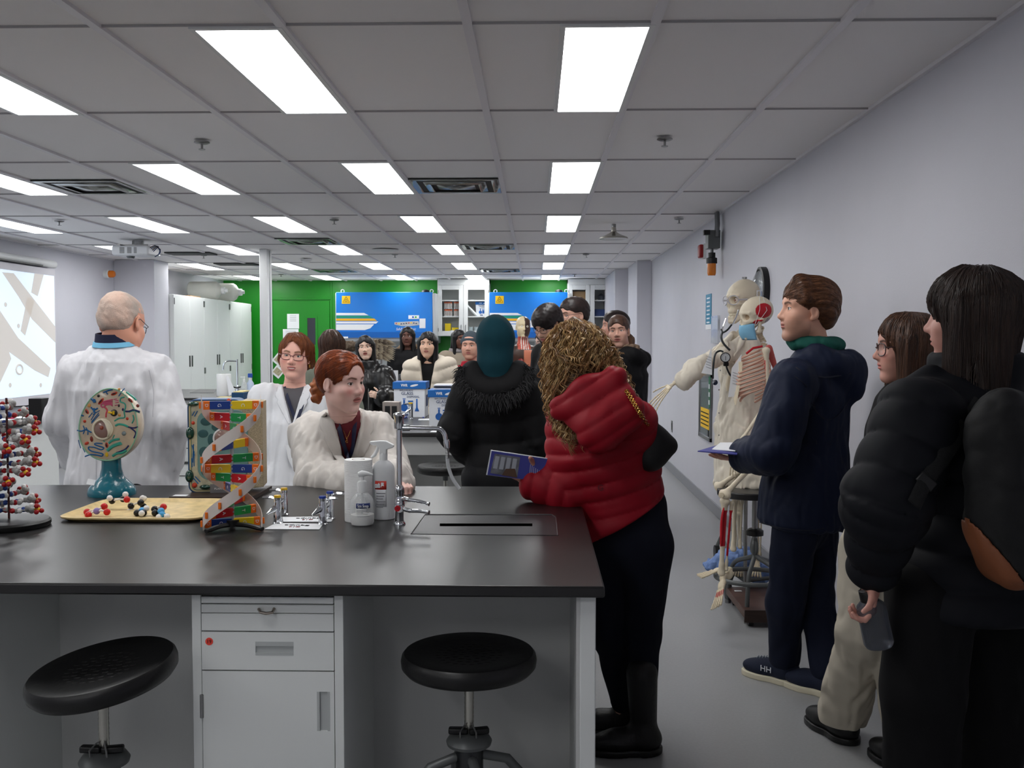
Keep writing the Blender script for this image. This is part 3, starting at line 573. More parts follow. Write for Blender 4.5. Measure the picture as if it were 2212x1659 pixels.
# stools
def stool(x,y,z,tilt,lab,seat_r=.171,rz=.3):
    t=thing('lab_stool',lab,'stool',(x,y,0),'round black lab stools')
    R=Matrix.Rotation(tilt[0],3,'X')@Matrix.Rotation(tilt[1],3,'Y'); r=seat_r
    s=MB(); s.M=Matrix.Translation((x,y,z))@R.to_4x4()
    pr=[(.001,-.03),(r*.8,-.032),(r*.93,-.026),(r*.99,-.014),(r,0),(r*.985,.012),(r*.95,.019),(r*.9,.020),(.12,.014),(.001,.010)]
    s.lathe(pr,n=64); st=s.build('seat',RUB,t)
    s=MB(); s.M=Matrix.Translation((x,y,z))@R.to_4x4()
    for ring in range(1,7):
        rr=.02*ring; n=6*ring
        for k in range(n):
            a=2*PI*k/n+ring*.3; s.sph((rr*math.cos(a),rr*math.sin(a),.0125),(.008,.0035,.0009),6)
    s.build('tread_pattern',RUB,st)
    MB().cyl((x,y,z-.03),(x,y,z-.075),.0165,.015).build('collar',GRY,t)
    pts=MB(); pts.lathe([(.012,-.07)]+[(.0125 if k%2 else .0115,-.07-.006*k) for k in range(1,26)]+[(.0125,-.26)],(x,y,z),n=20); pts.build('threaded_rod',mat('rod_metal',(190,188,180),.25,m=.9),t)
    zz=z-.205
    MB().lathe([(.001,.02),(.03,.018),(.05,.008),(.058,-.004),(.056,-.012),(.04,-.016)],(x,y,zz),n=32).build('hub_disc',GRY,t)
    for sg,a in((-1,.0),(1,.25)):
        MB().cbox((x+sg*.026,y-.012,zz+.026),(.05,.02,.016),Matrix.Rotation(a*sg,3,'Z')).build('lever',BLK,t,bevel=.004)
        MB().tube([(x+sg*.02,y-.03,zz+.012),(x+sg*.02,y-.034,zz+.03),(x+sg*.01,y-.02,zz+.042),(x+sg*.008,y,zz+.04)],.0022,6).build('lever_loop',STEEL,t)
    zz-=.012; MB().lathe([(.036,0),(.036,-.16),(.001,-.16)],(x,y,zz)).build('column',mat('dark_steel',(70,72,74),.25,m=.9),t)
    for k in range(4):
        a=rz+k*PI/2; d=Vector((math.cos(a),math.sin(a),0)); c=Vector((x,y,0))
        L=MB().tube([c+d*.03+Vector((0,0,zz-.03)),c+d*.1+Vector((0,0,zz-.05)),c+d*.16+Vector((0,0,zz-.12)),c+d*.23+Vector((0,0,.02))],.0125,10).build('leg',GRY,t)
        MB().cyl(c+d*.23+Vector((0,0,.022)),c+d*.232,.016,n=12).build('foot_pad',BLK,L)
    MB().tube([(x+.195*math.cos(k*PI/16),y+.195*math.sin(k*PI/16),.2) for k in range(33)],.01,8,cap=False).build('foot_ring',GRY,t)
    return t
v=P(1013,1423,2.42); stool(v.x,v.y,v.z,(0,0),'round black stool under the near bench, right one with level seat')
v=P(222,1452,2.24); stool(v.x,v.y,v.z,(.10,-.13),'round black stool under the near bench, left one with tilted seat')
v=P(962,1011,5.85); stool(v.x,v.y,v.z,(0,0),'round black stool standing before the second bench behind the curved tap')
# second bench
def simple_bench(x0,x1,y0,y1,lab,knee):
    t=thing('lab_bench',lab,'lab bench',((x0+x1)/2,(y0+y1)/2,0)); bench_top(t,x0,x1,y0,y1)
    PG=mat('panel_grey',(200,201,200),.5)
    B(x0+.03,x1-.05,y0+.45,y1-.05,0,.882).build('base_panel',PG,t)
    for (a,b) in knee: 
        d=B(a,b,y0+.04,y0+.45,0,.882).build('base_cabinet',CAB,t)
        for zz in(.62,.8): B(a+.01,b-.01,y0+.036,y0+.04,zz,zz+.004).build('drawer_gap',DKL,d)
        B((a+b)/2-.05,(a+b)/2+.05,y0+.03,y0+.04,.7,.715).build('handle',HND,d)
    B(x1-.05,x1-.01,y0+.04,y1-.04,0,.882).build('end_panel',CAB,t,bevel=.003)
    MB().box(x0+.03,x1-.05,y0+.06,y0+.09,.76,.882).build('apron_rail',PG,t)
    return t
simple_bench(-2.75,-.12,6.2,7.75,'black topped lab bench in middle of room holding the glass disposal boxes',[(-2.7,-1.9),(-1.35,-.98)])
simple_bench(-4.6,.166,9.92,11.7,'black topped lab bench farther back holding the paper towel roll',[(-4.5,-3.7),(-3.0,-2.3),(-1.5,-1.0)])
# instructor desk on the left
t=thing('demonstration_desk','white sided black topped desk along the left behind the man','desk',(-4.2,6.3,0)); B(-4.9,-3.68,4.2,7.52,.88,.91).build('worktop',BLACKTOP,t,bevel=.004); B(-4.88,-3.72,4.25,7.48,0,.88).build('base',CAB,t)
for y in(5.1,6.2): B(-3.722,-3.716,y,y+.004,.05,.86).build('panel_joint',GRY,t)
# ================================================================ things on the near bench
def onb(px,py): return PZ(px,py,.91)
# swan-neck tap
c=onb(863,1133); t=thing('lab_tap','tall chrome swan neck water tap with clear hose on near bench','tap',c)
Y=c.y; k=Y/FPX
MB().lathe([(.0195,0),(.0195,.004),(.017,.009),(.014,.012),(.0138,.05),(.017,.055),(.017,.075),(.0135,.08),(.0135,.105),(.0155,.108),(.0155,.118),(.012,.124),(.009,.128)],c).build('body',CHROME,t)
zt=P(863,912,Y).z
MB().cyl(c+Vector((0,0,.12)),(c.x,Y,zt),.0088).build('riser',CHROME,t)
MB().lathe([(.0095,-.012),(.015,-.008),(.016,.0),(.016,.025),(.019,.03),(.019,.038),(.014,.042),(.001,.044)],(c.x,Y,zt-.012)).build('top_joint',CHROME,t)
zA=P(863,924,Y).z
arc=[Vector((c.x+.012,Y,zA)),Vector((c.x+.03,Y,zA)),Vector((P(940,924,Y).x,Y,zA-.002)),Vector((P(952,928,Y).x,Y,P(952,928,Y).z)),Vector((P(960,938,Y).x,Y,P(960,938,Y).z)),Vector((P(963,952,Y).x,Y,P(963,952,Y).z))]
sm=[]
def cr(pts,n=6):
    pts=[Vector(p) for p in pts]; out=[]
    for i in range(len(pts)-1):
        p0=pts[max(i-1,0)];p1=pts[i];p2=pts[i+1];p3=pts[min(i+2,len(pts)-1)]
        for j in range(n):
            u=j/n; out.append(.5*((2*p1)+(p2-p0)*u+(2*p0-5*p1+4*p2-p3)*u*u+(-p0+3*p1-3*p2+p3)*u**3))
    return out+[pts[-1]]
MB().tube(cr(arc),.0072,14).build('spout',CHROME,t)
MB().cyl(arc[0],arc[0]+Vector((.022,0,0)),.0105).build('spout_nut',CHROME,t)
n0=P(964,950,Y);n1=P(966,968,Y); MB().tube([n0,n0+(n1-n0)*.3,n1],[.009,.0105,.0085],14).build('nozzle',CHROME,t)
n2=P(967,990,Y); MB().tube([n1+(n2-n1)*(i/14) for i in range(15)],[.0065 if i%2 else .0055 for i in range(15)],12).build('serrated_tip',STEEL,t)
MB().tube(cr([P(966,984,Y),P(968,1005,Y),P(975,1028,Y),P(984,1044,Y),P(993,1056,Y)]),.0058,12).build('hose',mat('clear_hose',(225,228,230),.2,alpha=.55),t)
for i,(py,m) in enumerate(((1080,CHROME),(1101,CHROME))):
    a=P(866,py-4,Y-.005*i); e1=P(885,py+(0 if i==0 else 2),Y-.02);e2=P(905,py+3,Y-.03);e3=P(927,py+(9 if i==0 else 6),Y-.045)
    MB().tube(cr([a,e1,e2,e3]),[.0075]*7+[.006]*6+[.0055]*5+[.007],10).build('lever_handle',CHROME,t)
v=P(859,1098,Y-.016); MB().cyl(v,v+Vector((0,-.006,0)),.0095,n=18).build('hot_water_cap',mat('cap_red',(190,20,35),.3),t)
text('H',mat('cap_dark',(90,0,10),.4),t,v+Vector((0,-.0065,0)),.006)
v=P(864,1098,Y-.004); MB().lathe([(.012,-.012),(.015,-.006),(.015,.006),(.012,.012)],v,(0,1,0)).build('valve_boss',CHROME,t)
# gas taps
def gas_tap(px,py,cap,lab,sc=1,rot=-1,py_top=None):
    c=onb(px,py); t=thing('gas_tap',lab,'gas tap',c,None); k=sc
    MB().lathe([(.0165*k,0),(.0165*k,.003),(.0135*k,.006),(.013*k,.062*k),(.0115*k,.066*k),(.0115*k,.078*k),(.001,.08*k)],c).build('post',CHROME,t)
    MB().lathe([(.001,.092*k),(.0105*k,.092*k),(.0115*k,.089*k),(.0115*k,.084*k),(.001,.084*k)],c).build('coloured_cap',mat('cap_'+cap,{'yellow':(235,190,30),'blue':(25,60,150)}[cap],.35),t)
    MB().lathe([(.0095*k,.076*k),(.0125*k,.078*k),(.0125*k,.085*k),(.0095*k,.086*k)],c).build('knob_ring',CHROME,t)
    d=Vector((-.62,-.75,-.45)).normalized(); a=c+Vector((0,0,.055*k))
    MB().tube([a,a+d*.018*k,a+d*.03*k,a+d*.045*k],[.0105*k,.0105*k,.007*k,.003*k],12).build('nozzle',CHROME,t)
    e=Vector((rot,.15,.02)).normalized(); a=c+Vector((0,0,.081*k))
    MB().tube([a,a+e*.012,a+e*.02+Vector((0,0,.003)),a+e*.05+Vector((0,0,.001))],[.005,.006,.008,.0075],4,flat=.6).build('lever',CHROME,t)
    return t
gas_tap(600,1131,'yellow','chrome gas tap with yellow cap, nearest the letter model')
gas_tap(614,1112,'yellow','chrome gas tap with yellow cap, behind the other yellow one')
gas_tap(697,1133,'blue','chrome gas tap with blue cap, front one of the blue pair',rot=1)
gas_tap(713,1121,'blue','chrome gas tap with blue cap, rear one of the blue pair',rot=1)
# placards
def placard(pts,txt,lab):
    q=[onb(*p) for p in pts]; c=sum(q,Vector((0,0,0)))/4; t=thing('paper_placard',lab,'placard',(c.x,c.y,.91),'folded team name cards')
    MB().prism([v+Vector((0,0,.001)) for v in q],(0,0,.0012)).build('card',PAPER,t)
    r=(q[0]-q[1]).normalized(); u=Vector((0,0,1)).cross(r)
    text(txt[0],INK,t,c+Vector((0,0,.0028))-u*.012,.014,right=r,up=u,width=.08); text(txt[1],mat('ink_red',(120,40,40),.7),t,c+Vector((0,0,.0028))+u*.013,.013,right=r,up=u,width=.035)
placard([(596,1131),(698,1133),(690,1144.5),(571,1144)],('Equipe','#14'),'white printed team card on near bench, front one between the gas taps')
placard([(610,1118),(722,1117),(716,1128),(612,1128)],('Equipe','#13'),'white printed team card on near bench, behind the front card')
# paper towel roll
def towel(c,r,h,lab):
    t=thing('paper_towel_roll',lab,'paper towel roll',c)
    PT=mat('towel_paper',(240,241,240),.85,bump=.6,bs=160,bstretch=(.3,.3,3))
    MB().lathe([(.02,0),(r*.98,0),(r,.003),(r,h-.003),(r*.98,h),(.022,h)],c,n=48).build('roll',PT,t); MB().lathe([(.019,.001),(.021,.001),(.021,h+.0005),(.019,h+.0005),(.019,h-.05),(.001,h-.05)],c).build('core',mat('core_card',(135,105,85),.8),t)
    return t
c=onb(775,1124); towel(c,30.5*c.y/FPX,.0+ (1124-990)*c.y/FPX,'white paper towel roll standing on near bench beside bottles')
# spray bottle
c=onb(829,1120); k=c.y/FPX; t=thing('spray_bottle','large white spray bottle with red labelled front on near bench','spray bottle',c)
PLA=mat('bottle_plastic',(232,234,236),.3,trans=.25,ior=1.2)
zt=(1120-990)*k
MB().lathe([(.022,0),(.0365,.002),(.037,.01),(.037,zt*.82),(.034,zt*.89),(.025,zt*.95),(.014,zt*.985),(.012,zt)],c,n=40).build('bottle',PLA,t)
MB().lathe([(.0135,zt-.002),(.0135,zt+.018),(.01,zt+.024)],c).build('collar',WHITE,t)
hz=c.z+(1120-955)*k
s=MB(); x=c.x
s.prism([(x-.045,c.y-.011,hz+.006),(x-.044,c.y-.011,hz-.004),(x-.018,c.y-.011,hz-.008),(x-.012,c.y-.011,hz-.018),(x-.012,c.y-.011,hz-.036),(x+.012,c.y-.011,hz-.036),(x+.012,c.y-.011,hz-.02),(x+.034,c.y-.011,hz-.014),(x+.036,c.y-.011,hz-.006),(x+.01,c.y-.011,hz+.008),(x-.012,c.y-.011,hz+.009)],(0,.022,0)); s.build('trigger_head',WHITE,t,bevel=.003)
MB().tube([(x-.016,c.y,hz-.006),(x-.022,c.y,hz-.025),(x-.03,c.y,hz-.04),(x-.04,c.y,hz-.048)],[.005,.006,.006,.004],8).build('trigger',WHITE,t)
# curved label
def wrap_label(c,r,a0,a1,z0,z1,m,name,parent,n=10):
    MB().grid(lambda i,j:(c.x+r*math.sin(a0+(a1-a0)*i),c.y-r*math.cos(a0+(a1-a0)*i),c.z+z0+(z1-z0)*j),n,2).build(name,m,parent,fix=False,solid=.0004)
wrap_label(c,.0378,-.65,.4,.045,.13,PAPER,'label',t)
wrap_label(c,.0383,-.65,.4,.102,.13,mat('label_red',(205,60,50),.5),'label_header',t)
text('at 5',WSTR,t,(c.x-.007,c.y-.040,c.z+.116),.014,width=.03,bold=.002)
for q in range(6): wrap_label(c,.0383,-.5,.3-.1*(q%3),.088-.009*q,.091-.009*q,mat('pale_ink',(150,150,155),.7),'label_text',t)
# soap bottle
c=onb(783,1133); k=c.y/FPX; t=thing('soap_dispenser','clear pump soap bottle half full of white soap, in front of towel roll','soap dispenser',c)
h=72*k
CLB=mat('clear_bottle',(232,236,238),.08,alpha=.3,coat=.5)
MB().lathe([(.02,0),(.036,.001),(.038,.008),(.038,h*.62),(.036,h*.75),(.03,h*.86),(.02,h*.95),(.013,h)],c,n=40,sx=1).build('bottle',CLB,t)
MB().lathe([(.001,.002),(.034,.003),(.0365,.01),(.0365,h*.32),(.001,h*.33)],c,n=40).build('soap',mat('soap_white',(236,236,232),.4),t)
MB().lathe([(.0155,h-.002),(.0155,h+.03),(.013,h+.034),(.006,h+.036),(.006,h+.052),(.001,h+.052)],c).build('pump_collar',WHITE,t)
MB().tube([(c.x-.012,c.y,c.z+h+.055),(c.x,c.y,c.z+h+.058),(c.x+.02,c.y,c.z+h+.058),(c.x+.034,c.y,c.z+h+.054)],[.008,.011,.006,.004],10).build('pump_head',WHITE,t)
MB().cyl((c.x,c.y,c.z+.03),(c.x,c.y,c.z+h),.003).build('dip_tube',WHITE,t)
wrap_label(c,.0388,-.35,.85,.058,.074,mat('label_navy',(25,45,105),.5),'label',t)
text('Spa Soap',WSTR,t,(c.x+.009,c.y-.040,c.z+.066),.010,width=.036)
for q in range(5): wrap_label(c,.0386,-.3,.75-.12*(q%2),.052-.005*q,.0535-.005*q,mat('pale_ink',(150,150,155),.7),'label_text',t)
# ---- serving tray with molecule models
tr=[onb(128,1137),onb(440,1136),onb(520,1090),onb(205,1083)]
t=thing('serving_tray','rounded tan fibreglass tray holding molecule models on near bench','tray',(tr[0]+tr[2])/2)
TR=mat('tray_tan',(222,196,140),.5,var=.25,vs=25,bump=.1,bs=80)
x0,x1=-1.53,-1.03; 
cxy=(onb(120,1128)+onb(452,1090))/2
def trayp(u,rad,z):
    # rounded rectangle
    w,d,rr=.245,.2,.05
    a=2*PI*u; cx=math.cos(a); sx_=math.sin(a); n=8
    m=(abs(cx)**n+abs(sx_)**n)**(-1/n)
    return Vector((tc.x+cx*m*w*rad,tc.y+sx_*m*d*rad,.912+z))
tc=Vector(((onb(120,1125).x+onb(445,1125).x)/2+.004,3.30,0))
pr=[(.0,.002),(.86,.002),(.91,.004),(.955,.012),(.985,.0145),(1,.013),(.995,.008),(.975,.007),(.91,-.002),(.0,-.001)]
s=MB(); n=64
vs=[trayp(j/n,r,z) for r,z in pr for j in range(n)]
fs=[(i*n+j,i*n+(j+1)%n,(i+1)*n+(j+1)%n,(i+1)*n+j) for i in range(len(pr)-1) for j in range(n)]
s.add(vs,fs); s.build('tray',TR,t)
ATM={'W':mat('atom_white',(235,233,230),.3),'K':mat('atom_black',(14,14,16),.25),'R':mat('atom_red',(205,30,28),.3),'B':mat('atom_blue',(70,160,215),.3),'V':mat('atom_violet',(140,120,180),.35)}
BND=mat('bond_plastic',(225,222,215),.35)
def molecule(atoms,bonds,Y,lab):
    pts=[]
    for (px,py,dy,c) in atoms:
        pts.append(P(px,py,Y+dy))
    zmin=min(p.z for p in pts)-.0115
    r=.0115; sh=.9155-zmin
    base=Vector((sum(p.x for p in pts)/len(pts),Y,.915)); t=thing('molecule_model',lab,'molecule model',base,'ball and stick molecule models')
    pts=[p+Vector((0,0,0)) for p in pts]
    for i,(px,py,dy,c) in enumerate(atoms): MB().sph(pts[i],r*(.88 if c=='W' else 1),16).build('atom',ATM[c],t)
    for a,b in bonds:
        m=(pts[a]+pts[b])/2+Vector((0,0,.003)); MB().tube([pts[a],m,pts[b]],.0032,8).build('bond',BND,t)
molecule([(188,1106,.02,'R'),(191,1112,-.01,'R'),(209,1104,0,'V'),(225,1094,.02,'R'),(231,1106,-.01,'R')],[(0,2),(1,2),(2,3),(2,4)],3.2,'molecule model of four red balls round a violet one, left on tray')
molecule([(237,1076,0,'W'),(242,1082,.01,'K'),(266,1078,.01,'K'),(271,1068,.01,'W'),(274,1079,-.01,'R'),(283,1093,0,'K'),(304,1086,0,'K'),(308,1076,.01,'W'),(311,1077,.02,'W'),(310,1094,.02,'K'),(283,1104,.0,'W'),(278,1106,-.01,'W')],[(0,1),(1,2),(2,3),(2,4),(4,5),(5,6),(6,7),(6,8),(6,9),(5,10),(10,11),(1,4)],3.33,'long molecule model of black and white balls with one red, raised middle of tray')
molecule([(296,1108,0,'K'),(310,1108,0,'K'),(307,1103,.015,'B'),(306,1109,-.02,'W'),(316,1098,.02,'W')],[(0,2),(1,2),(0,1),(1,3),(2,4)],3.2,'small molecule model with one white ball in front, centre of tray')
molecule([(334,1100,.02,'K'),(335,1108,0,'K'),(353,1095,.02,'R'),(348,1104,0,'B'),(350,1112,-.01,'B'),(343,1117,-.02,'W'),(361,1116,-.02,'W')],[(0,1),(0,2),(1,3),(3,4),(4,5),(4,6)],3.2,'molecule model with two light blue balls, rightmost on tray')
# ---- animal cell model
c=onb(242,1068); t=thing('animal_cell_model','egg shaped animal cell model on teal pedestal on near bench','anatomical model',c)
TEAL=mat('teal_glaze',(20,110,128),.25,bump=.4,bs=60,coat=.4); k=c.y/FPX
bh=(1072-990)*k
MB().lathe([(.088,0),(.089,.01),(.082,.03),(.06,.052),(.044,.07),(.037,.1),(.033,bh+.03),(.001,bh+.03)],c,n=40).build('pedestal',TEAL,t)
v=c+Vector((-.055,-.055,.055)); MB().cbox(v,(.028,.002,.026),Matrix.Rotation(.5,3,'Z')@Matrix.Rotation(-.75,3,'X')@Matrix.Rotation(.3,3,'Y')).build('tape_label',PAPER,t)
Y0=c.y-.03; cc=P(234,917,Y0)
F=Vector((-.02,-1,.05)).normalized(); U0=Vector((0,0,1)); Rr=U0.cross(F)*-1; Rr=F.cross(U0).normalized()*-1; Uu=Rr.cross(F)*-1
Rr=Vector((F.y*-1,F.x,0)).normalized(); Uu=F.cross(Rr)*-1
if Uu.z<0: Uu=-Uu
kk=Y0/FPX
def egg(th):
    r=78*kk*(1+.0*math.cos(th)); rx=66*kk; ry=80*kk
    x=rx*math.cos(th)*(1-.10*math.sin(th))+.10*ry*math.sin(th)*.5; y=ry*math.sin(th)
    return x,y
n=64; s=MB(); prof=[(0,0),(.5,0),(.94,0),(.985,.004),(1,.014),(.99,.04),(.93,.075),(.8,.1),(.55,.118),(.001,.122)]
vs=[]
for r,d in prof:
    for j in range(n):
        x,y=egg(2*PI*j/n); vs.append(cc+Rr*x*r+Uu*y*r-F*d)
fs=[(i*n+j,i*n+(j+1)%n,(i+1)*n+(j+1)%n,(i+1)*n+j) for i in range(len(prof)-1) for j in range(n)]
s.add(vs,fs); CELL=s.build('cell_body',mat('cell_cream',(214,196,170),.35,var=.2,vs=20,coat=.3),t)
def cf(px,py,o=.0015):
    """pixel on the cell face -> point on its front plane"""
    d=(P(px,py,Y0)-Vector((0,0,CAMZ))); o0=Vector((0,0,CAMZ)); tt=(cc-o0).dot(F)/d.dot(F); return o0+d*tt+F*o
rim=MB(); rim.tube([cc+Rr*egg(2*PI*j/48)[0]*.985+Uu*egg(2*PI*j/48)[1]*.985+F*.0005 for j in range(49)],.0028,6,cap=False); rim.build('rim',mat('rim_seafoam',(150,200,170),.35),CELL)
def org(pts,r,m,name='organelle',z=.001,n=6,sp=True): 
    q=[cf(150+a/5.027,820+b/5.027,z) for a,b in pts]; MB().tube(cr(q,4) if sp and len(q)>2 else q,r,n).build(name,m,CELL)
OB=mat('org_blue',(25,100,160),.3);OT=mat('org_teal',(60,165,145),.3);OR=mat('org_red',(200,65,40),.3);ON=mat('org_navy',(30,35,95),.3);OPk=mat('org_pink',(205,90,125),.3);OY=mat('org_yellow',(225,185,30),.3);OD=mat('org_dark',(30,32,40),.3);OO=mat('org_orange',(225,165,90),.35);OG=mat('org_grey',(130,145,150),.2)
for p,r,m in [([(370,140),(420,120),(470,108)],.0028,OB),([(400,135),(415,160)],.0025,OB),([(600,95),(570,130),(535,180)],.002,OB),([(620,135),(660,165),(700,195),(725,225)],.0042,OT),([(235,300),(265,330),(310,310)],.003,OB),([(265,310),(270,360)],.004,OB),([(600,190),(560,200),(555,240),(600,260),(610,300),(595,350),(600,410),(540,420),(490,450)],.0028,OT),([(610,345),(650,345),(700,330),(765,350)],.0035,ON),([(650,355),(700,340),(765,362)],.002,OT),([(500,500),(540,485),(600,495),(640,515)],.004,OT),([(640,515),(700,525),(745,512)],.0028,ON),([(665,525),(710,560),(720,590),(700,635)],.0028,ON),([(430,690),(470,660),(545,645)],.0045,OT),([(415,770),(470,725),(560,690)],.0065,OT),([(550,690),(560,710)],.0065,OT),([(470,830),(520,800),(570,795),(620,765)],.005,OT),([(510,795),(570,775),(610,755),(645,715)],.003,ON),([(690,385),(700,430),(680,475)],.0028,OT),([(170,835),(230,815),(300,820),(350,830),(365,810),(320,795),(250,780),(210,755),(215,730),(270,735),(340,760),(370,750),(365,735),(300,715),(275,700),(290,690),(360,695)],.0026,OB),([(100,655),(110,700),(125,745)],.0018,OB),([(145,740),(170,790)],.0018,OB),([(85,550),(130,560),(180,545),(240,575)],.0026,OB),([(150,500),(165,545),(150,590)],.002,OB),([(180,520),(200,560),(200,600)],.002,OB),([(240,205),(270,235),(290,235)],.005,OB),([(265,215),(275,250)],.0055,OB),([(130,385),(155,395)],.003,OB),([(490,600),(470,640)],.002,OT),([(370,665),(385,675)],.002,OT)]: org(p,r,m)
for p in [[(235,440),(290,350)],[(240,460),(320,360)],[(240,475),(325,380)],[(210,410),(250,360)],[(255,380),(330,335)]]: org(p,.0017,OB)
for k_ in range(5): org([(360+8*k_,285+8*k_-40),(400+10*k_,240+10*k_-10),(470,215+18*k_)],.0022,OPk)
org([(350,300),(345,270),(380,260),(385,290),(355,300)],.003,OPk); org([(385,300),(410,330),(400,370),(398,410)],.0032,mat('org_rose',(215,80,95),.3))
for p in [(480,215),(500,230),(500,250),(495,280)]: org([(p[0],p[1]),(p[0]+35,p[1]-6)],.0018,OPk)
for a,b,ln,an,m in [(485,152,36,-20,OR),(342,235,42,-50,OR),(190,347,28,60,OR),(165,453,16,40,OR),(660,225,34,45,OR),(628,425,14,0,OR),(240,645,30,80,mat('org_maroon',(130,50,40),.3)),(188,692,24,-25,OR),(405,712,28,80,OR),(742,285,18,70,mat('org_maroon',(130,50,40),.3)),(405,815,24,85,OY),(315,177,14,0,OD),(537,283,10,0,OD),(580,325,10,0,ON),(215,280,20,-60,OO),(540,105,14,-20,OO),(543,385,14,-50,OO)]:
    v=cf(150+a/5.027,820+b/5.027,.0); an=math.radians(-an); R3=Matrix((Rr*math.cos(an)+Uu*math.sin(an),Uu*math.cos(an)-Rr*math.sin(an),F)).transposed()
    MB().sph(v,(ln*kk/5.02*1.1,18*kk/5.02*(1 if ln>16 else .95),.004),14,R3).build('organelle',m,CELL)
    if m is OR and ln>26: MB().sph(v+F*.003,(ln*kk/5.02*.75,9*kk/5.02,.002),10,R3).build('organelle_core',OD,CELL)
v=cf(150+485/5.027,820+362/5.027,0); MB().sph(v,.0135,16).build('lysosome',OD,CELL)
MB().tube([v+F*.012-Rr*.016+Uu*.003,v+F*.014],.004,8).tube([v+F*.014+Rr*.004-Uu*.006,v+F*.014+Rr*.004+Uu*.008],.004,8).build('centriole',OY,CELL)
v=cf(150+593/5.027,820+585/5.027,0); MB().sph(v,.0085,14).build('vesicle',OG,CELL)
v=cf(150+365/5.027,820+540/5.027,0)
R3=Matrix((Rr,Uu,F)).transposed(); 
MB().sph(v,(.034,.034,.012),28,R3).build('nucleus',mat('nucleus_mauve',(150,120,112),.2,coat=.6),CELL)
sh=MB(); 
def shell(i,j):
    a=2*PI*i; th=.15+1.35*(j); cut=1.0
    r=.037; ph=math.radians(-20); 
    return v+ (Rr*math.cos(a)+Uu*math.sin(a))*(r*math.cos(th*.6))+F*(.024*math.sin(th*.6)*(1 if True else 0))
pts=[]
MB().tube([v+(Rr*math.cos(a*PI/20)*.037+Uu*math.sin(a*PI/20)*.037)+F*.004 for a in range(41)],.0045,8,cap=False).build('nuclear_envelope',mat('envelope_cream',(226,218,196),.35),CELL)
q=[]
for i in range(13):
    a=math.radians(-75+i*12.5); q.append((a,))
MB().grid(lambda i,j: v+(Rr*math.cos(math.radians(-50+i*140))+Uu*math.sin(math.radians(-50+i*140)))*(.037-.016*j*math.sin(PI*i))+F*(.004+.014*math.sin(j*1.5)),16,6).build('nuclear_envelope_flap',mat('envelope_cream',(226,218,196),.35),CELL,fix=False,solid=.002)
MB().sph(v+F*.01+Uu*.006,.008,12).build('nucleolus',mat('nucleolus_red',(150,70,50),.2),CELL)
# ---- plant cell model
Y1=3.62; t=thing('plant_cell_model','rectangular plant cell model on dark wooden base behind the letter model','anatomical model',onb(460,1076))
A0=PZ(372,1080,.91); 
B(A0.x,P(560,1076,Y1).x,3.52,3.8,.91,.928).build('base',mat('dark_wood',(50,34,28),.35,var=.3,vs=12,vstretch=(1,8,8)),t,bevel=.002)
B(A0.x+.01,A0.x+.06,3.53,3.56,.928,.929).build('base_label',PAPER,t)
ang=.42; 
Rv=Vector((math.cos(ang*.35),math.sin(ang*.35),0)); Fv=Vector((math.sin(ang*.35),-math.cos(ang*.35),0))
L0=P(404,865,Y1); wpx=(520-404)*Y1/FPX/Rv.x; z0=P(404,1066,Y1).z; z1=P(404,863,Y1).z
def rrect(x0,x1,y0,y1,r,n=6):
    o=[]
    for cx,cy,a0 in((x1-r,y1-r,0),(x0+r,y1-r,90),(x0+r,y0+r,180),(x1-r,y0+r,270)):
        for k2 in range(n+1): a=math.radians(a0+90*k2/n); o.append((cx+r*math.cos(a),cy+r*math.sin(a)))
    return o
org0=Vector((L0.x,Y1,0))
def slab(x0,x1,y0,y1,r,f0,f1,m,name,bev=0): MB().prism([org0+Rv*x+Vector((0,0,z))+Fv*f0 for x,z in rrect(x0,x1,y0,y1,r)],Fv*(f1-f0)).build(name,m,t,bevel=bev)
slab(0,wpx,z0,z1,.03,-.12,0,mat('plant_wall_blue',(30,75,120),.4),'cell_wall',.003)
slab(.006,wpx,z0+.006,z1-.006,.025,-.01,.0015,mat('plant_wall_cream',(205,190,140),.4),'cell_membrane')
slab(.012,wpx,z0+.012,z1-.012,.02,-.01,.003,mat('plant_green_line',(70,110,90),.4),'membrane_line')
slab(.015,wpx,z0+.015,z1-.015,.018,-.01,.0045,mat('plant_cytoplasm',(200,196,170),.4,var=.3,vs=40),'cytoplasm')
slab(.036,wpx+.02,z0+.05,z1-.04,.045,-.01,.007,mat('vacuole_teal',(110,150,148),.15,coat=.5),'vacuole',.002)
# textured side: cell wall block
s=MB(); s.box(0,0,0,0,0,0); s=MB()
e=org0+Rv*wpx
MB().prism([e+Fv*.002+Vector((0,0,z0+.012)),e+Rv*.075-Fv*.0+Vector((0,0,z0+.02)),e+Rv*.075+Vector((0,0,z1-.01)),e+Fv*.002+Vector((0,0,z1-.004))],-Fv*.11).build('cell_wall_side',mat('speckled_cream',(196,180,150),.7,bump=.8,bs=260,var=.35,vs=260),t,bevel=.002)
VC=mat('vacuole_spot',(48,92,96),.4)
for px,py,a,b in [(440,912,12,9),(461,924,10,9),(434,938,11,9),(452,952,9,14),(437,978,12,12),(441,1022,11,8),(470,900,9,8)]:
    v=P(px,py,Y1-.02); R3=Matrix((Rv,Fv*-1,Vector((0,0,1)))).transposed(); v=org0+Rv*((v.x-org0.x)/Rv.x)+Vector((0,0,v.z))+Fv*.0075; MB().sph(v,(a*.00172,.0012,b*.00172),14,R3).build('chloroplast_spot',VC,t)
def pf(px,py,o=.005):
    v=P(px,py,Y1-.01); return org0+Rv*((v.x-org0.x)/Rv.x)+Vector((0,0,v.z))+Fv*o
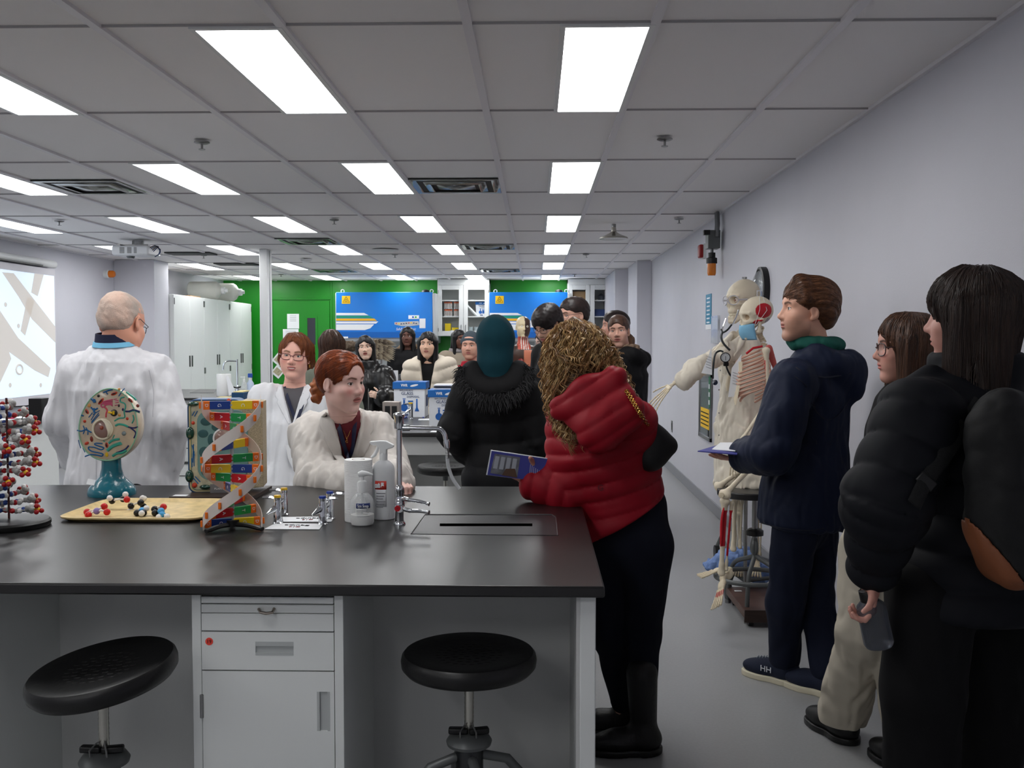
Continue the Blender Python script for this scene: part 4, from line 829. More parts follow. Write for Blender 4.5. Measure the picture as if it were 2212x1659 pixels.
for px,py in [(409,936),(408,1029)]: MB().sph(pf(px,py,.006),(.016,.016,.024),16).build('chloroplast',mat('chloroplast_green',(12,62,48),.15,coat=.8),t)
for px,py in [(415,873),(440,1053)]: MB().sph(pf(px,py,.006),(.022,.014,.009),16).build('chloroplast',mat('chloroplast_green',(12,62,48),.15,coat=.8),t)
for px,py,r in [(415,914,.007),(418,1049,.010),(489,866,.008)]: MB().sph(pf(px,py,.005),r,12).build('organelle',OR,t)
for a,b in [((413,898),(418,889)),((418,900),(424,888)),((413,962),(418,985)),((416,960),(414,1000)),((412,990),(413,1010)),((419,1030),(430,1042)),((416,1034),(426,1046)),((417,975),(417,1008))]: MB().tube([pf(*a),pf(*b)],.002,6).build('organelle_rod',OB,t)
v=pf(478,948,.01); MB().tube([v+(Rv*math.cos(a*PI/16)*.035+Vector((0,0,1))*math.sin(a*PI/16)*.035) for a in range(33)],.004,8,cap=False).build('nucleus_ring',WSTR,t)
MB().sph(v,(.033,.02,.033),20).build('nucleus',mat('nucleus_mauve',(150,120,112),.2),t)
MB().prism([pf(452,1046,.02),pf(505,1046,.02),pf(505,1080,.02),pf(452,1080,.02)],Fv*.004).build('name_plate',mat('plate_grey',(120,120,122),.4),t)
text('PLANT CELL',WSTR,t,pf(478,1056,.026),.007,right=Rv,width=.06)
# ---- books behind
for i,(x0,x1,y0,z0_,h,c,lab) in enumerate([(455,500,6.7,.91,.215,(120,25,35),'thick dark red book stack piece standing behind the plant cell model'),(500,526,6.62,.91,.235,(25,70,110),'blue book standing behind the plant cell model')]):
    a=P(x0,860,y0);b=P(x1,860,y0); t=thing('book',lab,'book',((a.x+b.x)/2,y0+.1,.91)); zz=P(x0,[862,848][i],y0).z
    B(a.x,b.x,y0,y0+.2,.91,zz).build('cover',mat('book_%d'%i,c,.6),t,bevel=.003); B(a.x+.01,b.x-.01,y0+.01,y0+.19,zz-.0,zz+.006).build('page_block',mat('pages',(225,205,140),.8),t)
# ================================================================ implicit surface modelling
F32=np.float32
def V3(v): return np.array(v,dtype=F32)
def nrm(v): v=np.array(v,dtype=float); return (v/np.linalg.norm(v)).astype(F32)
def ell(c,r,R=None):
    c=V3(c); r=V3(r)
    def f(p):
        q=p-c
        if R is not None: q=q@R
        q=q/r; k0=np.sqrt((q*q).sum(1))+1e-9; q=q/r; k1=np.sqrt((q*q).sum(1))+1e-9
        return k0*(k0-1)/k1
    return f
def sphere(c,r):
    c=V3(c); return lambda p: np.sqrt(((p-c)**2).sum(1))-r
def cone(a,b,ra,rb,fd=None,k=1.0):
    """tapered capsule, optionally flattened by k along fd"""
    a=V3(a); b=V3(b)
    if fd is not None:
        fd=nrm(fd); g=1/k-1
        st=lambda q: q+np.outer(q@fd,fd)*g if q.ndim==2 else q+fd*(q@fd)*g
        sc=(1+k)/2
    else: st=lambda q:q; sc=1
    bb=st(b-a); L=float(bb@bb)+1e-9
    def f(p):
        q=st(p-a); t=np.clip(q@bb/L,0,1); return (np.sqrt(((q-t[:,None]*bb)**2).sum(1))-(ra+(rb-ra)*t))*sc
    return f
def chain(pts,rs,fd=None,k=1.0,sm=.03): return U(sm,*[cone(pts[i],pts[i+1],rs[i],rs[i+1],fd,k) for i in range(len(pts)-1)])
def boxf(c,h,R=None,r=.01):
    c=V3(c); h=V3(h)-r
    def f(p):
        q=p-c
        if R is not None: q=q@R
        q=np.abs(q)-h; return np.sqrt((np.maximum(q,0)**2).sum(1))+np.minimum(q.max(1),0)-r
    return f
def smin(a,b,k):
    if k<=0: return np.minimum(a,b)
    h=np.maximum(k-np.abs(a-b),0)/k; return np.minimum(a,b)-h*h*k*.25
def U(k,*fs):
    def f(p):
        d=fs[0](p)
        for g in fs[1:]: d=smin(d,g(p),k)
        return d
    return f
def SUB(f,g,k=.005): return lambda p: -smin(-f(p),g(p),k)
def INT(f,g,k=.005): return lambda p: -smin(-f(p),-g(p),k)
def plane(n,o): 
    n=nrm(n); o=V3(o); return lambda p:(p-o)@n     # inside where below plane
def loft(a,b,st,ud,k=.9):
    """st: list of (t,ru,rw,ou,ow); elliptical sections along a->b; ud = section u axis"""
    a=V3(a); b=V3(b); w=b-a; L=float(np.linalg.norm(w)); w=w/L; u=V3(ud); u=u-w*(u@w); u=u/np.linalg.norm(u); v=np.cross(w,u).astype(F32)
    T=np.array([s[0] for s in st]); A=[np.array([(list(s)+[0,0])[i] for s in st]) for i in (1,2,3,4)]
    def f(p):
        q=p-a; z=q@w; t=z/L; ru=np.interp(t,T,A[0]);rw=np.interp(t,T,A[1]);x=q@u-np.interp(t,T,A[2]);y=q@v-np.interp(t,T,A[3])
        kk=np.sqrt((x/ru)**2+(y/rw)**2)+1e-6; d=(kk-1)*np.minimum(ru,rw)*k
        dz=np.maximum(-z+T[0]*L,z-T[-1]*L); return smin(-d,-dz,.03)*-1
    return f
def noise3(p,s,seed=0,oct=2):
    """cheap smooth pseudo noise in -1..1"""
    r=np.random.RandomState(seed); out=0; a=1; tot=0
    for o in range(oct):
        for _ in range(3):
            d=r.normal(size=3); d/=np.linalg.norm(d); d2=r.normal(size=3); d2/=np.linalg.norm(d2)
            out=out+a*np.sin((p@d.astype(F32))*s*6.28+r.rand()*6.28+1.6*np.sin((p@d2.astype(F32))*s*3.7+r.rand()*6.28)); tot+=a
        s*=2.1; a*=.5
    return out/tot*1.5
def wrinkle(f,amp,s,seed=0,st=(1,1,1)):
    st=V3(st)
    def g(p):
        n=noise3(p*st,s,seed,2); return f(p)+amp*(1-np.abs(n)*2)*.5
    return g
def surf(f,lo,hi,h,slack=.012,smooth=1):
    lo=np.array(lo,float); hi=np.array(hi,float); B_=8
    nb=np.maximum(1,np.ceil((hi-lo)/(h*B_)).astype(int)); n=nb*B_
    bi=np.stack(np.meshgrid(*[np.arange(k) for k in nb],indexing='ij'),-1).reshape(-1,3)
    cen=(lo+(bi*B_+B_/2-.5)*h).astype(F32); d=f(cen)
    V=np.empty((nb[0],nb[1],nb[2],B_,B_,B_),F32); V[:]=np.where(d<0,-1,1).reshape(nb)[:,:,:,None,None,None]
    act=np.where(np.abs(d)<B_*h*.87*1.15+slack)[0]
    off=np.stack(np.meshgrid(*[np.arange(B_)]*3,indexing='ij'),-1).reshape(-1,3)
    CH=400
    for s in range(0,len(act),CH):
        a=act[s:s+CH]; g=(bi[a][:,None,:]*B_+off[None]).reshape(-1,3); v=f((lo+g*h).astype(F32)).reshape(len(a),B_,B_,B_)
        V[bi[a,0],bi[a,1],bi[a,2]]=v
    V=V.transpose(0,3,1,4,2,5).reshape(n)
    V[0]=np.maximum(V[0],1e-4);V[-1]=np.maximum(V[-1],1e-4);V[:,0]=np.maximum(V[:,0],1e-4);V[:,-1]=np.maximum(V[:,-1],1e-4);V[:,:,0]=np.maximum(V[:,:,0],1e-4);V[:,:,-1]=np.maximum(V[:,:,-1],1e-4)
    S=(V<0); c=np.zeros(tuple(n-1),np.uint8)
    O=[(i,j,k) for i in(0,1) for j in(0,1) for k in(0,1)]
    sl=lambda o: tuple(slice(o[a],n[a]-1+o[a]) for a in range(3))
    for o in O: c+=S[sl(o)]
    I=np.argwhere((c>0)&(c<8))
    if len(I)==0: return np.zeros((0,3)),np.zeros((0,4),int)
    idx=np.full(tuple(n-1),-1,np.int32); idx[I[:,0],I[:,1],I[:,2]]=np.arange(len(I))
    val={o:V[I[:,0]+o[0],I[:,1]+o[1],I[:,2]+o[2]] for o in O}
    acc=np.zeros((len(I),3)); cnt=np.zeros(len(I))
    for o in O:
        for a in range(3):
            if o[a]==0:
                o2=list(o); o2[a]=1; o2=tuple(o2); va=val[o]; vb=val[o2]; m=(va<0)!=(vb<0)
                t=np.where(m,va/(va-vb+1e-12),0); pt=np.array(o,float)[None]+np.zeros((len(I),3)); pt[:,a]+=t
                acc+=pt*m[:,None]; cnt+=m
    vs=lo+(I+acc/np.maximum(cnt,1)[:,None])*h
    quads=[]
    for a in range(3):
        b=(a+1)%3; cc=(a+2)%3
        s0=[slice(None)]*3; s1=[slice(None)]*3; s0[a]=slice(0,n[a]-1); s1[a]=slice(1,n[a])
        s0[b]=s1[b]=slice(1,n[b]-1); s0[cc]=s1[cc]=slice(1,n[cc]-1)
        A=S[tuple(s0)]; Bq=S[tuple(s1)]; E=np.argwhere(A!=Bq)
        if len(E)==0: continue
        inside=A[E[:,0],E[:,1],E[:,2]]; E=E.copy(); E[:,b]+=1; E[:,cc]+=1
        def ix(db,dc):
            q=E.copy(); q[:,b]-=db; q[:,cc]-=dc; return idx[q[:,0],q[:,1],q[:,2]]
        q=np.stack([ix(1,1),ix(0,1),ix(0,0),ix(1,0)],1); q[~inside]=q[~inside][:,::-1]; quads.append(q)
    Q=np.concatenate(quads); Q=Q[(Q>=0).all(1)]
    if smooth:
        for _ in range(smooth):
            e=np.concatenate([Q[:,[0,1]],Q[:,[1,2]],Q[:,[2,3]],Q[:,[3,0]]]); e=np.concatenate([e,e[:,::-1]])
            sm=np.zeros_like(vs); ct=np.bincount(e[:,0],minlength=len(vs))
            for a in range(3): sm[:,a]=np.bincount(e[:,0],weights=vs[e[:,1],a],minlength=len(vs))
            vs=vs*.5+.5*sm/np.maximum(ct,1)[:,None]
    return vs,Q
def sdf_obj(name,parts,m,parent,colf=None):
    """parts: list of (f,lo,hi,h); merged in one mesh object under parent"""
    vv=[];qq=[];b=0
    for pt in parts:
        f,lo,hi,h=pt[:4]; v,q=surf(f,lo,hi,h,*(pt[4:])); vv.append(v); qq.append(q+b); b+=len(v)
    v=np.concatenate(vv); q=np.concatenate(qq)
    me=bpy.data.meshes.new(name); me.vertices.add(len(v)); me.vertices.foreach_set('co',v.astype(F32).ravel())
    me.loops.add(len(q)*4); me.loops.foreach_set('vertex_index',q.astype(np.int32).ravel()); me.polygons.add(len(q)); me.polygons.foreach_set('loop_start',np.arange(0,len(q)*4,4,dtype=np.int32))
    me.polygons.foreach_set('use_smooth',np.ones(len(q),bool)); me.update(calc_edges=True); me.validate()
    me.materials.append(m)
    if colf is not None:
        c=colf(v.astype(F32)); at=me.color_attributes.new('Col','FLOAT_COLOR','POINT'); at.data.foreach_set('color',np.concatenate([c,np.ones((len(c),1))],1).astype(F32).ravel())
    return link(name,me,parent)
class Frame:
    """local frame: x = own right, y = forward, z = up.  yaw 0 faces the camera, 90 faces image right"""
    def __init__(s,o,yaw,pitch=0,roll=0,sc=1):
        a=math.radians(yaw); pt=math.radians(pitch); rl=math.radians(roll)
        F=np.array([math.sin(a),-math.cos(a),0]); Uu=np.array([0,0,1.]); R=np.cross(F,Uu)
        F2=F*math.cos(pt)-Uu*math.sin(pt); U2=Uu*math.cos(pt)+F*math.sin(pt); R2=R*math.cos(rl)-U2*math.sin(rl); U3=U2*math.cos(rl)+R*math.sin(rl)
        s.M=np.stack([R2,F2,U3],1).astype(F32); s.o=V3(o); s.sc=sc
    def loc(s,p): return (p-s.o)@s.M/s.sc
    def w(s,x,y,z): return s.o+s.M@(np.array([x,y,z],dtype=F32)*s.sc)
    def f(s,g): return lambda p: g(s.loc(p))*s.sc
def mirror(g): 
    def f(p):
        q=p.copy(); q[:,0]=np.abs(q[:,0]); return g(q)
    return f
def head_sdf(sex='f',jaw=1.0,nose=1.0,mouth=0,smile=0,fat=0):
    m=sex=='m'; jw=jaw
    skull=U(.04,ell((0,-.018,.04),(.074+fat*.003,.092,.083)),ell((0,.026,.052),(.060,.060,.055)),mirror(ell((.030,.046,-.046),(.028+fat*.004,.034,.034))),ell((0,.034,-.025),(.058*jw+fat*.004,.060,.088)))
    g=[skull,
       ell((0,.068,-.098),(.026 if m else .021,.020,.018)),
       mirror(cone((.043*jw,.012,-.06),(.018,.064,-.099),.021+(.004 if m else 0)+fat*.006,.014)),
       mirror(ell((.044,.058,-.020),(.021,.022,.017))),
       mirror(cone((.014,.080,.034),(.044,.066,.034),.009 if m else .0065,.008))]
    f=U(.022,*g)
    f=SUB(f,mirror(ell((.0315,.101,.012),(.0185,.018,.0125))),.016)      # sockets
    n=nose
    nz=U(.010,cone((0,.083,.022),(0,.1055*1,-.018),.0062,.0088),ell((0,.1065,-.024),(.0092*n,.0095,.0085)),mirror(ell((.0115*n,.097,-.027),(.0075,.010,.0068))))
    f=U(.012,f,nz)
    f=SUB(f,mirror(ell((.0058,.103,-.0345),(.0032,.005,.003))),.003)
    op=.004+mouth*.006
    sy=.003*smile
    def lipc(s): return lambda p: s(np.stack([p[:,0]*(1-.1*smile),p[:,1]+p[:,0]**2*(9-2*smile),p[:,2]-p[:,0]**2*(5*smile)],1))
    up=ell((0,.0925,-.0515+op*.25),(.0225,.0075,.0050)); lo=ell((0,.0910,-.0620-op*.35),(.0185,.0075,.0056))
    f=U(.006,f,lipc(up)); f=U(.006,f,lipc(lo))
    f=SUB(f,lipc(ell((0,.100,-.0568-op*.05),(.021,.012,.0010+mouth*.0040))),.0025)
    f=SUB(f,ell((0,.100,-.077),(.016,.0065,.005)),.012)
    ear=SUB(mirror(ell((.077,-.008,.000),(.0070,.0160,.0285),rotm(-.18,.0,.12))),mirror(ell((.0835,-.004,.003),(.006,.010,.018))),.006)
    ear=U(.006,ear,mirror(ell((.074,-.001,-.024),(.006,.009,.010))))
    f=U(.006,f,ear)
    eye=mirror(sphere((.0310,.0735,.0105),.0125))
    lid=mirror(SUB(sphere((.0310,.0740,.0108),.0142),lambda p: eye_open(p,.0068 if not smile else .0050),.0012))
    f=U(.004,f,lid)
    f=U(0,f,eye)
    return f
def eye_open(p,hh):
    x=p[:,0]-.0315; z=p[:,2]-.0100-x*.08; k=(x/.0135)**2+(z/hh)**2
    return np.maximum((np.sqrt(k)-1)*hh,.074-p[:,1])
def rotm(x,y,z):
    return np.array(Matrix.Rotation(z,3,'Z')@Matrix.Rotation(y,3,'Y')@Matrix.Rotation(x,3,'X'),dtype=F32)
def mixc(c,c2,k): k=np.clip(k,0,1)[:,None]; return c*(1-k)+np.array(lin(c2))*k
def head_color(skin,lips=(190,110,105),brow=(90,60,45),iris=(80,60,45),stub=None,blush=0,gaze=(0,0),sm=0,mouth=0,hh=.0068,browth=.0042,teeth=0):
    def f(p):
        c=np.tile(np.array(lin(skin)),(len(p),1)); x=np.abs(p[:,0]); y=p[:,1]; z=p[:,2]
        if blush: c=mixc(c,(215,120,110),blush*np.exp(-((x-.042)**2/.00035+(z+.022)**2/.0003))*(y>.02)); c=mixc(c,(215,120,105),blush*.6*np.exp(-(x**2/.00012+(z+.022)**2/.0001))*(y>.09))
        if stub is not None:
            k=((z<-.035)&(y>-.0)).astype(float)*np.clip((-.03-z)/.02,0,1)*.5; c=mixc(c,stub,k)
        zl=z-x*x*5*sm
        lipm=((x/.0225)**2+((zl+.0572)/(.0118+mouth*.004))**2<1)&(y>.078)
        c=mixc(c,lips,lipm*.85); c=mixc(c,(90,35,35),((x/.0205)**2+((zl+.0568)/(.0011+mouth*.0035))**2<1)*(y>.07)*.8)
        if teeth: c=mixc(c,(232,224,214),((x/.017)**2+((zl+.0568)/.0028)**2<1)*(y>.075)*1.0)
        bz=.0300+.005*np.clip((x-.012)/.02,0,1)-.006*np.clip((x-.036)/.016,0,1)
        k=np.clip(1.5-np.abs(z-bz)/browth,0,1)*np.clip((x-.010)/.004,0,1)*np.clip((.052-x)/.008,0,1)*(y>.05)
        c=mixc(c,brow,k*.9)
        ev=np.stack([x-.0310,y-.0735,z-.0105],1); r=np.sqrt((ev**2).sum(1)); e=(r<.0134)&(y>.074)
        op=eye_open(np.stack([x,y,z],1),hh)
        e=e&(op<.0006)
        c=mixc(c,(225,220,215),e*1.0)
        sgn=np.sign(p[:,0]); gx=ev[:,0]-sgn*gaze[0]; gz=ev[:,2]-gaze[1]; rr=np.sqrt(gx**2+gz**2)
        c=mixc(c,iris,e*(rr<.0060)); c=mixc(c,(12,10,10),e*(rr<.0026))
        lash=(np.abs(op)<.0011)&(r<.0158)&(y>.073)&(z>.0095)
        c=mixc(c,tuple(v*.45 for v in brow),lash*.8)
        c=mixc(c,(120,50,45),((x-.0062)**2+(z+.034)**2<.0032**2)*(y>.09)*.6)
        return c
    return f
# ================================================================ people
SKIN=mat('skin',(225,180,160),.5,attr=True,sss=.08,bump=.06,bs=900)
def cloth(name,c,r=.75,fold=.5,fs=7,st=(1,1,.6),**k): k.setdefault('bd',.03); k.setdefault('ridged',True); return mat(name,c,r,bump=fold,bs=fs,bstretch=st,spec=.25,detail=2,**k)
def hairm(name,c,c2,st=(90,90,7),r=.42): return mat(name,c,r,c2=c2,var=1,vs=1.0,vstretch=st,detail=3,spec=.4)
def quilt(f,a,b,sp,amp,ph=0):
    a=V3(a); w=nrm(V3(b)-a)
    return lambda p: f(p)-amp*(np.sqrt(np.abs(np.sin(PI*((p-a)@w/sp+ph)))+1e-6)-.6)
def hand_sdf(curl=(.5,.5,.55,.6),spread=.08,thumb=(.6,.3),side=1,sc=1.0):
    """wrist at origin, fingers +y, palm faces -z, thumb on +x*side"""
    fs=[U(.02,ell((0,.045,0),(.038,.05,.014)),cone((0,-.03,0),(0,.02,0),.024,.026))]
    def bend(b,a,ls,rs,cu):
        pts=[np.array(b,float)]; ang=0
        for i,l in enumerate(ls):
            ang+=cu[i]; d=np.array([math.sin(a)*math.cos(ang),math.cos(a)*math.cos(ang),-math.sin(ang)]); pts.append(pts[-1]+d*l)
        return U(.004,*[cone(pts[i],pts[i+1],rs[i],rs[i+1]) for i in range(len(ls))])
    out=[]
    for i,(x,l) in enumerate(((.027,.9),(.009,1.0),(-.009,.94),(-.026,.76))):
        c=curl[i]; out.append(bend((x*side,.082-abs(x)*.2,0),(x*side)*spread*30*.35,[.042*l,.027*l,.021*l],[.0088,.0082,.0074,.0062],[c*.9,c*1.1,c*.7]))
    th=bend((.026*side,.012,-.004),side*(.9-.3*thumb[0]),[.034,.032,.026],[.0125,.0105,.0095,.0075],[.25,thumb[0]*.5,thumb[1]])
    f=fs[0]
    for g in out: f=U(.004,f,g)
    return U(.010,f,th)
def dirframe(o,ydir,zdir,sc=1):
    fr=Frame(o,0,0,0,sc); y=nrm(ydir); z=V3(zdir); z=z-y*(z@y); z=nrm(z); x=np.cross(y,z); fr.M=np.stack([x,y,z],1).astype(F32); return fr
def bbox(pts,pad):
    a=np.array([np.array(p,float) for p in pts]); return a.min(0)-pad,a.max(0)+pad
class Person:
    def __init__(s,label,hp,Y,yaw,pitch=0,roll=0,hs=1.0,sex='f',byaw=None,skin=(225,180,160),face={},fcol={},cat='person',bs=None,J={},det=.003,lean=(0,0)):
        s.Y=Y; o=np.array(P(hp[0],hp[1],Y)); s.h=Frame(o,yaw,pitch,roll,hs); s.hs=hs; s.det=det
        byaw=yaw if byaw is None else byaw; s.b=Frame(o,byaw); s.Rb=s.b.M[:,0]; s.Fb=s.b.M[:,1]
        k=bs or hs; s.k=k
        nb=s.h.w(0,-.035,-.165); nb=np.array(nb)-np.array([0,0,.03*k])
        hz=o[2]+.12*hs; pel=np.array([nb[0]+lean[0],nb[1]+lean[1],min(.53*hz/.97,nb[2]-.50*k)])
        j=dict(nb=nb,pel=pel); Rb=np.array(s.Rb,float);Fb=np.array(s.Fb,float); Z=np.array([0,0,1.])
        for sd,sg in(('r',1),('l',-1)):
            j['s'+sd]=nb+Rb*sg*.165*k-Z*.055*k; j['e'+sd]=j['s'+sd]+Rb*sg*.05*k-Z*.27*k-Fb*.02; j['w'+sd]=j['e'+sd]-Z*.23*k+Fb*.09
            j['h'+sd]=pel+Rb*sg*.085*k-Z*.03; j['k'+sd]=np.array([j['h'+sd][0],j['h'+sd][1],pel[2]*.52])+Fb*.02; j['a'+sd]=np.array([j['h'+sd][0],j['h'+sd][1],.09])
        for n,v in J.items(): j[n]=np.array(v,float)
        s.j=j; s.sex=sex
        s.t=thing('person',label,cat,(float(pel[0]),float(pel[1]),0.0))
        s.face=dict(face); s.tops=[];
        if sex=='f': s.face.setdefault('jaw',.92)
        s.fcol=dict(fcol); s.skin=skin; s.hands=[]
    def body(s,hands=True,legs=True,neck=None):
        j=s.j;k=s.k; hf=s.h.f(head_sdf(s.sex,**s.face)); hs=s.hs
        nk=cone(s.h.w(0,-.018,-.04),j['nb']+np.array([0,0,-.02]),.053*hs,.060*hs)
        neckf=U(.03,hf,nk)
        tor=U(.05,cone(j['pel'],(j['pel']*.35+j['nb']*.65),.085*k,.085*k,s.Fb,.7),cone(j['sl'],j['sr'],.05*k,.05*k),cone(j['nb']+(j['pel']-j['nb'])*.22,j['nb'],.075*k,.055*k,s.Fb,.8))
        fs=[nk,tor]
        for sd in'lr':
            fs.append(chain([j['s'+sd],j['e'+sd],j['w'+sd]],[.045*k,.036*k,.025*k]))
            if legs: fs.append(chain([j['h'+sd],j['k'+sd],j['a'+sd]],[.075*k,.05*k,.035*k]))
        bf=U(.03,*fs)
        lo,hi=bbox([j[n] for n in j],.13); o=s.h.o; full=U(.03,hf,bf)
        parts=[]
        zc=float(s.h.w(0,0,-.13)[2])
        cut=lambda f,up: (lambda p: np.maximum(f(p),(p[:,2]-zc) if not up else (zc-.012-p[:,2])))
        hlo=o-.17*hs; hhi=o+.17*hs; hlo[2]=zc-.03
        parts.append((cut(U(.03,hf,nk,tor),True),hlo,hhi,s.det))
        parts.append((cut(bf,False),lo,hi,.014,.02))
        for (f,c,hh) in s.hands: parts.append((f,np.array(c)-.115,np.array(c)+.115,hh))
        hc=head_color(s.skin,**s.fcol); base=np.array(lin(s.skin))
        def cf(p):
            q=s.h.loc(p); c=hc(q); far=(q[:,2]<-.14)|(np.abs(q).max(1)>.2); c[far]=base; return c
        s.bodyobj=sdf_obj('body',parts,SKIN,s.t,cf); return s
    def hand(s,wr,yd,zd,curl=(.5,.5,.55,.6),thumb=(.6,.3),side=1,h=.0035,sc=.95):
        fr=dirframe(wr,yd,zd,sc); f=fr.f(hand_sdf(curl,thumb=thumb,side=side)); s.hands.append((f,fr.w(0,.07,0),h)); return fr
    # ---------- clothes
    def torso_f(s,hem,t=.02,w=(1,1,1),dp=.62,flare=1.0,top=.0,yoke=.07):
        j=s.j;k=s.k; nb=j['nb']+np.array([0,0,top]); pel=j['pel']; ax=nb-pel; L=np.linalg.norm(ax); low=pel+ax*((hem-pel[2])/ax[2]); 
        tt=lambda z: (z)/1.0
        Lt=np.linalg.norm(nb-low); fp=lambda d: 1-(d*k)/Lt    # distance below neck base
        wd=.165*k
        st=[(0,wd*w[0]*flare+t,wd*w[0]*flare*dp+t),(max(.02,fp(.52)) ,wd*w[0]+t,wd*w[0]*dp+t),(max(.04,fp(.36)),wd*.86*w[1]+t,wd*.86*dp*w[1]+t),(max(.06,fp(.16)),wd*1.0*w[2]+t,wd*.68*w[2]+t),(max(.08,fp(.05)),wd*.72*w[2]+t,wd*.52+t),(1.0,.065*k+t*.6,.06*k+t*.6)]
        st=sorted(st,key=lambda q:q[0])
        f=loft(low,nb,st,s.Rb)
        y=chain([j['sl'],j['nb']-np.array([0,0,.045*k]),j['sr']],[yoke*k*.82+t*.5,yoke*k+t*.5,yoke*k*.82+t*.5],sm=.05)
        return f,y,low,nb
    def sleeve_f(s,sd,t=.02,r=(.062,.052,.042),end=1.0):
        j=s.j;k=s.k; W=j['e'+sd]+(j['w'+sd]-j['e'+sd])*end
        return chain([j['s'+sd],j['e'+sd],W],[r[0]*k+t,r[1]*k+t,r[2]*k+t],sm=.035)
    def top(s,name,m,hem=.8,t=.02,w=(1,1,1),dp=.62,flare=1.0,h=.007,r=(.062,.052,.042),q=None,wr=None,collar=None,vneck=None,end=.97,extra=None,sm=.05,label=None,yoke=.07,open_=None,slv='lr',colf=None,cut=None):
        f,y,low,nb=s.torso_f(hem,t,w,dp,flare,yoke=yoke); j=s.j
        if q: f=quilt(f,low,nb,q[0],q[1])
        f=U(sm,f,y)
        for sd in slv:
            a=s.sleeve_f(sd,t,r,end)
            if q:
                a1=quilt(a,j['s'+sd],j['e'+sd],q[0],q[1]); a2=quilt(a,j['e'+sd],j['w'+sd],q[0],q[1])
                e=j['e'+sd]; dd=nrm(nrm(e-j['s'+sd])+nrm(j['w'+sd]-e))
                a=(lambda a1,a2,e,dd:(lambda p: np.where((p-V3(e))@dd<0,a1(p),a2(p))))(a1,a2,e,dd)
            f=U(.03,f,a)
        if collar:
            c0=j['nb']; rr,hh,tk=collar
            ring=lambda p:(np.sqrt((np.sqrt(((s.b.loc(p)-s.b.loc(V3(c0)[None]))[:,0])**2+((s.b.loc(p)-s.b.loc(V3(c0)[None]))[:,1]/1.05)**2)-rr)**2+np.maximum(np.abs((p[:,2]-c0[2]-hh*.5))-hh*.5,0)**2)-tk)
            f=U(.02,f,ring)
        if extra is not None: f=U(.03,f,extra) if not isinstance(extra,tuple) else U(extra[1],f,extra[0])
        if wr: f=wrinkle(f,wr[0],wr[1],len(name)+int(hem*7),(1,1,.4)); f=wrinkle(f,wr[0]*.45,wr[1]*2.3,len(name)+3,(1,1,.45))
        if cut is not None: f=INT(f,cut,.01)
        if vneck:   # (depth below nb, half width at top)
            d,hw=vneck
            def vn(p):
                q=s.b.loc(p)-s.b.loc(V3(j['nb'])[None]); z=q[:,2]; lim=hw*(z+d)/(d+.02); return np.maximum(np.abs(q[:,0])-lim,-(q[:,1]+.01))
            f=SUB(f,vn,.006)
        nh=cone(j['nb']-np.array([0,0,.02]),s.h.w(0,-.02,-.06),.050*s.hs,.056*s.hs)
        f=SUB(f,nh,.004) if not vneck else f
        lo,hi=bbox([j['sl'],j['sr'],j['el'],j['er'],j['wl'],j['wr'],low,nb],.30); lo[2]=max(hem-.02,0) if min(j['wl'][2],j['wr'][2])>hem+.1 else min(j['wl'][2],j['wr'][2])-.12
        lo[2]=min(lo[2],hem-.02)
        o=sdf_obj(name,[(f,lo,hi,h,.02)],m,s.t,colf); s.tops.append(f)
        if label: o['label']=label
        return o
    def pants(s,m,t=.014,r=(.080,.060,.050),h=.009,end=.96,wr=(.006,5),waist=.11,name='trousers'):
        j=s.j;k=s.k; fs=[cone(j['pel']+np.array([0,0,.08]),j['pel'],waist*k+t,.135*k+t,s.Fb,.75)]
        for sd in'lr':
            A=j['k'+sd]+(j['a'+sd]-j['k'+sd])*end; fs.append(chain([j['h'+sd],j['k'+sd],A],[r[0]*k+t,r[1]*k+t,r[2]*k+t]))
        f=fs[0]
        g=smin_pair=fs[1:]
        f=U(.05,fs[0],fs[1]); f2=U(.05,fs[0],fs[2]); ff=lambda p: smin(f(p),f2(p),.008)
        if wr: ff=wrinkle(ff,wr[0],wr[1],3,(1,1,.5))
        lo,hi=bbox([j[n] for n in('pel','hl','hr','kl','kr','al','ar')],.17); lo[2]=min(j['al'][2],j['ar'][2])-.03; hi[2]=j['pel'][2]+.2
        return sdf_obj(name,[(ff,lo,hi,h,.02)],m,s.t)
    def shoes(s,m,dirs=None,L=.26,h=.006,sole=None,name='shoe',boot=0):
        for i,sd in enumerate('lr'):
            a=s.j['a'+sd]; d=np.array(dirs[i] if dirs is not None else s.Fb,float); 
            if len(d)==2: d=np.array([d[0],d[1],0])
            d=d/np.linalg.norm(d); fr=dirframe(np.array(a),d,(0,0,1)); b=float(a[2])
            base=-b+.0
            f=U(.03,ell((0,.10*L/.26,base+.045),(.045,.085*L/.26,.038)),ell((0,-.02,base+.05),(.038,.055,.045)),cone((0,.0,base+.06),(0,.09,base+.05),.042,.038),cone((0,-.01,base+.05),(0,0,base+.12+boot),.045,.047+boot*.06))
            g=INT(f,lambda p:(base+.012-p[:,2]),.004)
            lo,hi=bbox([fr.w(0,-.1,base),fr.w(0,.22,base)],.09); hi[2]=a[2]+.10+boot; lo[2]=-.01+float(a[2])+base
            o=sdf_obj(name,[(fr.f(g),lo,hi,h,.02)],m,s.t)
            sf=lambda p: np.maximum(np.maximum(f(np.stack([p[:,0]*.93,p[:,1]*.97,np.maximum(p[:,2],base+.035)],1))-.002,p[:,2]-(base+.026)),(base)-p[:,2])
            lo2=lo.copy(); lo2[2]=a[2]+base-.01; hi2=hi.copy(); hi2[2]=a[2]+base+.05
            sdf_obj('sole',[(fr.f(sf),lo2,hi2,h*.8,.03)],sole or BLK,o)
        return s
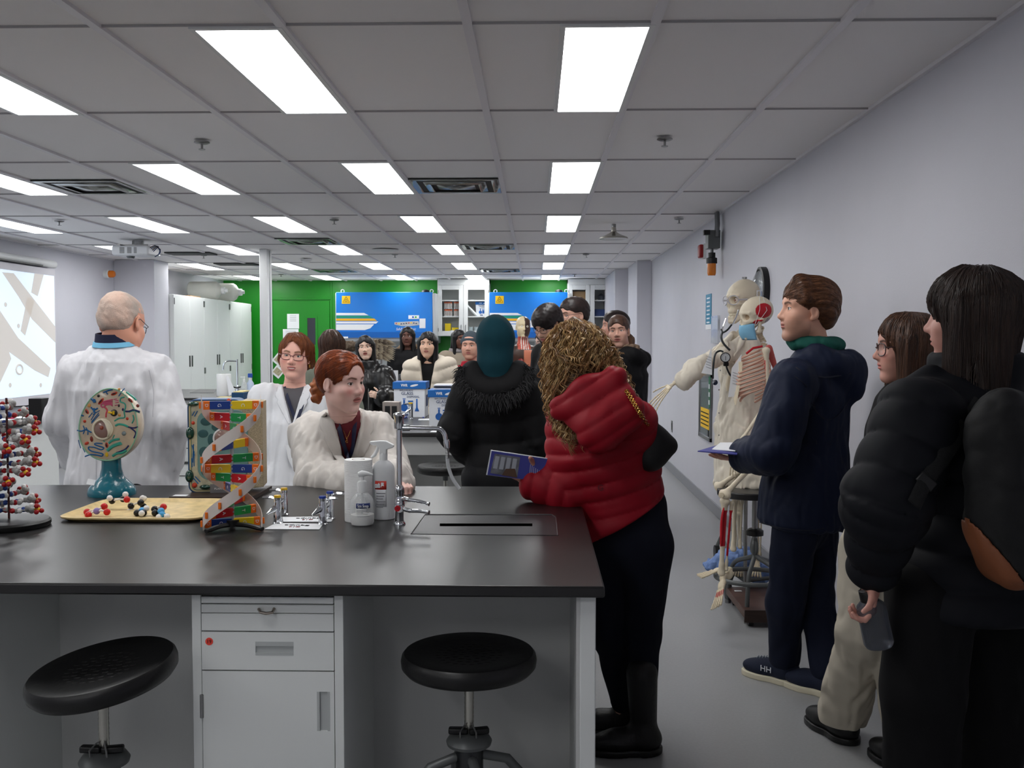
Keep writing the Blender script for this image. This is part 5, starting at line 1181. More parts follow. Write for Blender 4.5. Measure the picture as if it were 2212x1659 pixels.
    def hair(s,kind,m,h=.004,length=.3,vol=0,name='hair',part=0,front=.0,fringe=0,back=None,side='lr',seed=1,lift=0):
        H=s.h
        cap=U(.03,ell((0,-.022,.043+lift),(.080+vol,.100+vol,.089+vol+lift)),ell((0,.024,.056),(.066+vol*.7,.070+vol*.4,.070+vol*.7)))
        fc=U(.010,ell((0,.122,-.022-fringe),(.060+front,.074,.096)),ell((0,.12,-.09),(.080+front,.080,.075)))
        if kind=='short':
            f=SUB(U(.02,cap,ell((0,-.05,.0),(.074+vol,.055,.06))),fc,.012)
            f=SUB(f,mirror(ell((.085,.0,-.012),(.022,.030,.040))),.01); f=INT(f,lambda p:-(p[:,2]+.055),.01)
            f=wrinkle(f,.003,16,seed,(1,1,1))
        elif kind=='pulled':
            f=SUB(U(.02,cap,ell((0,-.05,.0),(.07,.052,.055))),U(.012,fc,ell((0,.12,-.02),(.070,.066,.088))),.010)
            f=SUB(f,mirror(ell((.085,.0,-.01),(.024,.032,.040))),.008); f=INT(f,lambda p:-(p[:,2]+.058+.3*np.maximum(-p[:,1]-.05,0)),.01)
            f=wrinkle(f,.002,20,seed,(.35,1,1))
        elif kind=='long':
            L=length
            bk=loft((0,-.050,-L),(0,-.030,.06),[(0,.080+vol,.035),(.35,.100+vol,.055),(.7,.086+vol,.080),(1,.076+vol,.088)],(1,0,0))
            sd=[cone((sg*(.070+vol),.022,.03),(sg*(.080+vol),.038,-L*(.95)),.026,.016) for sg in(-1,1) if ('r' if sg>0 else 'l') in side]
            f=U(.04,cap,bk,*sd); f=SUB(f,U(.008,ell((0,.122,-.022-fringe),(.056+front,.074,.096)),ell((0,.135,-.11),(.054+front,.095,.10)),cone((0,.12,-.15),(0,.14,-L-.05),.055+front,.06)),.010)
            f=wrinkle(f,.006,11,seed,(1,1,.07))
        f0=f
        def cavity(p): return f0(p)
        w=H.f(f); lo=H.w(0,0,0)-np.array([.21,.21,.25+ (length if kind=='long' else 0)]); hi=H.w(0,0,0)+.21
        s.hairf=w; s.hloc=f
        return sdf_obj(name,[(w,lo,hi,h,.02)],m,s.t)
    def glasses(s,m,w=.026,hh=.019,z=.006,thick=.0013,lens=True,full=True,x0=.033):
        H=s.h; g=MB()
        def wv(x,y,z): return Vector(H.w(x,y,z).tolist())
        for sg in(-1,1):
            n=20; pts=[]
            for i in range(n+1):
                a=2*PI*i/n; e=3; ca=math.cos(a);sa=math.sin(a); m_=(abs(ca)**e+abs(sa)**e)**(-1/e); x=sg*x0+ca*m_*w; pts.append(wv(x,.100-abs(x)*abs(x)*4,z+sa*m_*hh))
            g.tube(pts,thick,6,cap=False)
            g.tube([wv(sg*(x0+w),.100-(x0+w)**2*4,z+.008),wv(sg*.074,.075,z+.009),wv(sg*.080,.0,z+.012),wv(sg*.080,-.02,z-.002)],thick,6)
            if lens:
                q=MB(); q.prism(pts[:-1],Vector((H.M[:,1]*.0008).tolist())); 
                s._l=q.build('lens',GLS,s.t,smooth=False)
        g.tube([wv(-(x0-w),.101,z+.005),wv(0,.106,z+.008),wv((x0-w),.101,z+.005)],thick,6)
        return g.build('glasses',m,s.t)
PANT=cloth('trousers_black',(16,16,19),.8); SH=mat('shoe_black',(14,14,15),.5); NEUT=cloth('top_grey',(70,70,74))
def strands(p,n,steps,sl,m,mode='down',r=.0011,seed=0,f=None,zmin=-9,off=.001,attract=(0,-.125,-.04),lift=.0,jit=.18,parent=None,name='hair_strands'):
    f=f or p.hloc; rg=np.random.RandomState(seed); H=p.h
    q=rg.normal(size=(n*6,3)); q/=np.linalg.norm(q,axis=1)[:,None]; q=q*np.array([.12,.14,.12])+np.array([0,-.02,.04])
    if mode=='down': q[:,2]=np.abs(q[:,2]-.02)*.9+.02
    def grad(x):
        e=.002; g=np.stack([f((x+np.eye(3)[a]*e).astype(F32))-f((x-np.eye(3)[a]*e).astype(F32)) for a in range(3)],1); return g/(np.linalg.norm(g,axis=1)[:,None]+1e-9)
    def proj(x,o,it=3):
        for _ in range(it): x=x-grad(x)*(np.clip(f(x.astype(F32))-o,-.02,.02))[:,None]
        return x
    q=proj(q,off,6); ok=np.abs(f(q.astype(F32))-off)<.003; q=q[ok][:n]; n=len(q)
    jt=rg.normal(size=(n,3))*jit; path=[q]; x=q; at=np.array(attract)
    for k in range(steps):
        if mode=='down': d=np.array([0,0,-1.])+np.stack([x[:,0]*3,(x[:,1]+.03)*3,0*x[:,0]],1)*(k<3)[()] if False else np.tile([0,0,-1.],(n,1))+np.stack([x[:,0],x[:,1]+.03,x[:,0]*0],1)*(9 if k<2 else 0)
        elif mode=='to': d=at-x; d/=np.linalg.norm(d,axis=1)[:,None]
        elif mode=='out': d=np.stack([x[:,0],(x[:,1]+.0),-.03+0*x[:,0]],1); d/=np.linalg.norm(d,axis=1)[:,None]; d[:,2]-=.8
        elif mode=='back': d=np.stack([x[:,0]*.5,-1+0*x[:,0],.2-8*np.maximum(-x[:,1]-.02,0)],1)
        g=grad(x); d=d+jt*.5; d=d-g*(d*g).sum(1)[:,None]; d/=np.linalg.norm(d,axis=1)[:,None]+1e-9
        x=proj(x+d*sl,off+lift*k,2); path.append(x)
    A=np.stack(path,1); K=A.shape[1]; W=np.einsum('ij,nkj->nki',H.M,(A*H.sc))+H.o
    T=np.gradient(W,axis=1); T/=np.linalg.norm(T,axis=2)[:,:,None]+1e-9; Up=np.array([.3,-.8,.5]); u=np.cross(T,Up); u/=np.linalg.norm(u,axis=2)[:,:,None]+1e-9; v=np.cross(T,u)
    rad=r*(1-.75*np.linspace(0,1,K)**2)[None,:,None]*rg.uniform(.6,1.3,(n,1,1)); vs=np.stack([W+(u*math.cos(a)+v*math.sin(a))*rad for a in(0,2.094,4.189)],2).reshape(-1,3)
    b=np.arange(n*K).reshape(n,K)[:,:-1].reshape(-1)*3; q4=np.concatenate([np.stack([b+i,b+(i+1)%3,b+3+(i+1)%3,b+3+i],1) for i in range(3)])
    me=bpy.data.meshes.new(name); me.vertices.add(len(vs)); me.vertices.foreach_set('co',vs.astype(F32).ravel()); me.loops.add(len(q4)*4); me.loops.foreach_set('vertex_index',q4.astype(np.int32).ravel()); me.polygons.add(len(q4)); me.polygons.foreach_set('loop_start',np.arange(0,len(q4)*4,4,dtype=np.int32)); me.polygons.foreach_set('use_smooth',np.ones(len(q4),bool)); me.update(calc_edges=True); me.materials.append(m)
    return link(name,me,p.t)
def lapel2(p,f,d,hw,m,wide=.05,notch=.55,zt=.03,thick=.004):
    nb=p.j['nb']; M=p.b.M
    def grad(x):
        e=.003; g=np.stack([f((x+np.eye(3)[a]*e).astype(F32))-f((x-np.eye(3)[a]*e).astype(F32)) for a in range(3)],1); return g/(np.linalg.norm(g,axis=1)[:,None]+1e-9)
    for sg in(-1,1):
        L=[]; n=16; w=7
        for i in range(n):
            u=i/(n-1); z=zt-(zt+d*.98)*u; xi=hw*max(0,(z+d))/(d+.02)+.004
            ww=wide*(.55+.45*min(1,u/.2)) if u<notch*.55 else wide*(.75 if u<notch*.62 else 1.0)*(1-max(0,(u-notch*.62))/(1-notch*.62))**.8+.003
            for j in range(w): L.append([sg*(xi+ww*j/(w-1)),.16-.02*0,z-.01*j/(w-1)*0])
        x=nb+np.array(L)@M.T.astype(float)
        Fb=np.array(p.Fb,float)
        tt=np.linspace(.06,-.22,60); best=None
        V=np.stack([f((x+Fb*t).astype(F32)) for t in tt],0); hit=np.argmax(V<.004,0); ok=V.min(0)<.004
        hit[~ok]=int(np.median(hit[ok])) if ok.any() else 30
        x=x+Fb*(tt[hit])[:,None]
        g=MB(); vs=[tuple(q) for q in x]; fs=[(i*w+j,(i+1)*w+j,(i+1)*w+j+1,i*w+j+1) for i in range(n-1) for j in range(w-1)]
        g.add(vs,fs); g.build('lapel',m,p.t,fix=False,solid=thick)
def lapel(p,pix,rs,m,name='lapel',off=-.002,h=.004):
    q=[np.array(front(p,*u,off)) for u in pix]; f=U(.008,*[cone(q[i],q[i+1],rs[i],rs[i+1],p.Fb,.13) for i in range(len(q)-1)]); lo,hi=bbox(q,.05)
    return sdf_obj(name,[(f,lo,hi,h)],m,p.t)
LANY=mat('lanyard_navy',(22,28,60),.6)
def basic(s,pm=None,sm_=None,h=.014): 
    s.pants(pm or PANT,h=h); s.shoes(sm_ or SH,h=.01); return s
def front(p,px,py,off=.0):
    """first hit of the garment surface along the ray, slightly in front"""
    a=np.array(P(px,py,1.0),float); o=np.array([0,0,CAMZ]); d=a-o; tt=np.linspace(p.Y-.6,p.Y+.4,500)[:,None]; q=(o+d*tt).astype(F32); v=np.min([g(q) for g in p.tops],0); i=np.argmax(v<0); 
    if v[i]>=0: return Vector(q[250].tolist())
    n=-d/np.linalg.norm(d); return Vector((q[i]+n*(.004+off)).tolist())
def strap(p,pix,w,m,name='lanyard',off=0,parent=None,thick=.25):
    q=[front(p,*u,off) for u in pix]; MB().tube(cr(q,4),w,6,flat=thick,up=(0,-1,0)).build(name,m,parent or p.t)
def patch(p,pix,m,name,off=.004,th=.004,parent=None):
    q=[front(p,*u,off) for u in pix]; return MB().prism(q,(0,-th,0)).build(name,m,parent or p.t,bevel=.0015)
# ---- 1 elderly man, lab coat, back to camera
COATW=cloth('lab_coat_white',(216,216,220),.75,fold=1.0,fs=9,st=(1,1,.45)); COATB=cloth('lab_coat_cream',(205,200,194),.75,fold=.9,fs=9,st=(1,1,.5)); COATG=cloth('lab_coat_bright',(226,228,232),.75,fold=.7,fs=8,st=(1,1,.5))
Y=4.35
p=Person('elderly man with short grey hair seen from behind in white lab coat','x' and (262,701),Y,171,22,-4,1.12,'m',byaw=176,skin=(222,160,135),J=dict(nb=P(248,752,Y-.02),sl=P(172,806,Y),sr=P(336,808,Y),el=P(140,905,Y+.02),er=P(366,912,Y-.06),wl=P(165,985,Y+.22),wr=P(358,1000,Y+.0),pel=P(262,1040,Y)),bs=1.12,fcol=dict(brow=(150,140,130)))
p.body(); p.top('lab_coat',COATW,hem=.45,t=.03,w=(1.2,1.16,1.04),dp=.72,flare=1.1,h=.0065,r=(.058,.052,.046),wr=(.010,7),yoke=.066,sm=.03)
p.hair('short',mat('hair_grey_white',(178,165,155),.8,c2=(214,180,162),var=1,vs=9,bump=.6,bs=260),h=.004,vol=-.004)
p.glasses(mat('wire_dark',(50,45,45),.3,m=.8),thick=.0016); basic(p)
nbv=p.j['nb']
for rr,zz,hh,c,nm in((.078,.048,.020,(20,25,55),'shirt_collar'),(.090,.022,.010,(120,190,225),'shirt_collar_stripe')):
    s=MB(); ax=Vector((-.05,-.12,1)).normalized(); s.lathe([(rr-.004,zz-hh),(rr+.004,zz-hh),(rr-.004,zz+hh),(rr-.010,zz+hh),(rr-.004,zz-hh)],nbv,ax,n=36); s.build(nm,mat(nm,c,.8),p.t)
strap(p,[(222,762),(214,820),(209,880),(207,940),(208,1040)],.0016,mat('coat_seam',(186,186,192),.8),'back_seam',-.002); strap(p,[(322,800),(332,850),(330,900),(338,960)],.0014,mat('coat_seam',(186,186,192),.8),'armhole_seam',-.002)
# ---- 2 woman in glasses, facing the camera
Y=5.2
p=Person('smiling woman with glasses and short reddish hair in white lab coat',(638,771),Y,3,2,-5,.98,'f',byaw=8,skin=(238,184,166),face=dict(smile=1.1,fat=1),fcol=dict(sm=1.1,teeth=1,blush=.5,lips=(180,95,95),brow=(135,95,70),iris=(80,95,100),hh=.005),J=dict(sr=P(572,862,Y),sl=P(690,866,Y),er=P(560,985,Y),el=P(712,985,Y),wr=P(580,1075,Y-.13),wl=P(690,1075,Y-.13)),bs=1.0,det=.0026)
p.body(); p.top('shirt',cloth('shirt_grey',(92,90,94)),hem=.7,t=.014,h=.009)
p.top('lab_coat',COATG,hem=.5,t=.03,w=(1.32,1.3,1.16),dp=.75,h=.0075,wr=(.012,6),vneck=(.17,.052),collar=(.070,.03,.007))
HR=hairm('hair_auburn_short',(150,88,52),(100,56,34),(50,50,9))
p.hair('long',HR,h=.0035,vol=.002,fringe=-.030,seed=4,front=.004,length=.07,side=''); strands(p,1500,8,.014,HR,'out',r=.0012,jit=.3,off=.002,lift=.0004); p.glasses(mat('frame_plum',(90,35,45),.3),w=.0265,hh=.016,z=.004,thick=.0017)
def lanyard(p,bottom,top_dx=.055,w=.009,yoff=.0,clip=True,badge=None,zt=.02):
    nb=p.j['nb']; b=Vector(bottom)
    for sg in(-1,1):
        a=Vector((nb+p.Rb*sg*top_dx+p.Fb*(.045)+np.array([0,0,zt])).tolist()); m=a*.45+b*.55+Vector((p.Fb*.02).tolist())+Vector((p.Rb*sg*.012).tolist())
        MB().tube([a,m,b],w,4,flat=.25,up=p.Fb.tolist()).build('lanyard',LANY,p.t)
strap(p,[(614,836),(622,862),(632,890),(641,912)],.010,LANY); strap(p,[(658,850),(652,880),(645,900),(641,912)],.010,LANY); strap(p,[(641,912),(639,940),(636,965)],.003,LANY)
patch(p,[(617,962),(642,962),(645,990),(644,1008),(633,1015),(622,990)],PAPER,'name_badge',.012,.002)
lapel2(p,p.tops[-1],.17,.052,COATG,.045)
strap(p,[(642,915),(643,960),(644,1040)],.0012,mat('coat_seam',(190,192,196),.8),'front_seam',-.002)
for px in(600,672): MB().tube([Vector(p.h.w(*( (-.079 if px==600 else .079),-.004,-.036)).tolist()),Vector(p.h.w(*( (-.08 if px==600 else .08),-.004,-.052)).tolist())],.004,8).build('earring',mat('gold',(215,170,90),.2,m=1),p.t)
basic(p)
# ---- 3 red haired girl leaning on bench
Y=3.98
p=Person('young woman with red hair bun and cream lab coat leaning on near bench',(737,828),Y,58,6,2,.99,'f',byaw=20,skin=(236,194,182),face=dict(nose=.95),fcol=dict(blush=.55,lips=(175,95,90),brow=(100,62,45),iris=(70,50,38),gaze=(.002,0),browth=.0035),J=dict(nb=P(745,905,4.12),sr=P(672,938,4.2),sl=P(815,935,4.16),er=P(688,1040,4.0),wr=P(800,1048,3.80),el=P(838,1020,4.05),wl=P(850,1048,3.78),pel=P(752,1120,4.45)),bs=1.0,det=.0019)
p.hand(P(846,1046,3.80),(.5,-.5,.15),(0,.2,1),curl=(.8,.8,.8,.9),side=1)
p.body(); p.top('shirt',cloth('shirt_maroon',(88,22,30)),hem=.7,t=.018,h=.008)
p.top('lab_coat',COATB,hem=.55,t=.032,w=(1.1,1.05,1.12),dp=.72,h=.006,wr=(.012,7),vneck=(.24,.058),collar=(.072,.03,.007),r=(.062,.060,.056),end=.93)
HRD=hairm('hair_copper',(158,78,38),(98,42,22),(60,60,16),r=.35)
p.hair('pulled',HRD,h=.0028,vol=.004,fringe=-.030); strands(p,1600,9,.013,HRD,'to',r=.0009,jit=.05)
fb=p.h.f(wrinkle(U(.01,ell((0,-.125,-.035),(.040,.034,.046)),ell((0.02,-.118,-.075),(.026,.022,.024)),cone((0,-.09,-.0),(0,-.12,-.03),.04,.035)),.009,14,5)); c=p.h.w(0,-.11,-.03)
sdf_obj('hair_bun',[(fb,c-.09,c+.09,.0035)],hairm('hair_bun_copper',(176,104,58),(120,62,34),(40,40,40),r=.5),p.t)
e=Vector(p.h.w(-.082,-.006,-.040).tolist()); MB().tube([e+Vector((0,0,-.006))+Vector((.006*math.sin(a*.6),0,.006*math.cos(a*.6))) for a in range(11)],.0016,6).build('earring',mat('gold',(215,170,90),.2,m=1),p.t)
strap(p,[(722,893),(733,925),(741,955),(750,985)],.011,LANY); strap(p,[(768,880),(766,920),(762,960),(756,988)],.011,LANY); strap(p,[(750,980),(752,1000),(752,1020)],.013,LANY)
lapel2(p,p.tops[-1],.24,.058,COATB,.055)
strap(p,[(742,930),(748,945),(749,950)],.0008,mat('gold',(215,170,90),.2,m=1),'necklace'); strap(p,[(757,930),(751,945),(749,950)],.0008,mat('gold',(215,170,90),.2,m=1),'necklace')
v=front(p,749,954,.004); text('G',mat('gold',(215,170,90),.2,m=1),p.t,v,.011,name='necklace_pendant')
for q in((722,938),(783,943)): MB().sph(front(p,*q),.0035,8).build('snap_button',STEEL,p.t)
basic(p)
# ---- 4 long brown hair, back to camera
p=Person('person with long brown hair seen from behind, between the two lab coat women',(716,748),8.3,178,0,0,1.02,'f',byaw=170,skin=(215,170,150),det=.005)
p.body(); p.top('jacket',cloth('jacket_sage',(120,125,112)),hem=.8,t=.02,h=.014); p.hair('long',hairm('hair_brown_long',(92,66,52),(52,36,30)),h=.006,length=.36,vol=.012); strands(p,500,14,.03,MATS['hair_brown_long'],'down',r=.0016); basic(p)
# ---- 5 woman in black leather jacket
LEA=mat('black_leather',(12,12,14),.28,bump=.5,bs=14,spec=.6)
Y=9.35
p=Person('woman with round glasses, long black hair and black leather jacket behind the boxes',(790,752),Y,4,0,4,.93,'f',byaw=8,skin=(226,190,170),face=dict(mouth=.8),fcol=dict(mouth=.8,lips=(170,80,75),brow=(40,30,28),iris=(30,20,18)),J=dict(sr=P(762,806,Y),sl=P(828,810,Y),el=P(843,858,Y-.05),wl=P(826,860,Y-.26),er=P(755,868,Y),wr=P(770,900,Y-.15)),det=.004)
p.hand(P(822,858,Y-.28),(-.6,-.5,.3),(0,-1,.3),curl=(.9,.9,1,1),side=1,h=.005)
p.body(); p.top('leather_jacket',LEA,hem=.75,t=.035,w=(1.2,1.2,1.1),h=.011,r=(.075,.075,.06),wr=(.014,4),collar=(.085,.05,.022))
p.hair('long',hairm('hair_black',(18,16,18),(9,8,9)),h=.005,length=.40,vol=.004,front=.002); p.glasses(mat('wire_gold',(180,140,110),.3,m=.8),w=.024,hh=.021,z=0,thick=.001,lens=False)
strap(p,[(795,808),(796,850),(796,885)],.006,STEEL,'zip'); basic(p)
# ---- 6 black parka
FUR=mat('fur_tan',(150,125,98),.95,bump=1,bs=70,var=.4,vs=60)
Y=12.25
p=Person('dark skinned woman with long black hair in black parka before left blue cabinet',(881,728),Y,-3,0,0,.97,'f',byaw=-8,skin=(98,62,50),fcol=dict(lips=(110,62,60),brow=(20,15,14),iris=(15,10,8)),det=.005)
p.body(); p.top('parka',cloth('parka_black',(17,17,20)),hem=.6,t=.045,w=(1.15,1.15,1.1),h=.014,wr=(.01,3)); p.hair('long',hairm('hair_black',(18,16,18),(9,8,9)),h=.006,length=.28,vol=.004)
fr=p.b; nb=p.j['nb']; ff=wrinkle(U(.03,*[sphere(nb+p.Rb*.13*math.cos(a)+p.Fb*(-.06-.05*math.sin(a))+np.array([0,0,.03+.03*math.sin(a)]),.04) for a in np.linspace(0,PI,9)]),.02,14,2)
sdf_obj('fur_hood_trim',[(ff,nb-.25,nb+.25,.008,.03)],FUR,p.t); basic(p)
# ---- 7 beige puffer
BEI=cloth('puffer_beige',(214,203,186),.6,fold=.5,fs=22,bd=.006)
Y=9.15
p=Person('young woman with long black hair in open cream puffer coat, behind the boxes',(925,746),Y,-6,0,0,.98,'f',byaw=-2,skin=(226,182,155),fcol=dict(lips=(190,110,105),brow=(45,32,28),iris=(30,20,18)),J=dict(sr=P(896,800,Y),sl=P(962,796,Y),el=P(980,850,Y),er=P(890,870,Y)),det=.004)
p.body(); p.top('shirt',cloth('shirt_black',(18,18,20)),hem=.7,t=.012,h=.012)
hd=U(.04,*[sphere(p.j['nb']+p.Rb*.14*math.cos(a)+p.Fb*(-.09*math.sin(a)-.02)+np.array([0,0,.0+.05*math.sin(a)]),.06) for a in np.linspace(-.3,PI+.3,9)])
p.top('puffer_coat',BEI,hem=.55,t=.05,w=(1.25,1.2,1.15),h=.009,q=(.11,.022),r=(.07,.07,.055),vneck=(.45,.065),extra=hd)
p.hair('long',hairm('hair_black',(18,16,18),(9,8,9)),h=.005,length=.40,vol=.003,front=-.002); basic(p)
# ---- 8 scarf woman
Y=12.4
p=Person('dark skinned woman with grey scarf standing behind the man in knit hat',(991,733),Y,35,5,0,.97,'f',byaw=30,skin=(110,72,58),fcol=dict(lips=(120,70,66),brow=(20,15,14)),det=.006)
p.body(); p.top('coat',cloth('coat_taupe',(150,138,122)),hem=.6,t=.04,h=.016); p.hair('long',hairm('hair_black',(18,16,18),(9,8,9)),h=.007,length=.25); p.glasses(BLK,lens=False)
sf=wrinkle(U(.02,*[sphere(p.j['nb']+p.Rb*.07*math.cos(a)+p.Fb*(.07*math.sin(a))+np.array([0,0,.04]),.035) for a in np.linspace(0,2*PI,12)]),.01,14,2); sdf_obj('scarf',[(sf,p.j['nb']-.18,p.j['nb']+.2,.008,.03)],mat('scarf_grey',(150,145,145),.95,bump=.8,bs=80),p.t); basic(p)
# ---- 9 man in knit hat
Y=9.62
p=Person('man in dark grey knit hat and red collared jacket beside the hijab wearer',(1016,749),Y,-8,0,0,1.06,'m',byaw=5,skin=(205,155,135),face=dict(fat=1),fcol=dict(brow=(60,45,40),iris=(40,30,25),hh=.005),det=.004)
p.body(); p.top('jacket',cloth('jacket_red',(165,25,45)),hem=.75,t=.015,w=(.9,.9,.85),h=.012,collar=(.08,.05,.018))
hat=lambda q: np.maximum(ell((0,-.02,.045),(.088,.105,.105))(q),.028-q[:,2]-.2*np.minimum(q[:,1],0)*0+np.minimum(q[:,1],0)*.25)
hat2=lambda q: np.maximum(np.abs(ell((0,-.02,.045),(.092,.109,.105))(q))-.004,np.abs(q[:,2]-.046-q[:,1]*.12)-.024)
hf_=p.h.f(U(.004,hat,hat2)); sdf_obj('knit_hat',[(hf_,p.h.o-.2,p.h.o+.2,.005)],mat('knit_hat_grey',(62,72,80),.95,bump=.8,bs=120,bstretch=(1,1,.4)),p.t); basic(p)
# ---- 10 hijab woman
BK=cloth('coat_black',(13,13,15),.75,fold=.6,fs=8); Y=5.15
p=Person('woman in dark teal headscarf and long black fur-hooded coat seen from behind',(1071,737),Y,176,4,0,1.04,'f',byaw=178,skin=(200,160,140),J=dict(nb=P(1072,805,Y),sl=P(1004,856,Y),sr=P(1138,852,Y),el=P(976,935,Y-.06),wl=P(1012,982,Y+.10),er=P(1158,955,Y),wr=P(1150,1050,Y+.1),pel=P(1084,1040,Y)),det=.005,bs=1.0)
p.body()
hood=U(.05,*[ell(p.j['nb']+p.Rb*.13*math.cos(a)-p.Fb*(.07+.06*math.sin(a))+np.array([0,0,-.02-.07*math.sin(a)]),(.055,.05,.06)) for a in np.linspace(-.4,PI+.4,9)])
p.top('long_coat',BK,hem=.50,t=.022,w=(1.12,.86,1.0),dp=.76,flare=1.25,h=.008,q=(.115,.010),r=(.062,.052,.046),extra=hood,wr=(.004,5))
hj=U(.05,ell((0,-.015,.035),(.090,.112,.102)),cone((0,-.03,.0),(0,-.035,-.10),.088,.080),cone((0,-.035,-.10),(0,-.03,-.19),.078,.085,(0,1,0),.8)); hj=SUB(hj,ell((0,.12,-.02),(.055,.05,.08)),.02)
hj=wrinkle(hj,.005,6,4,(1,1,.35)); sdf_obj('headscarf',[(p.h.f(hj),p.h.o-np.array([.2,.2,.3]),p.h.o+.2,.0055)],cloth('headscarf_teal',(10,52,62),.85,fold=.4),p.t)
# fur trim built of tufts
nb=p.j['nb']; rg=np.random.RandomState(3); tf=MB()
for i in range(3600):
    a=rg.uniform(-.05,PI+.05); r0=rg.uniform(.70,1.08); c=nb+p.Rb*.165*math.cos(a)*r0-p.Fb*(.095+.085*math.sin(a))*r0+np.array([0,0,.015-.14*math.sin(a)*r0+rg.uniform(-.02,.02)])
    d=np.array([math.cos(a)*p.Rb[0]*.8,0,-.3-.7*math.sin(a)])+rg.normal(size=3)*.4+np.array([0,-.35,0]); d/=np.linalg.norm(d); L=rg.uniform(.03,.06); b_=c+d*L*.6; e=b_+ (d+np.array([0,0,-.7]))*L*.4
    tf.tube([c,b_,e],[.0028,.002,.0005],4,cap=False)
tf.build('fur_trim',mat('fur_black',(20,19,22),.7),p.t,fix=False)
basic(p)
# ---- 11 woman in red quilted jacket, curly hair
RED=cloth('puffer_red',(146,14,32),.55,fold=.5,fs=18,bd=.01); JEAN=cloth('jeans_dark',(16,19,32),.85,fold=.5,fs=9)
Y=3.5
p=Person('woman with big curly blonde hair and red quilted jacket leaning on near bench',(1246,775),Y,-142,18,-6,1.0,'f',byaw=-152,skin=(205,155,135),det=.004,J=dict(nb=P(1290,868,3.52),sl=P(1232,912,3.56),sr=P(1366,915,3.46),el=P(1226,1062,3.52),wl=P(1160,1046,3.54),er=P(1392,1040,3.30),wr=P(1320,1090,3.2),pel=P(1362,1150,3.55),hl=P(1326,1180,3.58),hr=P(1396,1180,3.52),kl=P(1318,1370,3.60),kr=P(1390,1370,3.55),al=P(1352,1560,3.66),ar=P(1386,1562,3.50)))
p.hand(P(1160,1040,3.525),(-.85,.02,.45),(.1,1,0),curl=(.1,.15,.2,.25),side=-1,thumb=(.55,.5),h=.0026)
p.j['er']=np.array(P(1385,1010,3.28)); p.j['wr']=np.array(P(1300,1060,3.12))
p.j['er']=np.array(P(1372,1040,3.62)); p.j['wr']=np.array(P(1330,1080,3.75))
p.body()
# hood pointing up-left
nb=p.j['nb']; 
A=np.array(P(1212,882,3.36)); Bq=np.array(P(1328,815,3.33)); C1=np.array(P(1296,930,3.30)); C2=np.array(P(1350,890,3.30)); M1=(A+Bq)/2
hoodf=U(.05,cone(A,Bq,.024,.024),cone(A,C1,.030,.05,(0,1,0),.8),cone(Bq,C2,.03,.045),cone(C1,C2,.05,.045),cone(M1,C1,.045,.06,(0,1,0),.8),cone(M1,C2,.045,.05,(0,1,0),.8),cone(C1,np.array(P(1310,905,3.45)),.05,.06))
hd=nrm(np.array([.55,0,-.85])); hoodf=quilt(hoodf,A,A+hd,.058,.009,.3)
Fh=p.Fb
p.top('quilted_jacket',RED,hem=.78,t=.03,w=(1.08,.90,.98),dp=.72,h=.006,q=(.062,.011),cut=plane((.49,0,-.87),P(1295,1155,3.5)),r=(.060,.052,.036),extra=(hoodf,.02),yoke=.062,end=1.0,flare=1.05)
p.pants(JEAN,t=.012,r=(.088,.052,.034),h=.008,waist=.13,wr=(.006,6),end=.75,name='jeans')
BOOT=mat('boot_leather',(20,20,21),.45,bump=.5,bs=18,bd=.01)
p.shoes(BOOT,dirs=((-.97,.2),(-.98,-.1)),L=.27,h=.006,name='boot',boot=.17)
hr=p.h
base=U(.05,ell((0,.000,.034),(.094,.108,.108)),cone((0,-.01,-.03),(-.01,-.02,-.11),.095,.105),cone((-.06,.0,-.07),(-.07,-.01,-.16),.06,.05),cone((.06,.0,-.07),(.07,-.01,-.15),.06,.05))
base=SUB(base,ell((0,.13,-.05),(.06,.07,.11)),.02); basew=wrinkle(base,.022,9,3)
CURL=mat('hair_curly_blonde',(182,146,98),.42,attr=True)
H0=p.h
sdf_obj('hair',[(H0.f(basew),H0.o-.36,H0.o+.3,.007,.03)],CURL,p.t,lambda q: np.tile(np.array(lin((92,66,42))),(len(q),1)))
rg=np.random.RandomState(11); cv=MB(); cols=[]
pal=[(196,160,108),(168,128,82),(130,94,58),(214,182,130),(150,112,70)]
bf=base; cnt=0
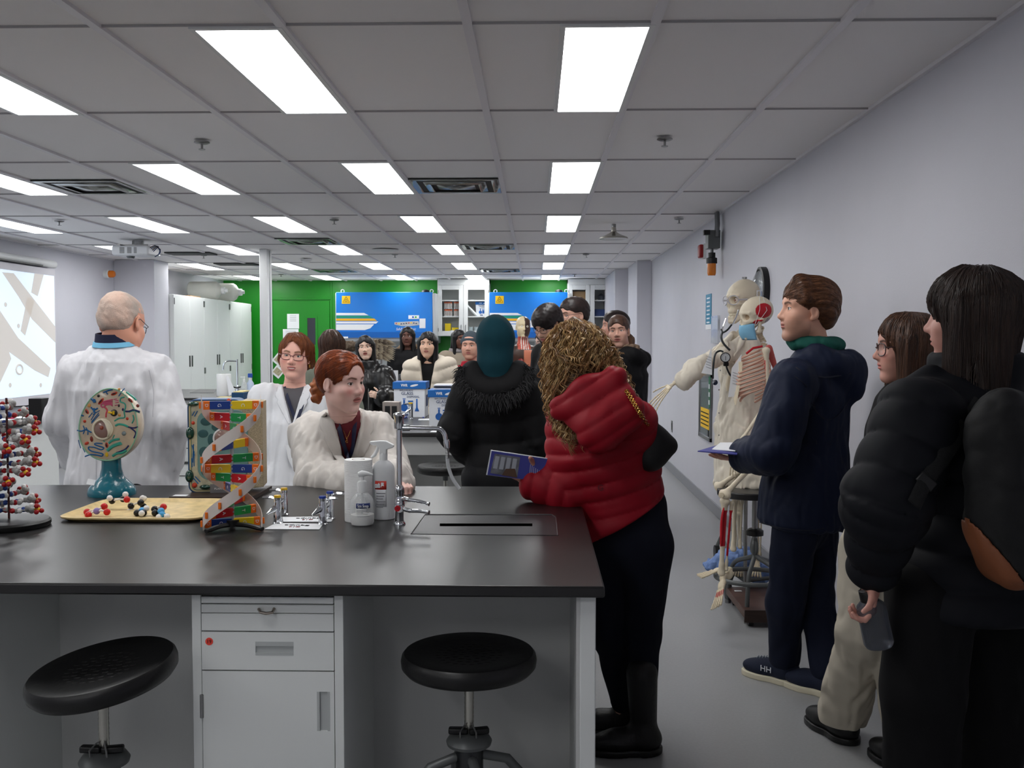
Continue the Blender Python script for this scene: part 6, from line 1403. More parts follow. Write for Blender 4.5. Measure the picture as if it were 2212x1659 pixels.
while cnt<1500:
    d=rg.normal(size=3); d/=np.linalg.norm(d)
    if d[1]>.6: continue
    z0=rg.uniform(-.13,.17); st=np.array([0,-.01,min(z0,.10)]); d=d if z0<.11 else np.array([d[0],d[1],abs(d[2])+.6])/np.linalg.norm([d[0],d[1],abs(d[2])+.6])
    tt=np.linspace(0,.25,40)[:,None]; q=(st+d*tt).astype(F32); v=bf(q); i=np.argmax(v>0)
    if v[i]<=0 or (q[i][1]>.09 and q[i][2]<.07): continue
    s0=q[i]*.97; L=rg.uniform(.07,.13); n=24; rad=rg.uniform(.004,.011); turns=rg.uniform(1.6,3.6); ph=rg.uniform(0,6.28)
    out=np.array([s0[0],s0[1]+.02,0]); out/=np.linalg.norm(out)+1e-6; side=np.cross(out,[0,0,1.]); sway=rg.normal()*.35; o1=rg.uniform(.7,1.2)
    pts=[]
    for k in range(n):
        u=k/(n-1); a=ph+turns*2*PI*u; c_=s0+np.array([0,0,-L*u])+out*(.006+.016*math.sin(PI*u)*o1+.020*u*o1)+side*sway*L*u
        pts.append(H0.w(*(c_+out*math.cos(a)*rad*(.4+.6*u)+side*math.sin(a)*rad*(.4+.6*u))).tolist())
    if hoodf(np.array(pts,F32)).min()<-.003: continue
    c0=pal[rg.randint(5)]
    for q2 in range(3):
        off=rg.normal(size=3)*.0018; r=rg.uniform(.0007,.0017); b0=len(cv.v); cv.tube([(p_[0]+off[0]*(1+k*.08),p_[1]+off[1],p_[2]+off[2]*(1+k*.05)) for k,p_ in enumerate(pts)],[r*(.5+math.sin(PI*min(1,(k+1)/n))*.7) for k in range(n)],3,cap=False); cols+=[tuple(min(255,x*(.8+.15*q2)) for x in c0)]*(len(cv.v)-b0)
    cnt+=1
me=cv.mesh('hair_curls',CURL,fix=False); at=me.color_attributes.new('Col','FLOAT_COLOR','POINT'); at.data.foreach_set('color',np.array([lin(c)+(1,) for c in cols],F32).ravel()); link('hair_curls',me,p.t)
RW=p
text('G',mat('logo_dark_red',(95,10,22),.5),p.t,front(p,1297,1054),.022,name='sleeve_logo')
# brochure held by the red jacket woman
t=thing('brochure','blue printed brochure held by woman in red jacket over near bench','brochure',P(1120,1010,3.5)); Yb=3.5
q=[P(1060,972,Yb),P(1184,990,Yb),P(1184,1042,Yb),P(1050,1026,Yb)]
MB().prism(q,(0,.006,0)).build('pages',PAPER,t); 
def bq(u,v,dy=-.001): return q[0].lerp(q[1],u).lerp(q[3].lerp(q[2],u),v)+Vector((0,dy,0))
MB().prism([bq(.02,.03),bq(1,.03),bq(1,.99),bq(.02,.99)],(0,-.001,0)).build('cover',mat('brochure_blue',(62,66,150),.4),t)
MB().prism([bq(.08,.12,-.002),bq(.52,.12,-.002),bq(.5,.95,-.002),bq(.06,.9,-.002)],(0,-.001,0)).build('cover_picture',mat('brochure_photo',(120,122,130),.5,var=.6,vs=30),t)
for k in range(4): MB().prism([bq(.1+.1*k,.2,-.004),bq(.17+.1*k,.2,-.004),bq(.16+.1*k,.7,-.004),bq(.09+.1*k,.7,-.004)],(0,-.0006,0)).build('picture_window',mat('print_pale',(170,175,185),.5),t)
MB().prism([bq(.3,.65,-.005),bq(.45,.6,-.005),bq(.5,.95,-.005),bq(.25,.93,-.005)],(0,-.0006,0)).build('picture_figure',mat('print_brown',(90,65,50),.5),t)
for k in range(6): MB().prism([bq(.70+.03*k,.35+.04*k,-.002),bq(.705+.03*k,.35+.04*k,-.002),bq(.70+.03*k,.8,-.002),bq(.695+.03*k,.8,-.002)],(0,-.001,0)).build('cover_text',WSTR,t)
# handbag
t=thing('handbag','black slouchy shoulder bag with gold chain hanging from red jacket woman','handbag',P(1415,1005,3.45)); Yb=3.46
c=P(1418,955,Yb)
bf=U(.05,cone(P(1402,990,Yb),P(1446,966,Yb),.030,.016,(0,1,0),.8),cone(P(1396,925,Yb),P(1400,985,Yb),.012,.032,(0,1,0),.8),cone(P(1398,915,Yb),P(1444,960,Yb),.010,.02,(0,1,0),.8),cone(P(1415,945,Yb),P(1412,985,Yb),.03,.035,(0,1,0),.8))
sdf_obj('bag_body',[(bf,np.array(c)-.16,np.array(c)+.16,.004)],mat('bag_leather',(12,12,13),.55,bump=.4,bs=20),t)
ch=cr([front(RW,1352,842,.004),front(RW,1364,862,.006),front(RW,1376,882,.006),front(RW,1388,902,.006),P(1404,925,3.42)],7); g=MB()
GOLD=mat('gold',(215,170,90),.2,m=1)
for k in range(len(ch)-1):
    a,b=ch[k],ch[k+1]; d=(b-a).normalized(); s1=d.cross(Vector((0,1,0))).normalized() if k%2 else (d.cross(Vector((0,1,0))).normalized()*.3+Vector((0,-1,0))).normalized(); m=(a+b)/2; L=(b-a).length*.75
    g.tube([m+d*L*math.cos(w*PI/5)+s1*.0065*math.sin(w*PI/5) for w in range(11)],.0018,5,cap=False)
g.build('chain',GOLD,t)
# ---- 12 young man with glasses looking down
Y=6.6
p=Person('young man with dark hair and glasses looking down beside torso model',(1184,703),Y,-42,30,0,1.0,'m',byaw=-50,skin=(205,158,135),fcol=dict(brow=(35,25,22),iris=(40,30,25),stub=(120,90,80),hh=.004),det=.004,J=dict(pel=P(1200,950,6.65)))
p.body(); p.top('jacket',BK,hem=.85,t=.03,h=.012,wr=(.01,5)); p.hair('short',hairm('hair_dark_brown',(34,24,24),(20,14,14),(60,60,20)),h=.004,vol=.016,fringe=.022,seed=6); p.glasses(mat('frame_dark',(30,32,45),.3),w=.025,hh=.015); basic(p)
# ---- 13 man with glasses
Y=7.1
p=Person('tall man with short dark hair and glasses in black jacket behind curly haired woman',(1240,684),Y,-58,6,2,1.06,'m',byaw=-75,skin=(215,165,145),face=dict(fat=1.2),fcol=dict(brow=(45,35,30),iris=(50,40,35),stub=(140,115,108),hh=.0045),det=.004,J=dict(pel=P(1262,960,7.15)))
p.body(); p.top('jacket',cloth('jacket_charcoal',(30,32,34),.6),hem=.75,t=.035,w=(1.1,1.1,1.1),h=.012,wr=(.01,5),collar=(.085,.05,.02)); p.hair('short',hairm('hair_brown_dark',(48,36,34),(30,22,20),(60,60,20)),h=.004,vol=.004,seed=8); p.glasses(mat('frame_steel',(70,70,78),.3,m=.6),w=.025,hh=.014); basic(p)
# ---- 14 woman looking back
Y=7.3
p=Person('woman with brown ponytail in black coat turning to look at the camera',(1337,718),Y,-14,0,4,.98,'f',byaw=-105,skin=(215,165,145),fcol=dict(brow=(70,50,40),iris=(70,60,50),lips=(170,95,90)),det=.0035,J=dict(nb=P(1352,768,7.32),pel=P(1365,960,7.35)))
p.body()
nb=p.j['nb']; hd=U(.04,*[sphere(nb+p.Rb*.11*math.cos(a)-p.Fb*(.05+.08*math.sin(a))+np.array([0,0,.0-.03*math.sin(a)]),.06) for a in np.linspace(-.4,PI+.4,9)])
p.top('black_coat',BK,hem=.8,t=.04,w=(1.15,1.1,1.1),h=.010,wr=(.008,5),extra=hd)
HB=hairm('hair_brown_ponytail',(92,66,52),(58,40,34),(60,60,10))
p.hair('pulled',HB,h=.004,vol=.004)
q=p.h.f(wrinkle(U(.03,cone((0,-.10,.01),(-.05,-.12,-.06),.035,.04),cone((-.05,-.12,-.06),(-.07,-.10,-.15),.04,.025)),.008,12,3,(1,1,.3))); c=p.h.o
sdf_obj('ponytail',[(q,c-.26,c+.2,.006,.03)],hairm('hair_ponytail_light',(150,115,85),(88,64,50),(60,60,10)),p.t)
sc_=wrinkle(U(.03,*[sphere(nb+p.Rb*.07*math.cos(a)+p.Fb*.07*math.sin(a)+np.array([0,0,.05]),.035) for a in np.linspace(0,2*PI,12)]),.012,12,2); sdf_obj('fur_collar',[(sc_,nb-.2,nb+.22,.007,.03)],mat('collar_fur',(140,116,96),.95,bump=1,bs=80,var=.3,vs=50),p.t); basic(p)
# ---- 15 sliver face behind
Y=7.95
p=Person('person mostly hidden behind woman with ponytail, only profile facing left visible',(1328,707),Y,-84,0,0,1.0,'m',byaw=-90,skin=(210,155,135),fcol=dict(brow=(60,45,40)),det=.006,J=dict(pel=P(1336,930,8.0)))
p.body(); p.top('jacket',cloth('jacket_dark_grey',(40,40,44)),hem=.8,t=.03,h=.016); p.hair('short',hairm('hair_brown_dark',(48,36,34),(30,22,20),(60,60,20)),h=.007,vol=.006); basic(p)
# ---- 16 person with long dark hair and glasses
Y=8.3
p=Person('person with long wavy dark hair and round glasses behind young man looking down',(1181,744),Y,-66,4,0,.98,'f',byaw=-70,skin=(220,180,165),fcol=dict(brow=(40,30,28),lips=(180,110,105)),det=.005,J=dict(pel=P(1188,930,8.35)))
p.body(); p.top('jacket',BK,hem=.8,t=.03,h=.014); p.hair('long',hairm('hair_dark_wavy',(36,28,28),(20,15,15)),h=.006,length=.42,vol=.008); p.glasses(mat('wire_silver',(190,190,190),.2,m=1),hh=.021,w=.023,lens=False); basic(p)
# ---- 17 man in navy jacket
NAVY=cloth('jacket_navy',(18,27,50),.65,fold=.8,fs=7); Y=4.2
p=Person('young man in navy jacket with green hood, holding papers before the skeletons',(1742,676),Y,-86,-4,0,1.06,'m',byaw=-118,skin=(214,162,138),face=dict(nose=1.05),fcol=dict(brow=(75,52,40),iris=(60,50,45),stub=(150,115,98),lips=(190,120,110)),det=.002,J=dict(nb=P(1764,765,4.22),sl=P(1712,826,4.02),sr=P(1788,830,4.42),el=P(1668,975,3.94),wl=P(1612,985,4.12),er=P(1760,950,4.5),wr=P(1640,985,4.42),pel=P(1738,1110,4.22),hl=P(1716,1150,4.12),hr=P(1762,1150,4.30),kl=P(1698,1300,4.16),kr=P(1762,1290,4.30),al=P(1702,1442,4.20),ar=P(1792,1432,4.30)))
p.j['al']=np.array([1.09,4.25,.10]); p.j['ar']=np.array([1.235,4.10,.10]); p.j['kr']=np.array(P(1762,1290,4.24))
p.hand(P(1616,992,4.13),(-1,.1,.02),(0,-.2,-1),curl=(.1,.1,.15,.2),side=-1,thumb=(.1,.1))
p.body(neck=1)
nb=p.j['nb']; 
hd=U(.05,*[ell(nb+p.Rb*.10*math.cos(a)-p.Fb*(.05+.085*math.sin(a))+np.array([0,0,-.03-.04*math.sin(a)]),(.055,.055,.06)) for a in np.linspace(-.5,PI+.5,9)],cone(nb-p.Fb*.12+np.array([0,0,-.05]),nb-p.Fb*.15+np.array([0,0,-.15]),.07,.05))
p.top('navy_jacket',NAVY,hem=.70,t=.03,w=(1.12,1.08,1.04),dp=.78,flare=1.08,h=.006,wr=(.010,4.5),r=(.066,.060,.046),extra=hd,end=1.0)
gh=U(.04,*[ell(nb+p.Rb*.078*math.cos(a)+p.Fb*(.012-.088*math.sin(a))+np.array([0,0,.045-.010*math.sin(a)]),(.036,.036,.030)) for a in np.linspace(-.9,PI+.9,12)])
gh=wrinkle(gh,.008,8,4); sdf_obj('green_hood',[(gh,nb-.22,nb+.22,.005,.02)],cloth('hood_green',(32,88,78),.9,fold=.4),p.t)
HM=hairm('hair_brown_swept',(122,82,56),(74,48,36),(40,110,60),r=.38)
hf_=U(.02,ell((0,-.026,.052),(.088,.110,.100)),ell((0,.024,.060),(.070,.074,.074)),ell((0,-.07,.0),(.070,.056,.066)),cone((-.03,.045,.118),(.03,.03,.125),.030,.03),mirror(cone((.055,.040,.105),(.078,.030,.045),.024,.014)))
hf_=SUB(hf_,U(.008,ell((0,.128,-.022),(.062,.078,.090)),ell((0,.125,-.05),(.085,.085,.070)),ell((0,.11,-.09),(.085,.085,.06))),.008); hf_=SUB(hf_,mirror(ell((.088,.002,-.012),(.026,.028,.036))),.006); hf_=INT(hf_,lambda q:-(q[:,2]+.070+.35*np.minimum(q[:,1]+.06,0)),.01)
hf_=wrinkle(hf_,.0045,13,3,(1,.35,1)); sdf_obj('hair',[(p.h.f(hf_),p.h.o-.18,p.h.o+.2,.0032,.02)],HM,p.t)
strands(p,3000,10,.012,HM,'back',r=.0008,f=hf_,jit=.15,off=.0015)
NT=cloth('trousers_navy',(20,26,44),.85,fold=.7,fs=9)
p.pants(NT,t=.012,r=(.082,.062,.05),h=.007,wr=(.009,7),end=.98)
SN=mat('sneaker_navy',(22,30,52),.85,bump=.5,bs=300); SOLE=mat('sneaker_sole',(214,206,182),.6)
p.shoes(SN,dirs=((-.80,.60),(-.78,.62)),L=.27,h=.0045,sole=SOLE,name='sneaker')
v=P(1653,1442,4.02); v=Vector((P(1653,1442,4.10)))
def on_obj(f,px,py,Y0,Y1,off=.003):
    a=np.array(P(px,py,1.0)); o=np.array([0,0,CAMZ]); d=a-o; tt=np.linspace(Y0,Y1,300)[:,None]; q=(o+d*tt).astype(F32); v=f(q); i=np.argmax(v<0); return Vector((q[i]-d/np.linalg.norm(d)*off).tolist())
me=[c for c in p.t.children if c.name.startswith('sneaker')]
def raymesh(ob,px,py,off=.003):
    from mathutils.bvhtree import BVHTree
    og=ORG[ob.name]; vs=[v.co+og for v in ob.data.vertices]; bt=BVHTree.FromPolygons(vs,[tuple(q.vertices) for q in ob.data.polygons]); o=Vector((0,0,CAMZ)); d=(P(px,py,1.0)-o).normalized(); h=bt.ray_cast(o,d); return (h[0]-d*off) if h[0] is not None else None
v=next((q for q in (raymesh(me[0],1654+dx,yy,.005) for yy in(1446,1450,1454,1460) for dx in(0,8,16)) if q is not None),None)
if v is not None: text('HH',WSTR,me[0],v,.026,right=(.80,-.60,-.04),name='shoe_logo')
SM=mat('navy_seam',(12,18,36),.7)
strap(p,[(1716,812),(1742,835),(1760,880),(1764,960)],.0022,SM,'sleeve_seam',-.0015)
strap(p,[(1700,775),(1730,800),(1780,815),(1838,806)],.004,SM,'hood_seam',-.002); strap(p,[(1742,836),(1752,870),(1780,905),(1810,898),(1838,860)],.0025,SM,'hood_edge',-.001)
strap(p,[(1640,1128),(1690,1141),(1750,1146),(1790,1138)],.0022,SM,'hem_seam',-.001)
for k in range(6):
    a=next((q for q in (raymesh(me[0],1636+6*k,1420+2*w_,.001) for w_ in range(25)) if q is not None),None)
    if a is not None: MB().tube([a+Vector((-.006,-.004,-.006)),a+Vector((0,0,.001)),a+Vector((.012,.022,.001))],.0022,6).build('lace',mat('lace_grey',(120,130,140),.8),me[0])
t=thing('printed_papers','sheets and blue folder held level by the man in navy jacket','papers',P(1550,975,4.1))
q=[P(1507,976,4.05),P(1592,983,4.0),P(1600,962,4.35),P(1560,960,4.38)]
MB().prism(q,(0,0,.004)).build('folder',mat('brochure_blue',(62,66,150),.4),t); MB().prism([P(1538,974,4.12)+Vector((0,0,.005)),P(1588,978,4.05)+Vector((0,0,.005)),P(1600,960,4.4)+Vector((0,0,.006)),P(1556,960,4.42)+Vector((0,0,.006))],(0,0,.003)).build('sheet',PAPER,t)
# ---- 18 woman in beige trousers
Y=3.55
p=Person('woman with glasses, straight brown hair and beige trousers behind the backpack wearer',(1958,757),Y,-96,0,0,1.0,'f',byaw=-95,skin=(205,152,135),fcol=dict(brow=(70,50,40),blush=.4),det=.0025,J=dict(pel=P(1900,1150,3.55),hl=P(1880,1190,3.48),hr=P(1925,1190,3.65),kl=P(1868,1370,3.46),kr=P(1935,1370,3.68),al=P(1835,1560,3.44),ar=P(1935,1640,3.55),nb=P(1965,842,3.56),sl=P(1960,890,3.42),sr=P(1966,890,3.7)))
p.j['al']=np.array([1.155,3.64,.10]); p.j['ar']=np.array([1.30,3.34,.09]); p.j['kr']=np.array(P(1935,1370,3.45)); p.j['hr']=np.array(P(1925,1190,3.55))
p.body(); p.top('dark_jacket',BK,hem=.85,t=.02,h=.012,w=(.9,.9,.9)); p.hair('long',hairm('hair_brown_straight',(104,70,50),(56,38,30),(110,110,5)),h=.0035,length=.26,vol=.006,front=.003,fringe=-.008); strands(p,1200,13,.026,MATS['hair_brown_straight'],'down',r=.0012,jit=.06); p.glasses(mat('frame_tortoise',(70,50,50),.3),w=.026,hh=.022,z=.003,thick=.0022)
BG=cloth('trousers_beige',(192,184,168),.85,fold=.8,fs=12,st=(1,1,1))
p.pants(BG,t=.02,r=(.092,.074,.068),h=.006,wr=(.010,8),end=1.0); p.shoes(SH,dirs=((-.42,.90),(-.42,.90)),L=.27,h=.006)
# ---- 19 backpack woman
PUF=cloth('puffer_black',(15,17,23),.72,fold=.5,fs=14,bd=.012); Y=2.8
p=Person('woman with long dark hair in black puffer jacket and backpack at right edge, holding bottle',(2096,692),Y,-121,0,0,1.06,'f',byaw=-128,skin=(205,150,135),fcol=dict(brow=(40,30,28)),det=.003,J=dict(nb=P(2108,815,2.82),sl=P(1985,905,2.64),sr=P(2165,905,2.96),el=P(1914,1085,2.56),wl=P(1888,1220,2.66),er=P(2160,1100,2.95),wr=P(2150,1260,2.9),pel=P(2090,1230,2.8),hl=P(2010,1290,2.72),hr=P(2130,1290,2.88),kl=P(1992,1500,2.72),kr=P(2128,1500,2.88),al=P(1988,1760,2.72),ar=P(2130,1760,2.88)))
p.j['al'][2]=p.j['ar'][2]=.09
p.hand(P(1880,1262,2.655),(.0,-.1,-1),(1,0,-.05),curl=(.9,1.0,1.05,1.1),side=1,thumb=(.5,.4),h=.003,sc=.9)
p.body()
nb=p.j['nb']
p.top('puffer_jacket',PUF,hem=.72,t=.045,w=(1.12,1.08,1.05),dp=.8,flare=1.05,h=.007,q=(.098,.014),r=(.066,.060,.024),collar=(.10,.05,.025),extra=(U(.03,cone(P(1928,862,2.72),P(2010,812,2.74),.030,.034),cone(P(1945,885,2.72),P(2030,860,2.76),.05,.06)),.03),end=1.0,yoke=.07)
p.hair('long',hairm('hair_dark_long',(66,50,43),(34,26,24),(110,110,6),r=.38),h=.0042,length=.34,vol=.014,front=-.006,seed=9)
strands(p,2400,15,.030,MATS['hair_dark_long'],'down',r=.0012,jit=.07,off=.002,lift=.0004)
p.pants(cloth('trousers_black2',(13,13,15),.85,fold=.6),t=.022,r=(.098,.082,.075),h=.009,wr=(.010,6)); p.shoes(SH,h=.009)
BP=p
# backpack
t=thing('backpack','large black backpack with brown leather base worn on puffer jacket','backpack',P(2165,1200,2.6))
Bm=p.b; c=np.array(P(2168,1062,2.52)); Fb=p.Fb; Rb=p.Rb
fr=Frame(c,-128); fr.M=np.stack([Rb,Fb,np.array([0,0,1],F32)],1).astype(F32)
bp=U(.06,boxf((0,0,-.02),(.145,.075,.235),r=.06),ell((0,0,.19),(.12,.07,.08)))
bp=U(.03,bp,boxf((0,-.075,-.09),(.11,.03,.12),r=.03)); bpw=wrinkle(bp,.01,5,2)
NY=mat('backpack_nylon',(14,15,16),.75,bump=.5,bs=25)
pl=plane((-.80,0,-.60),P(2090,1192,2.5)); bw_=INT(INT(fr.f(bpw),pl,.06),lambda q: P(2168,1284,2.5).z-q[:,2],.05); tone=lambda q: np.maximum(pl(q)+.040,(P(2168,1284,2.5).z+.05)-q[:,2])
sdf_obj('bag_body',[(lambda q: np.maximum(bw_(q),tone(q)),c-.4,c+.4,.006,.03)],NY,t)
sdf_obj('leather_base',[(lambda q: np.maximum(bw_(q)-.002,-tone(q)),c-.4,c+.4,.006,.03)],mat('leather_brown',(128,74,44),.55,bump=.4,bs=20),t)
q=[P(2112,872,2.62),P(2070,935,2.50),P(2030,1000,2.47),P(1992,1060,2.50),P(1960,1085,2.58)]
q=[front(p,2116,868,.01),front(p,2080,925,.012),front(p,2040,985,.012),front(p,2000,1040,.012),front(p,1975,1090,.012)]
MB().tube(cr(q,5),.021,8,flat=.22,up=(0,-1,0)).build('shoulder_strap',mat('strap_webbing',(18,19,20),.8,bump=.4,bs=300),t)
for k,u in((1,.5),(3,.2)):
    v=q[k]; MB().cbox(v+Vector((0,-.004,0)),(.05,.008,.028),Matrix.Rotation(.7,3,'Y')).build('buckle',BLK,t,bevel=.003)
# bottle
t=thing('water_bottle','grey translucent water bottle with dark cap hanging from the gripping hand','bottle',P(1888,1345,2.64)); a=P(1876,1286,2.65); b=P(1900,1396,2.66); ax=(b-a).normalized()
L=(b-a).length
MB().lathe([(.001,.012),(.024,.014),(.037,.028),(.040,.042),(.039,L*.5),(.040,L-.012),(.036,L-.003),(.001,L)],a,ax,n=36).build('bottle_body',mat('bottle_smoke',(92,97,108),.15,trans=.5,alpha=.85,ior=1.2),t)
MB().lathe([(.001,-.018),(.020,-.018),(.024,-.012),(.024,.014),(.001,.016)],a,ax).build('cap',BLK,t)
MB().tube([a+Vector((0,0,.0)),a+Vector((-.004,-.01,.03)),a+Vector((-.004,-.005,.055)),a+Vector((.012,.0,.05)),a+Vector((.014,0,.01))],.006,8).build('carry_loop',BLK,t)
v=Vector(P(1862,1277,2.63)); MB().tube([v+Vector((.009*math.cos(k*.63),.009*math.sin(k*.63),0)) for k in range(11)],.0018,6,cap=False).build('ring',STEEL,BP.t)
# ================================================================ skeletons
BONE=mat('bone',(222,208,180),.5,attr=True,bump=.15,bs=120)
def bonec(q): return np.tile(np.array(lin((224,212,188))),(len(q),1))
def skull_sdf():
    f=U(.03,ell((0,-.018,.042),(.070,.088,.078)),ell((0,.03,.03),(.055,.055,.055)),ell((0,.045,-.02),(.046,.042,.045)))
    f=U(.012,f,mirror(cone((.03,.07,-.012),(.062,.035,-.012),.010,.008)),mirror(cone((.062,.035,-.012),(.066,-.005,-.008),.006,.006)))
    f=U(.01,f,ell((0,.072,-.045),(.027,.020,.020)),mirror(cone((.012,.08,.034),(.046,.062,.034),.009,.007)))
    f=SUB(f,mirror(ell((.030,.083,.012),(.0185,.028,.0165))),.006); f=SUB(f,U(.004,ell((0,.092,-.018),(.010,.014,.015)),ell((0,.09,-.005),(.005,.012,.01))),.003)
    f=SUB(f,mirror(ell((.068,.035,.0),(.012,.022,.018))),.012); f=SUB(f,mirror(ell((.060,.045,-.040),(.020,.030,.018))),.012)
    jaw=U(.012,mirror(cone((.050,.005,-.025),(.046,.012,-.070),.010,.012)),mirror(cone((.046,.012,-.070),(.018,.072,-.098),.012,.011)),cone((-.018,.072,-.098),(.018,.072,-.098),.012,.012),mirror(cone((.040,.035,-.072),(.016,.078,-.078),.008,.007)),cone((-.016,.078,-.078),(.016,.078,-.078),.007,.007))
    th=[]
    for i in range(-7,8):
        a=i*.2; x=.026*math.sin(a); y=.055+.030*math.cos(a); th.append(ell((x,y,-.063),(.0026,.0035,.0055))); th.append(ell((x,y,-.0725),(.0024,.0032,.0048)))
    return f,jaw,U(0,*th)
class Skel:
    """bones as parts of one thing; muscle colours on attribute"""
    def __init__(s,label,J,hy,pitch,roll,hs,Fb,painted,loc):
        s.t=thing('skeleton_model',label,'skeleton model',loc); s.J={k:np.array(v,float) for k,v in J.items()}; s.Fb=np.array(Fb,float); s.Fb/=np.linalg.norm(s.Fb); s.Rb=np.cross(s.Fb,[0,0,1]); s.p=painted
        s.h=Frame(s.J['hd'],hy,pitch,roll,hs); H=s.h; f,jaw,th=skull_sdf(); RD=(190,18,35); BL=(60,70,120)
        def sc(q):
            c=bonec(q); l=H.loc(q)
            if painted:
                c=mixc(c,RD,((((l[:,1]+.018)/.052)**2+((l[:,2]-.040)/.040)**2)<1)*(np.abs(l[:,0])>.03)); c=mixc(c,RD,(((l[:,1]-.02)/.03)**2+((l[:,2]+.018)/.012)**2<1)*(np.abs(l[:,0])>.03)); c=mixc(c,BL,(((l[:,1]+.05)/.018)**2+((l[:,2]+.018)/.018)**2<1)*(np.sin(l[:,1]*500+l[:,2]*300)>0)*(np.abs(l[:,0])>.02))
            ey=((np.abs(l[:,0])-.030)**2/.0185**2+(l[:,2]-.012)**2/.0165**2<.8)&(l[:,1]>.045); c=mixc(c,(150,115,75),ey*.6)
            return c
        sdf_obj('skull',[(H.f(f),H.o-.15*hs,H.o+.15*hs,.0026)],BONE,s.t,sc); sdf_obj('jaw',[(H.f(jaw),H.o-.15*hs,H.o+.12*hs,.0026)],BONE,s.t,bonec); sdf_obj('teeth',[(H.f(th),H.o-.14*hs,H.o+.12*hs,.0013)],mat('teeth',(232,224,200),.35),s.t)
    def bone(s,a,b,r,e0,e1,name,paint=None,k=.012,h=.0045,sub=None):
        a=np.array(a,float);b=np.array(b,float); d=b-a; L=np.linalg.norm(d); u=d/L; sd=np.cross(u,s.Fb); n=np.linalg.norm(sd); sd=sd/n if n>.1 else s.Rb
        f=U(k,cone(a,b,r*1.15,r),cone(a-sd*e0*.5,a+sd*e0*.5,e0*.55,e0*.55),cone(b-sd*e1*.55,b+sd*e1*.55,e1*.55,e1*.55),cone(b,b-u*L*.12,e1*.7,r),cone(a,a+u*L*.12,e0*.7,r))
        lo,hi=bbox([a,b],max(e0,e1)*1.6+.01)
        def cf(q):
            c=bonec(q)
            if paint is not None and s.p:
                for (t0,t1,sg,colr) in paint:
                    t=((q-V3(a))@V3(u))/L; sx=(q-V3(a)-t[:,None]*V3(u*L))@V3(sd); c=mixc(c,colr,((t>t0)&(t<t1)&(sx*sg>-.001)))
            return c
        return sdf_obj(name,[(f,lo,hi,h)],BONE,s.t,cf)
    def ribs(s,top,bot,w=.125,d=.10,n=10,name='rib'):
        top=np.array(top);bot=np.array(bot); RM=mat('rib_cartilage',(214,170,150),.5); BM=mat('bone_plain',(222,208,180),.5)
        g=MB()
        sp=[]
        for i in range(n):
            u=i/(n-1); c=top+(bot-top)*u; k=math.sin(PI*(.22+.62*u))**.6; ww=w*k; dd=d*k
            for sg in(-1,1):
                m=MB(); pts=[]
                for q in range(19):
                    a=PI*q/18; x=sg*math.sin(a)*ww; y=-math.cos(a)*dd; z=-.10*(q/18)+ .02*u; 
                    if i>7 and q>13: break
                    pts.append((c+s.Rb*x+s.Fb*(y+.02)+np.array([0,0,z+.03])).tolist())
                m.tube(pts,[.0045]*len(pts),6,flat=1.35,up=(0,0,1)); r=m.build(name,BM if not s.p else RM,s.t)
        st=top+s.Fb*(d*.8+.02)-np.array([0,0,.06]); 
        m=MB(); m.tube([st+np.array([0,0,.03]),st-np.array([0,0,.05])-0*s.Fb,st+s.Fb*.03-np.array([0,0,.16]),st+s.Fb*.03-np.array([0,0,.19])],[.016,.012,.015,.005],8,flat=.4,up=s.Fb.tolist()); m.build('sternum',BM,s.t)
    def spine(s,pts,n,r=.015):
        pts=[Vector(tuple(p)) for p in pts]; q=cr(pts,max(2,n//(len(pts)-1)+1)); BM=mat('bone_plain',(222,208,180),.5)
        for i in range(n):
            k=i*(len(q)-1)/(n-1); a=q[int(k)].lerp(q[min(int(k)+1,len(q)-1)],k%1); rr=r*(.75+.5*i/n); m=MB(); T=(q[min(int(k)+1,len(q)-1)]-q[max(int(k)-1,0)]).normalized()
            m.cyl(a-T*rr*.42,a+T*rr*.42,rr,n=10); b=a-Vector(tuple(s.Fb))*rr*.8; m.tube([b,b-Vector(tuple(s.Fb))*rr*1.3-Vector((0,0,rr*.5))],[rr*.35,rr*.2],6); 
            for sg in(-1,1): m.tube([a,a+Vector(tuple(s.Rb*sg))*rr*1.6-Vector(tuple(s.Fb))*rr*.4],[rr*.35,rr*.25],6)
            m.build('vertebra',BM,s.t,bevel=0)
    def hand(s,w,d,up,sc=1,spread=.22,curl=.15):
        fr=dirframe(np.array(w,float),d,up,sc); BM=mat('bone_plain',(222,208,180),.5)
        f=U(.004,*[ell(((i-1.5)*.010,.006+.010*j,0),(.0065,.0062,.0065)) for i in range(4) for j in range(2)]); lo,hi=bbox([fr.w(0,0,0)],.05)
        sdf_obj('carpals',[(fr.f(f),lo,hi,.003)],BM,s.t)
        for i in range(5):
            a=(i-2)*spread; x=(i-2)*.011
            if i==4: a=.75; 
            L=[.058,.040,.024,.018] if i<4 else [.04,.03,.022]
            if i in(0,): L=[.05,.032,.02,.016]
            p0=np.array([x,.02 if i<4 else .004,0]); ang=0; 
            for j,l in enumerate(L):
                ang+=curl*(1 if j else 0); dd=np.array([math.sin(a)*math.cos(ang),math.cos(a)*math.cos(ang),-math.sin(ang)]); p1=p0+dd*l
                m=MB(); A=Vector(fr.w(*p0).tolist()); Bb=Vector(fr.w(*p1).tolist()); m.tube([A,A.lerp(Bb,.15),A.lerp(Bb,.5),A.lerp(Bb,.85),Bb],[.0045,.005,.003,.0045,.0035],8); m.build('phalanx' if j else 'metacarpal',BM,s.t); p0=p1+dd*.002
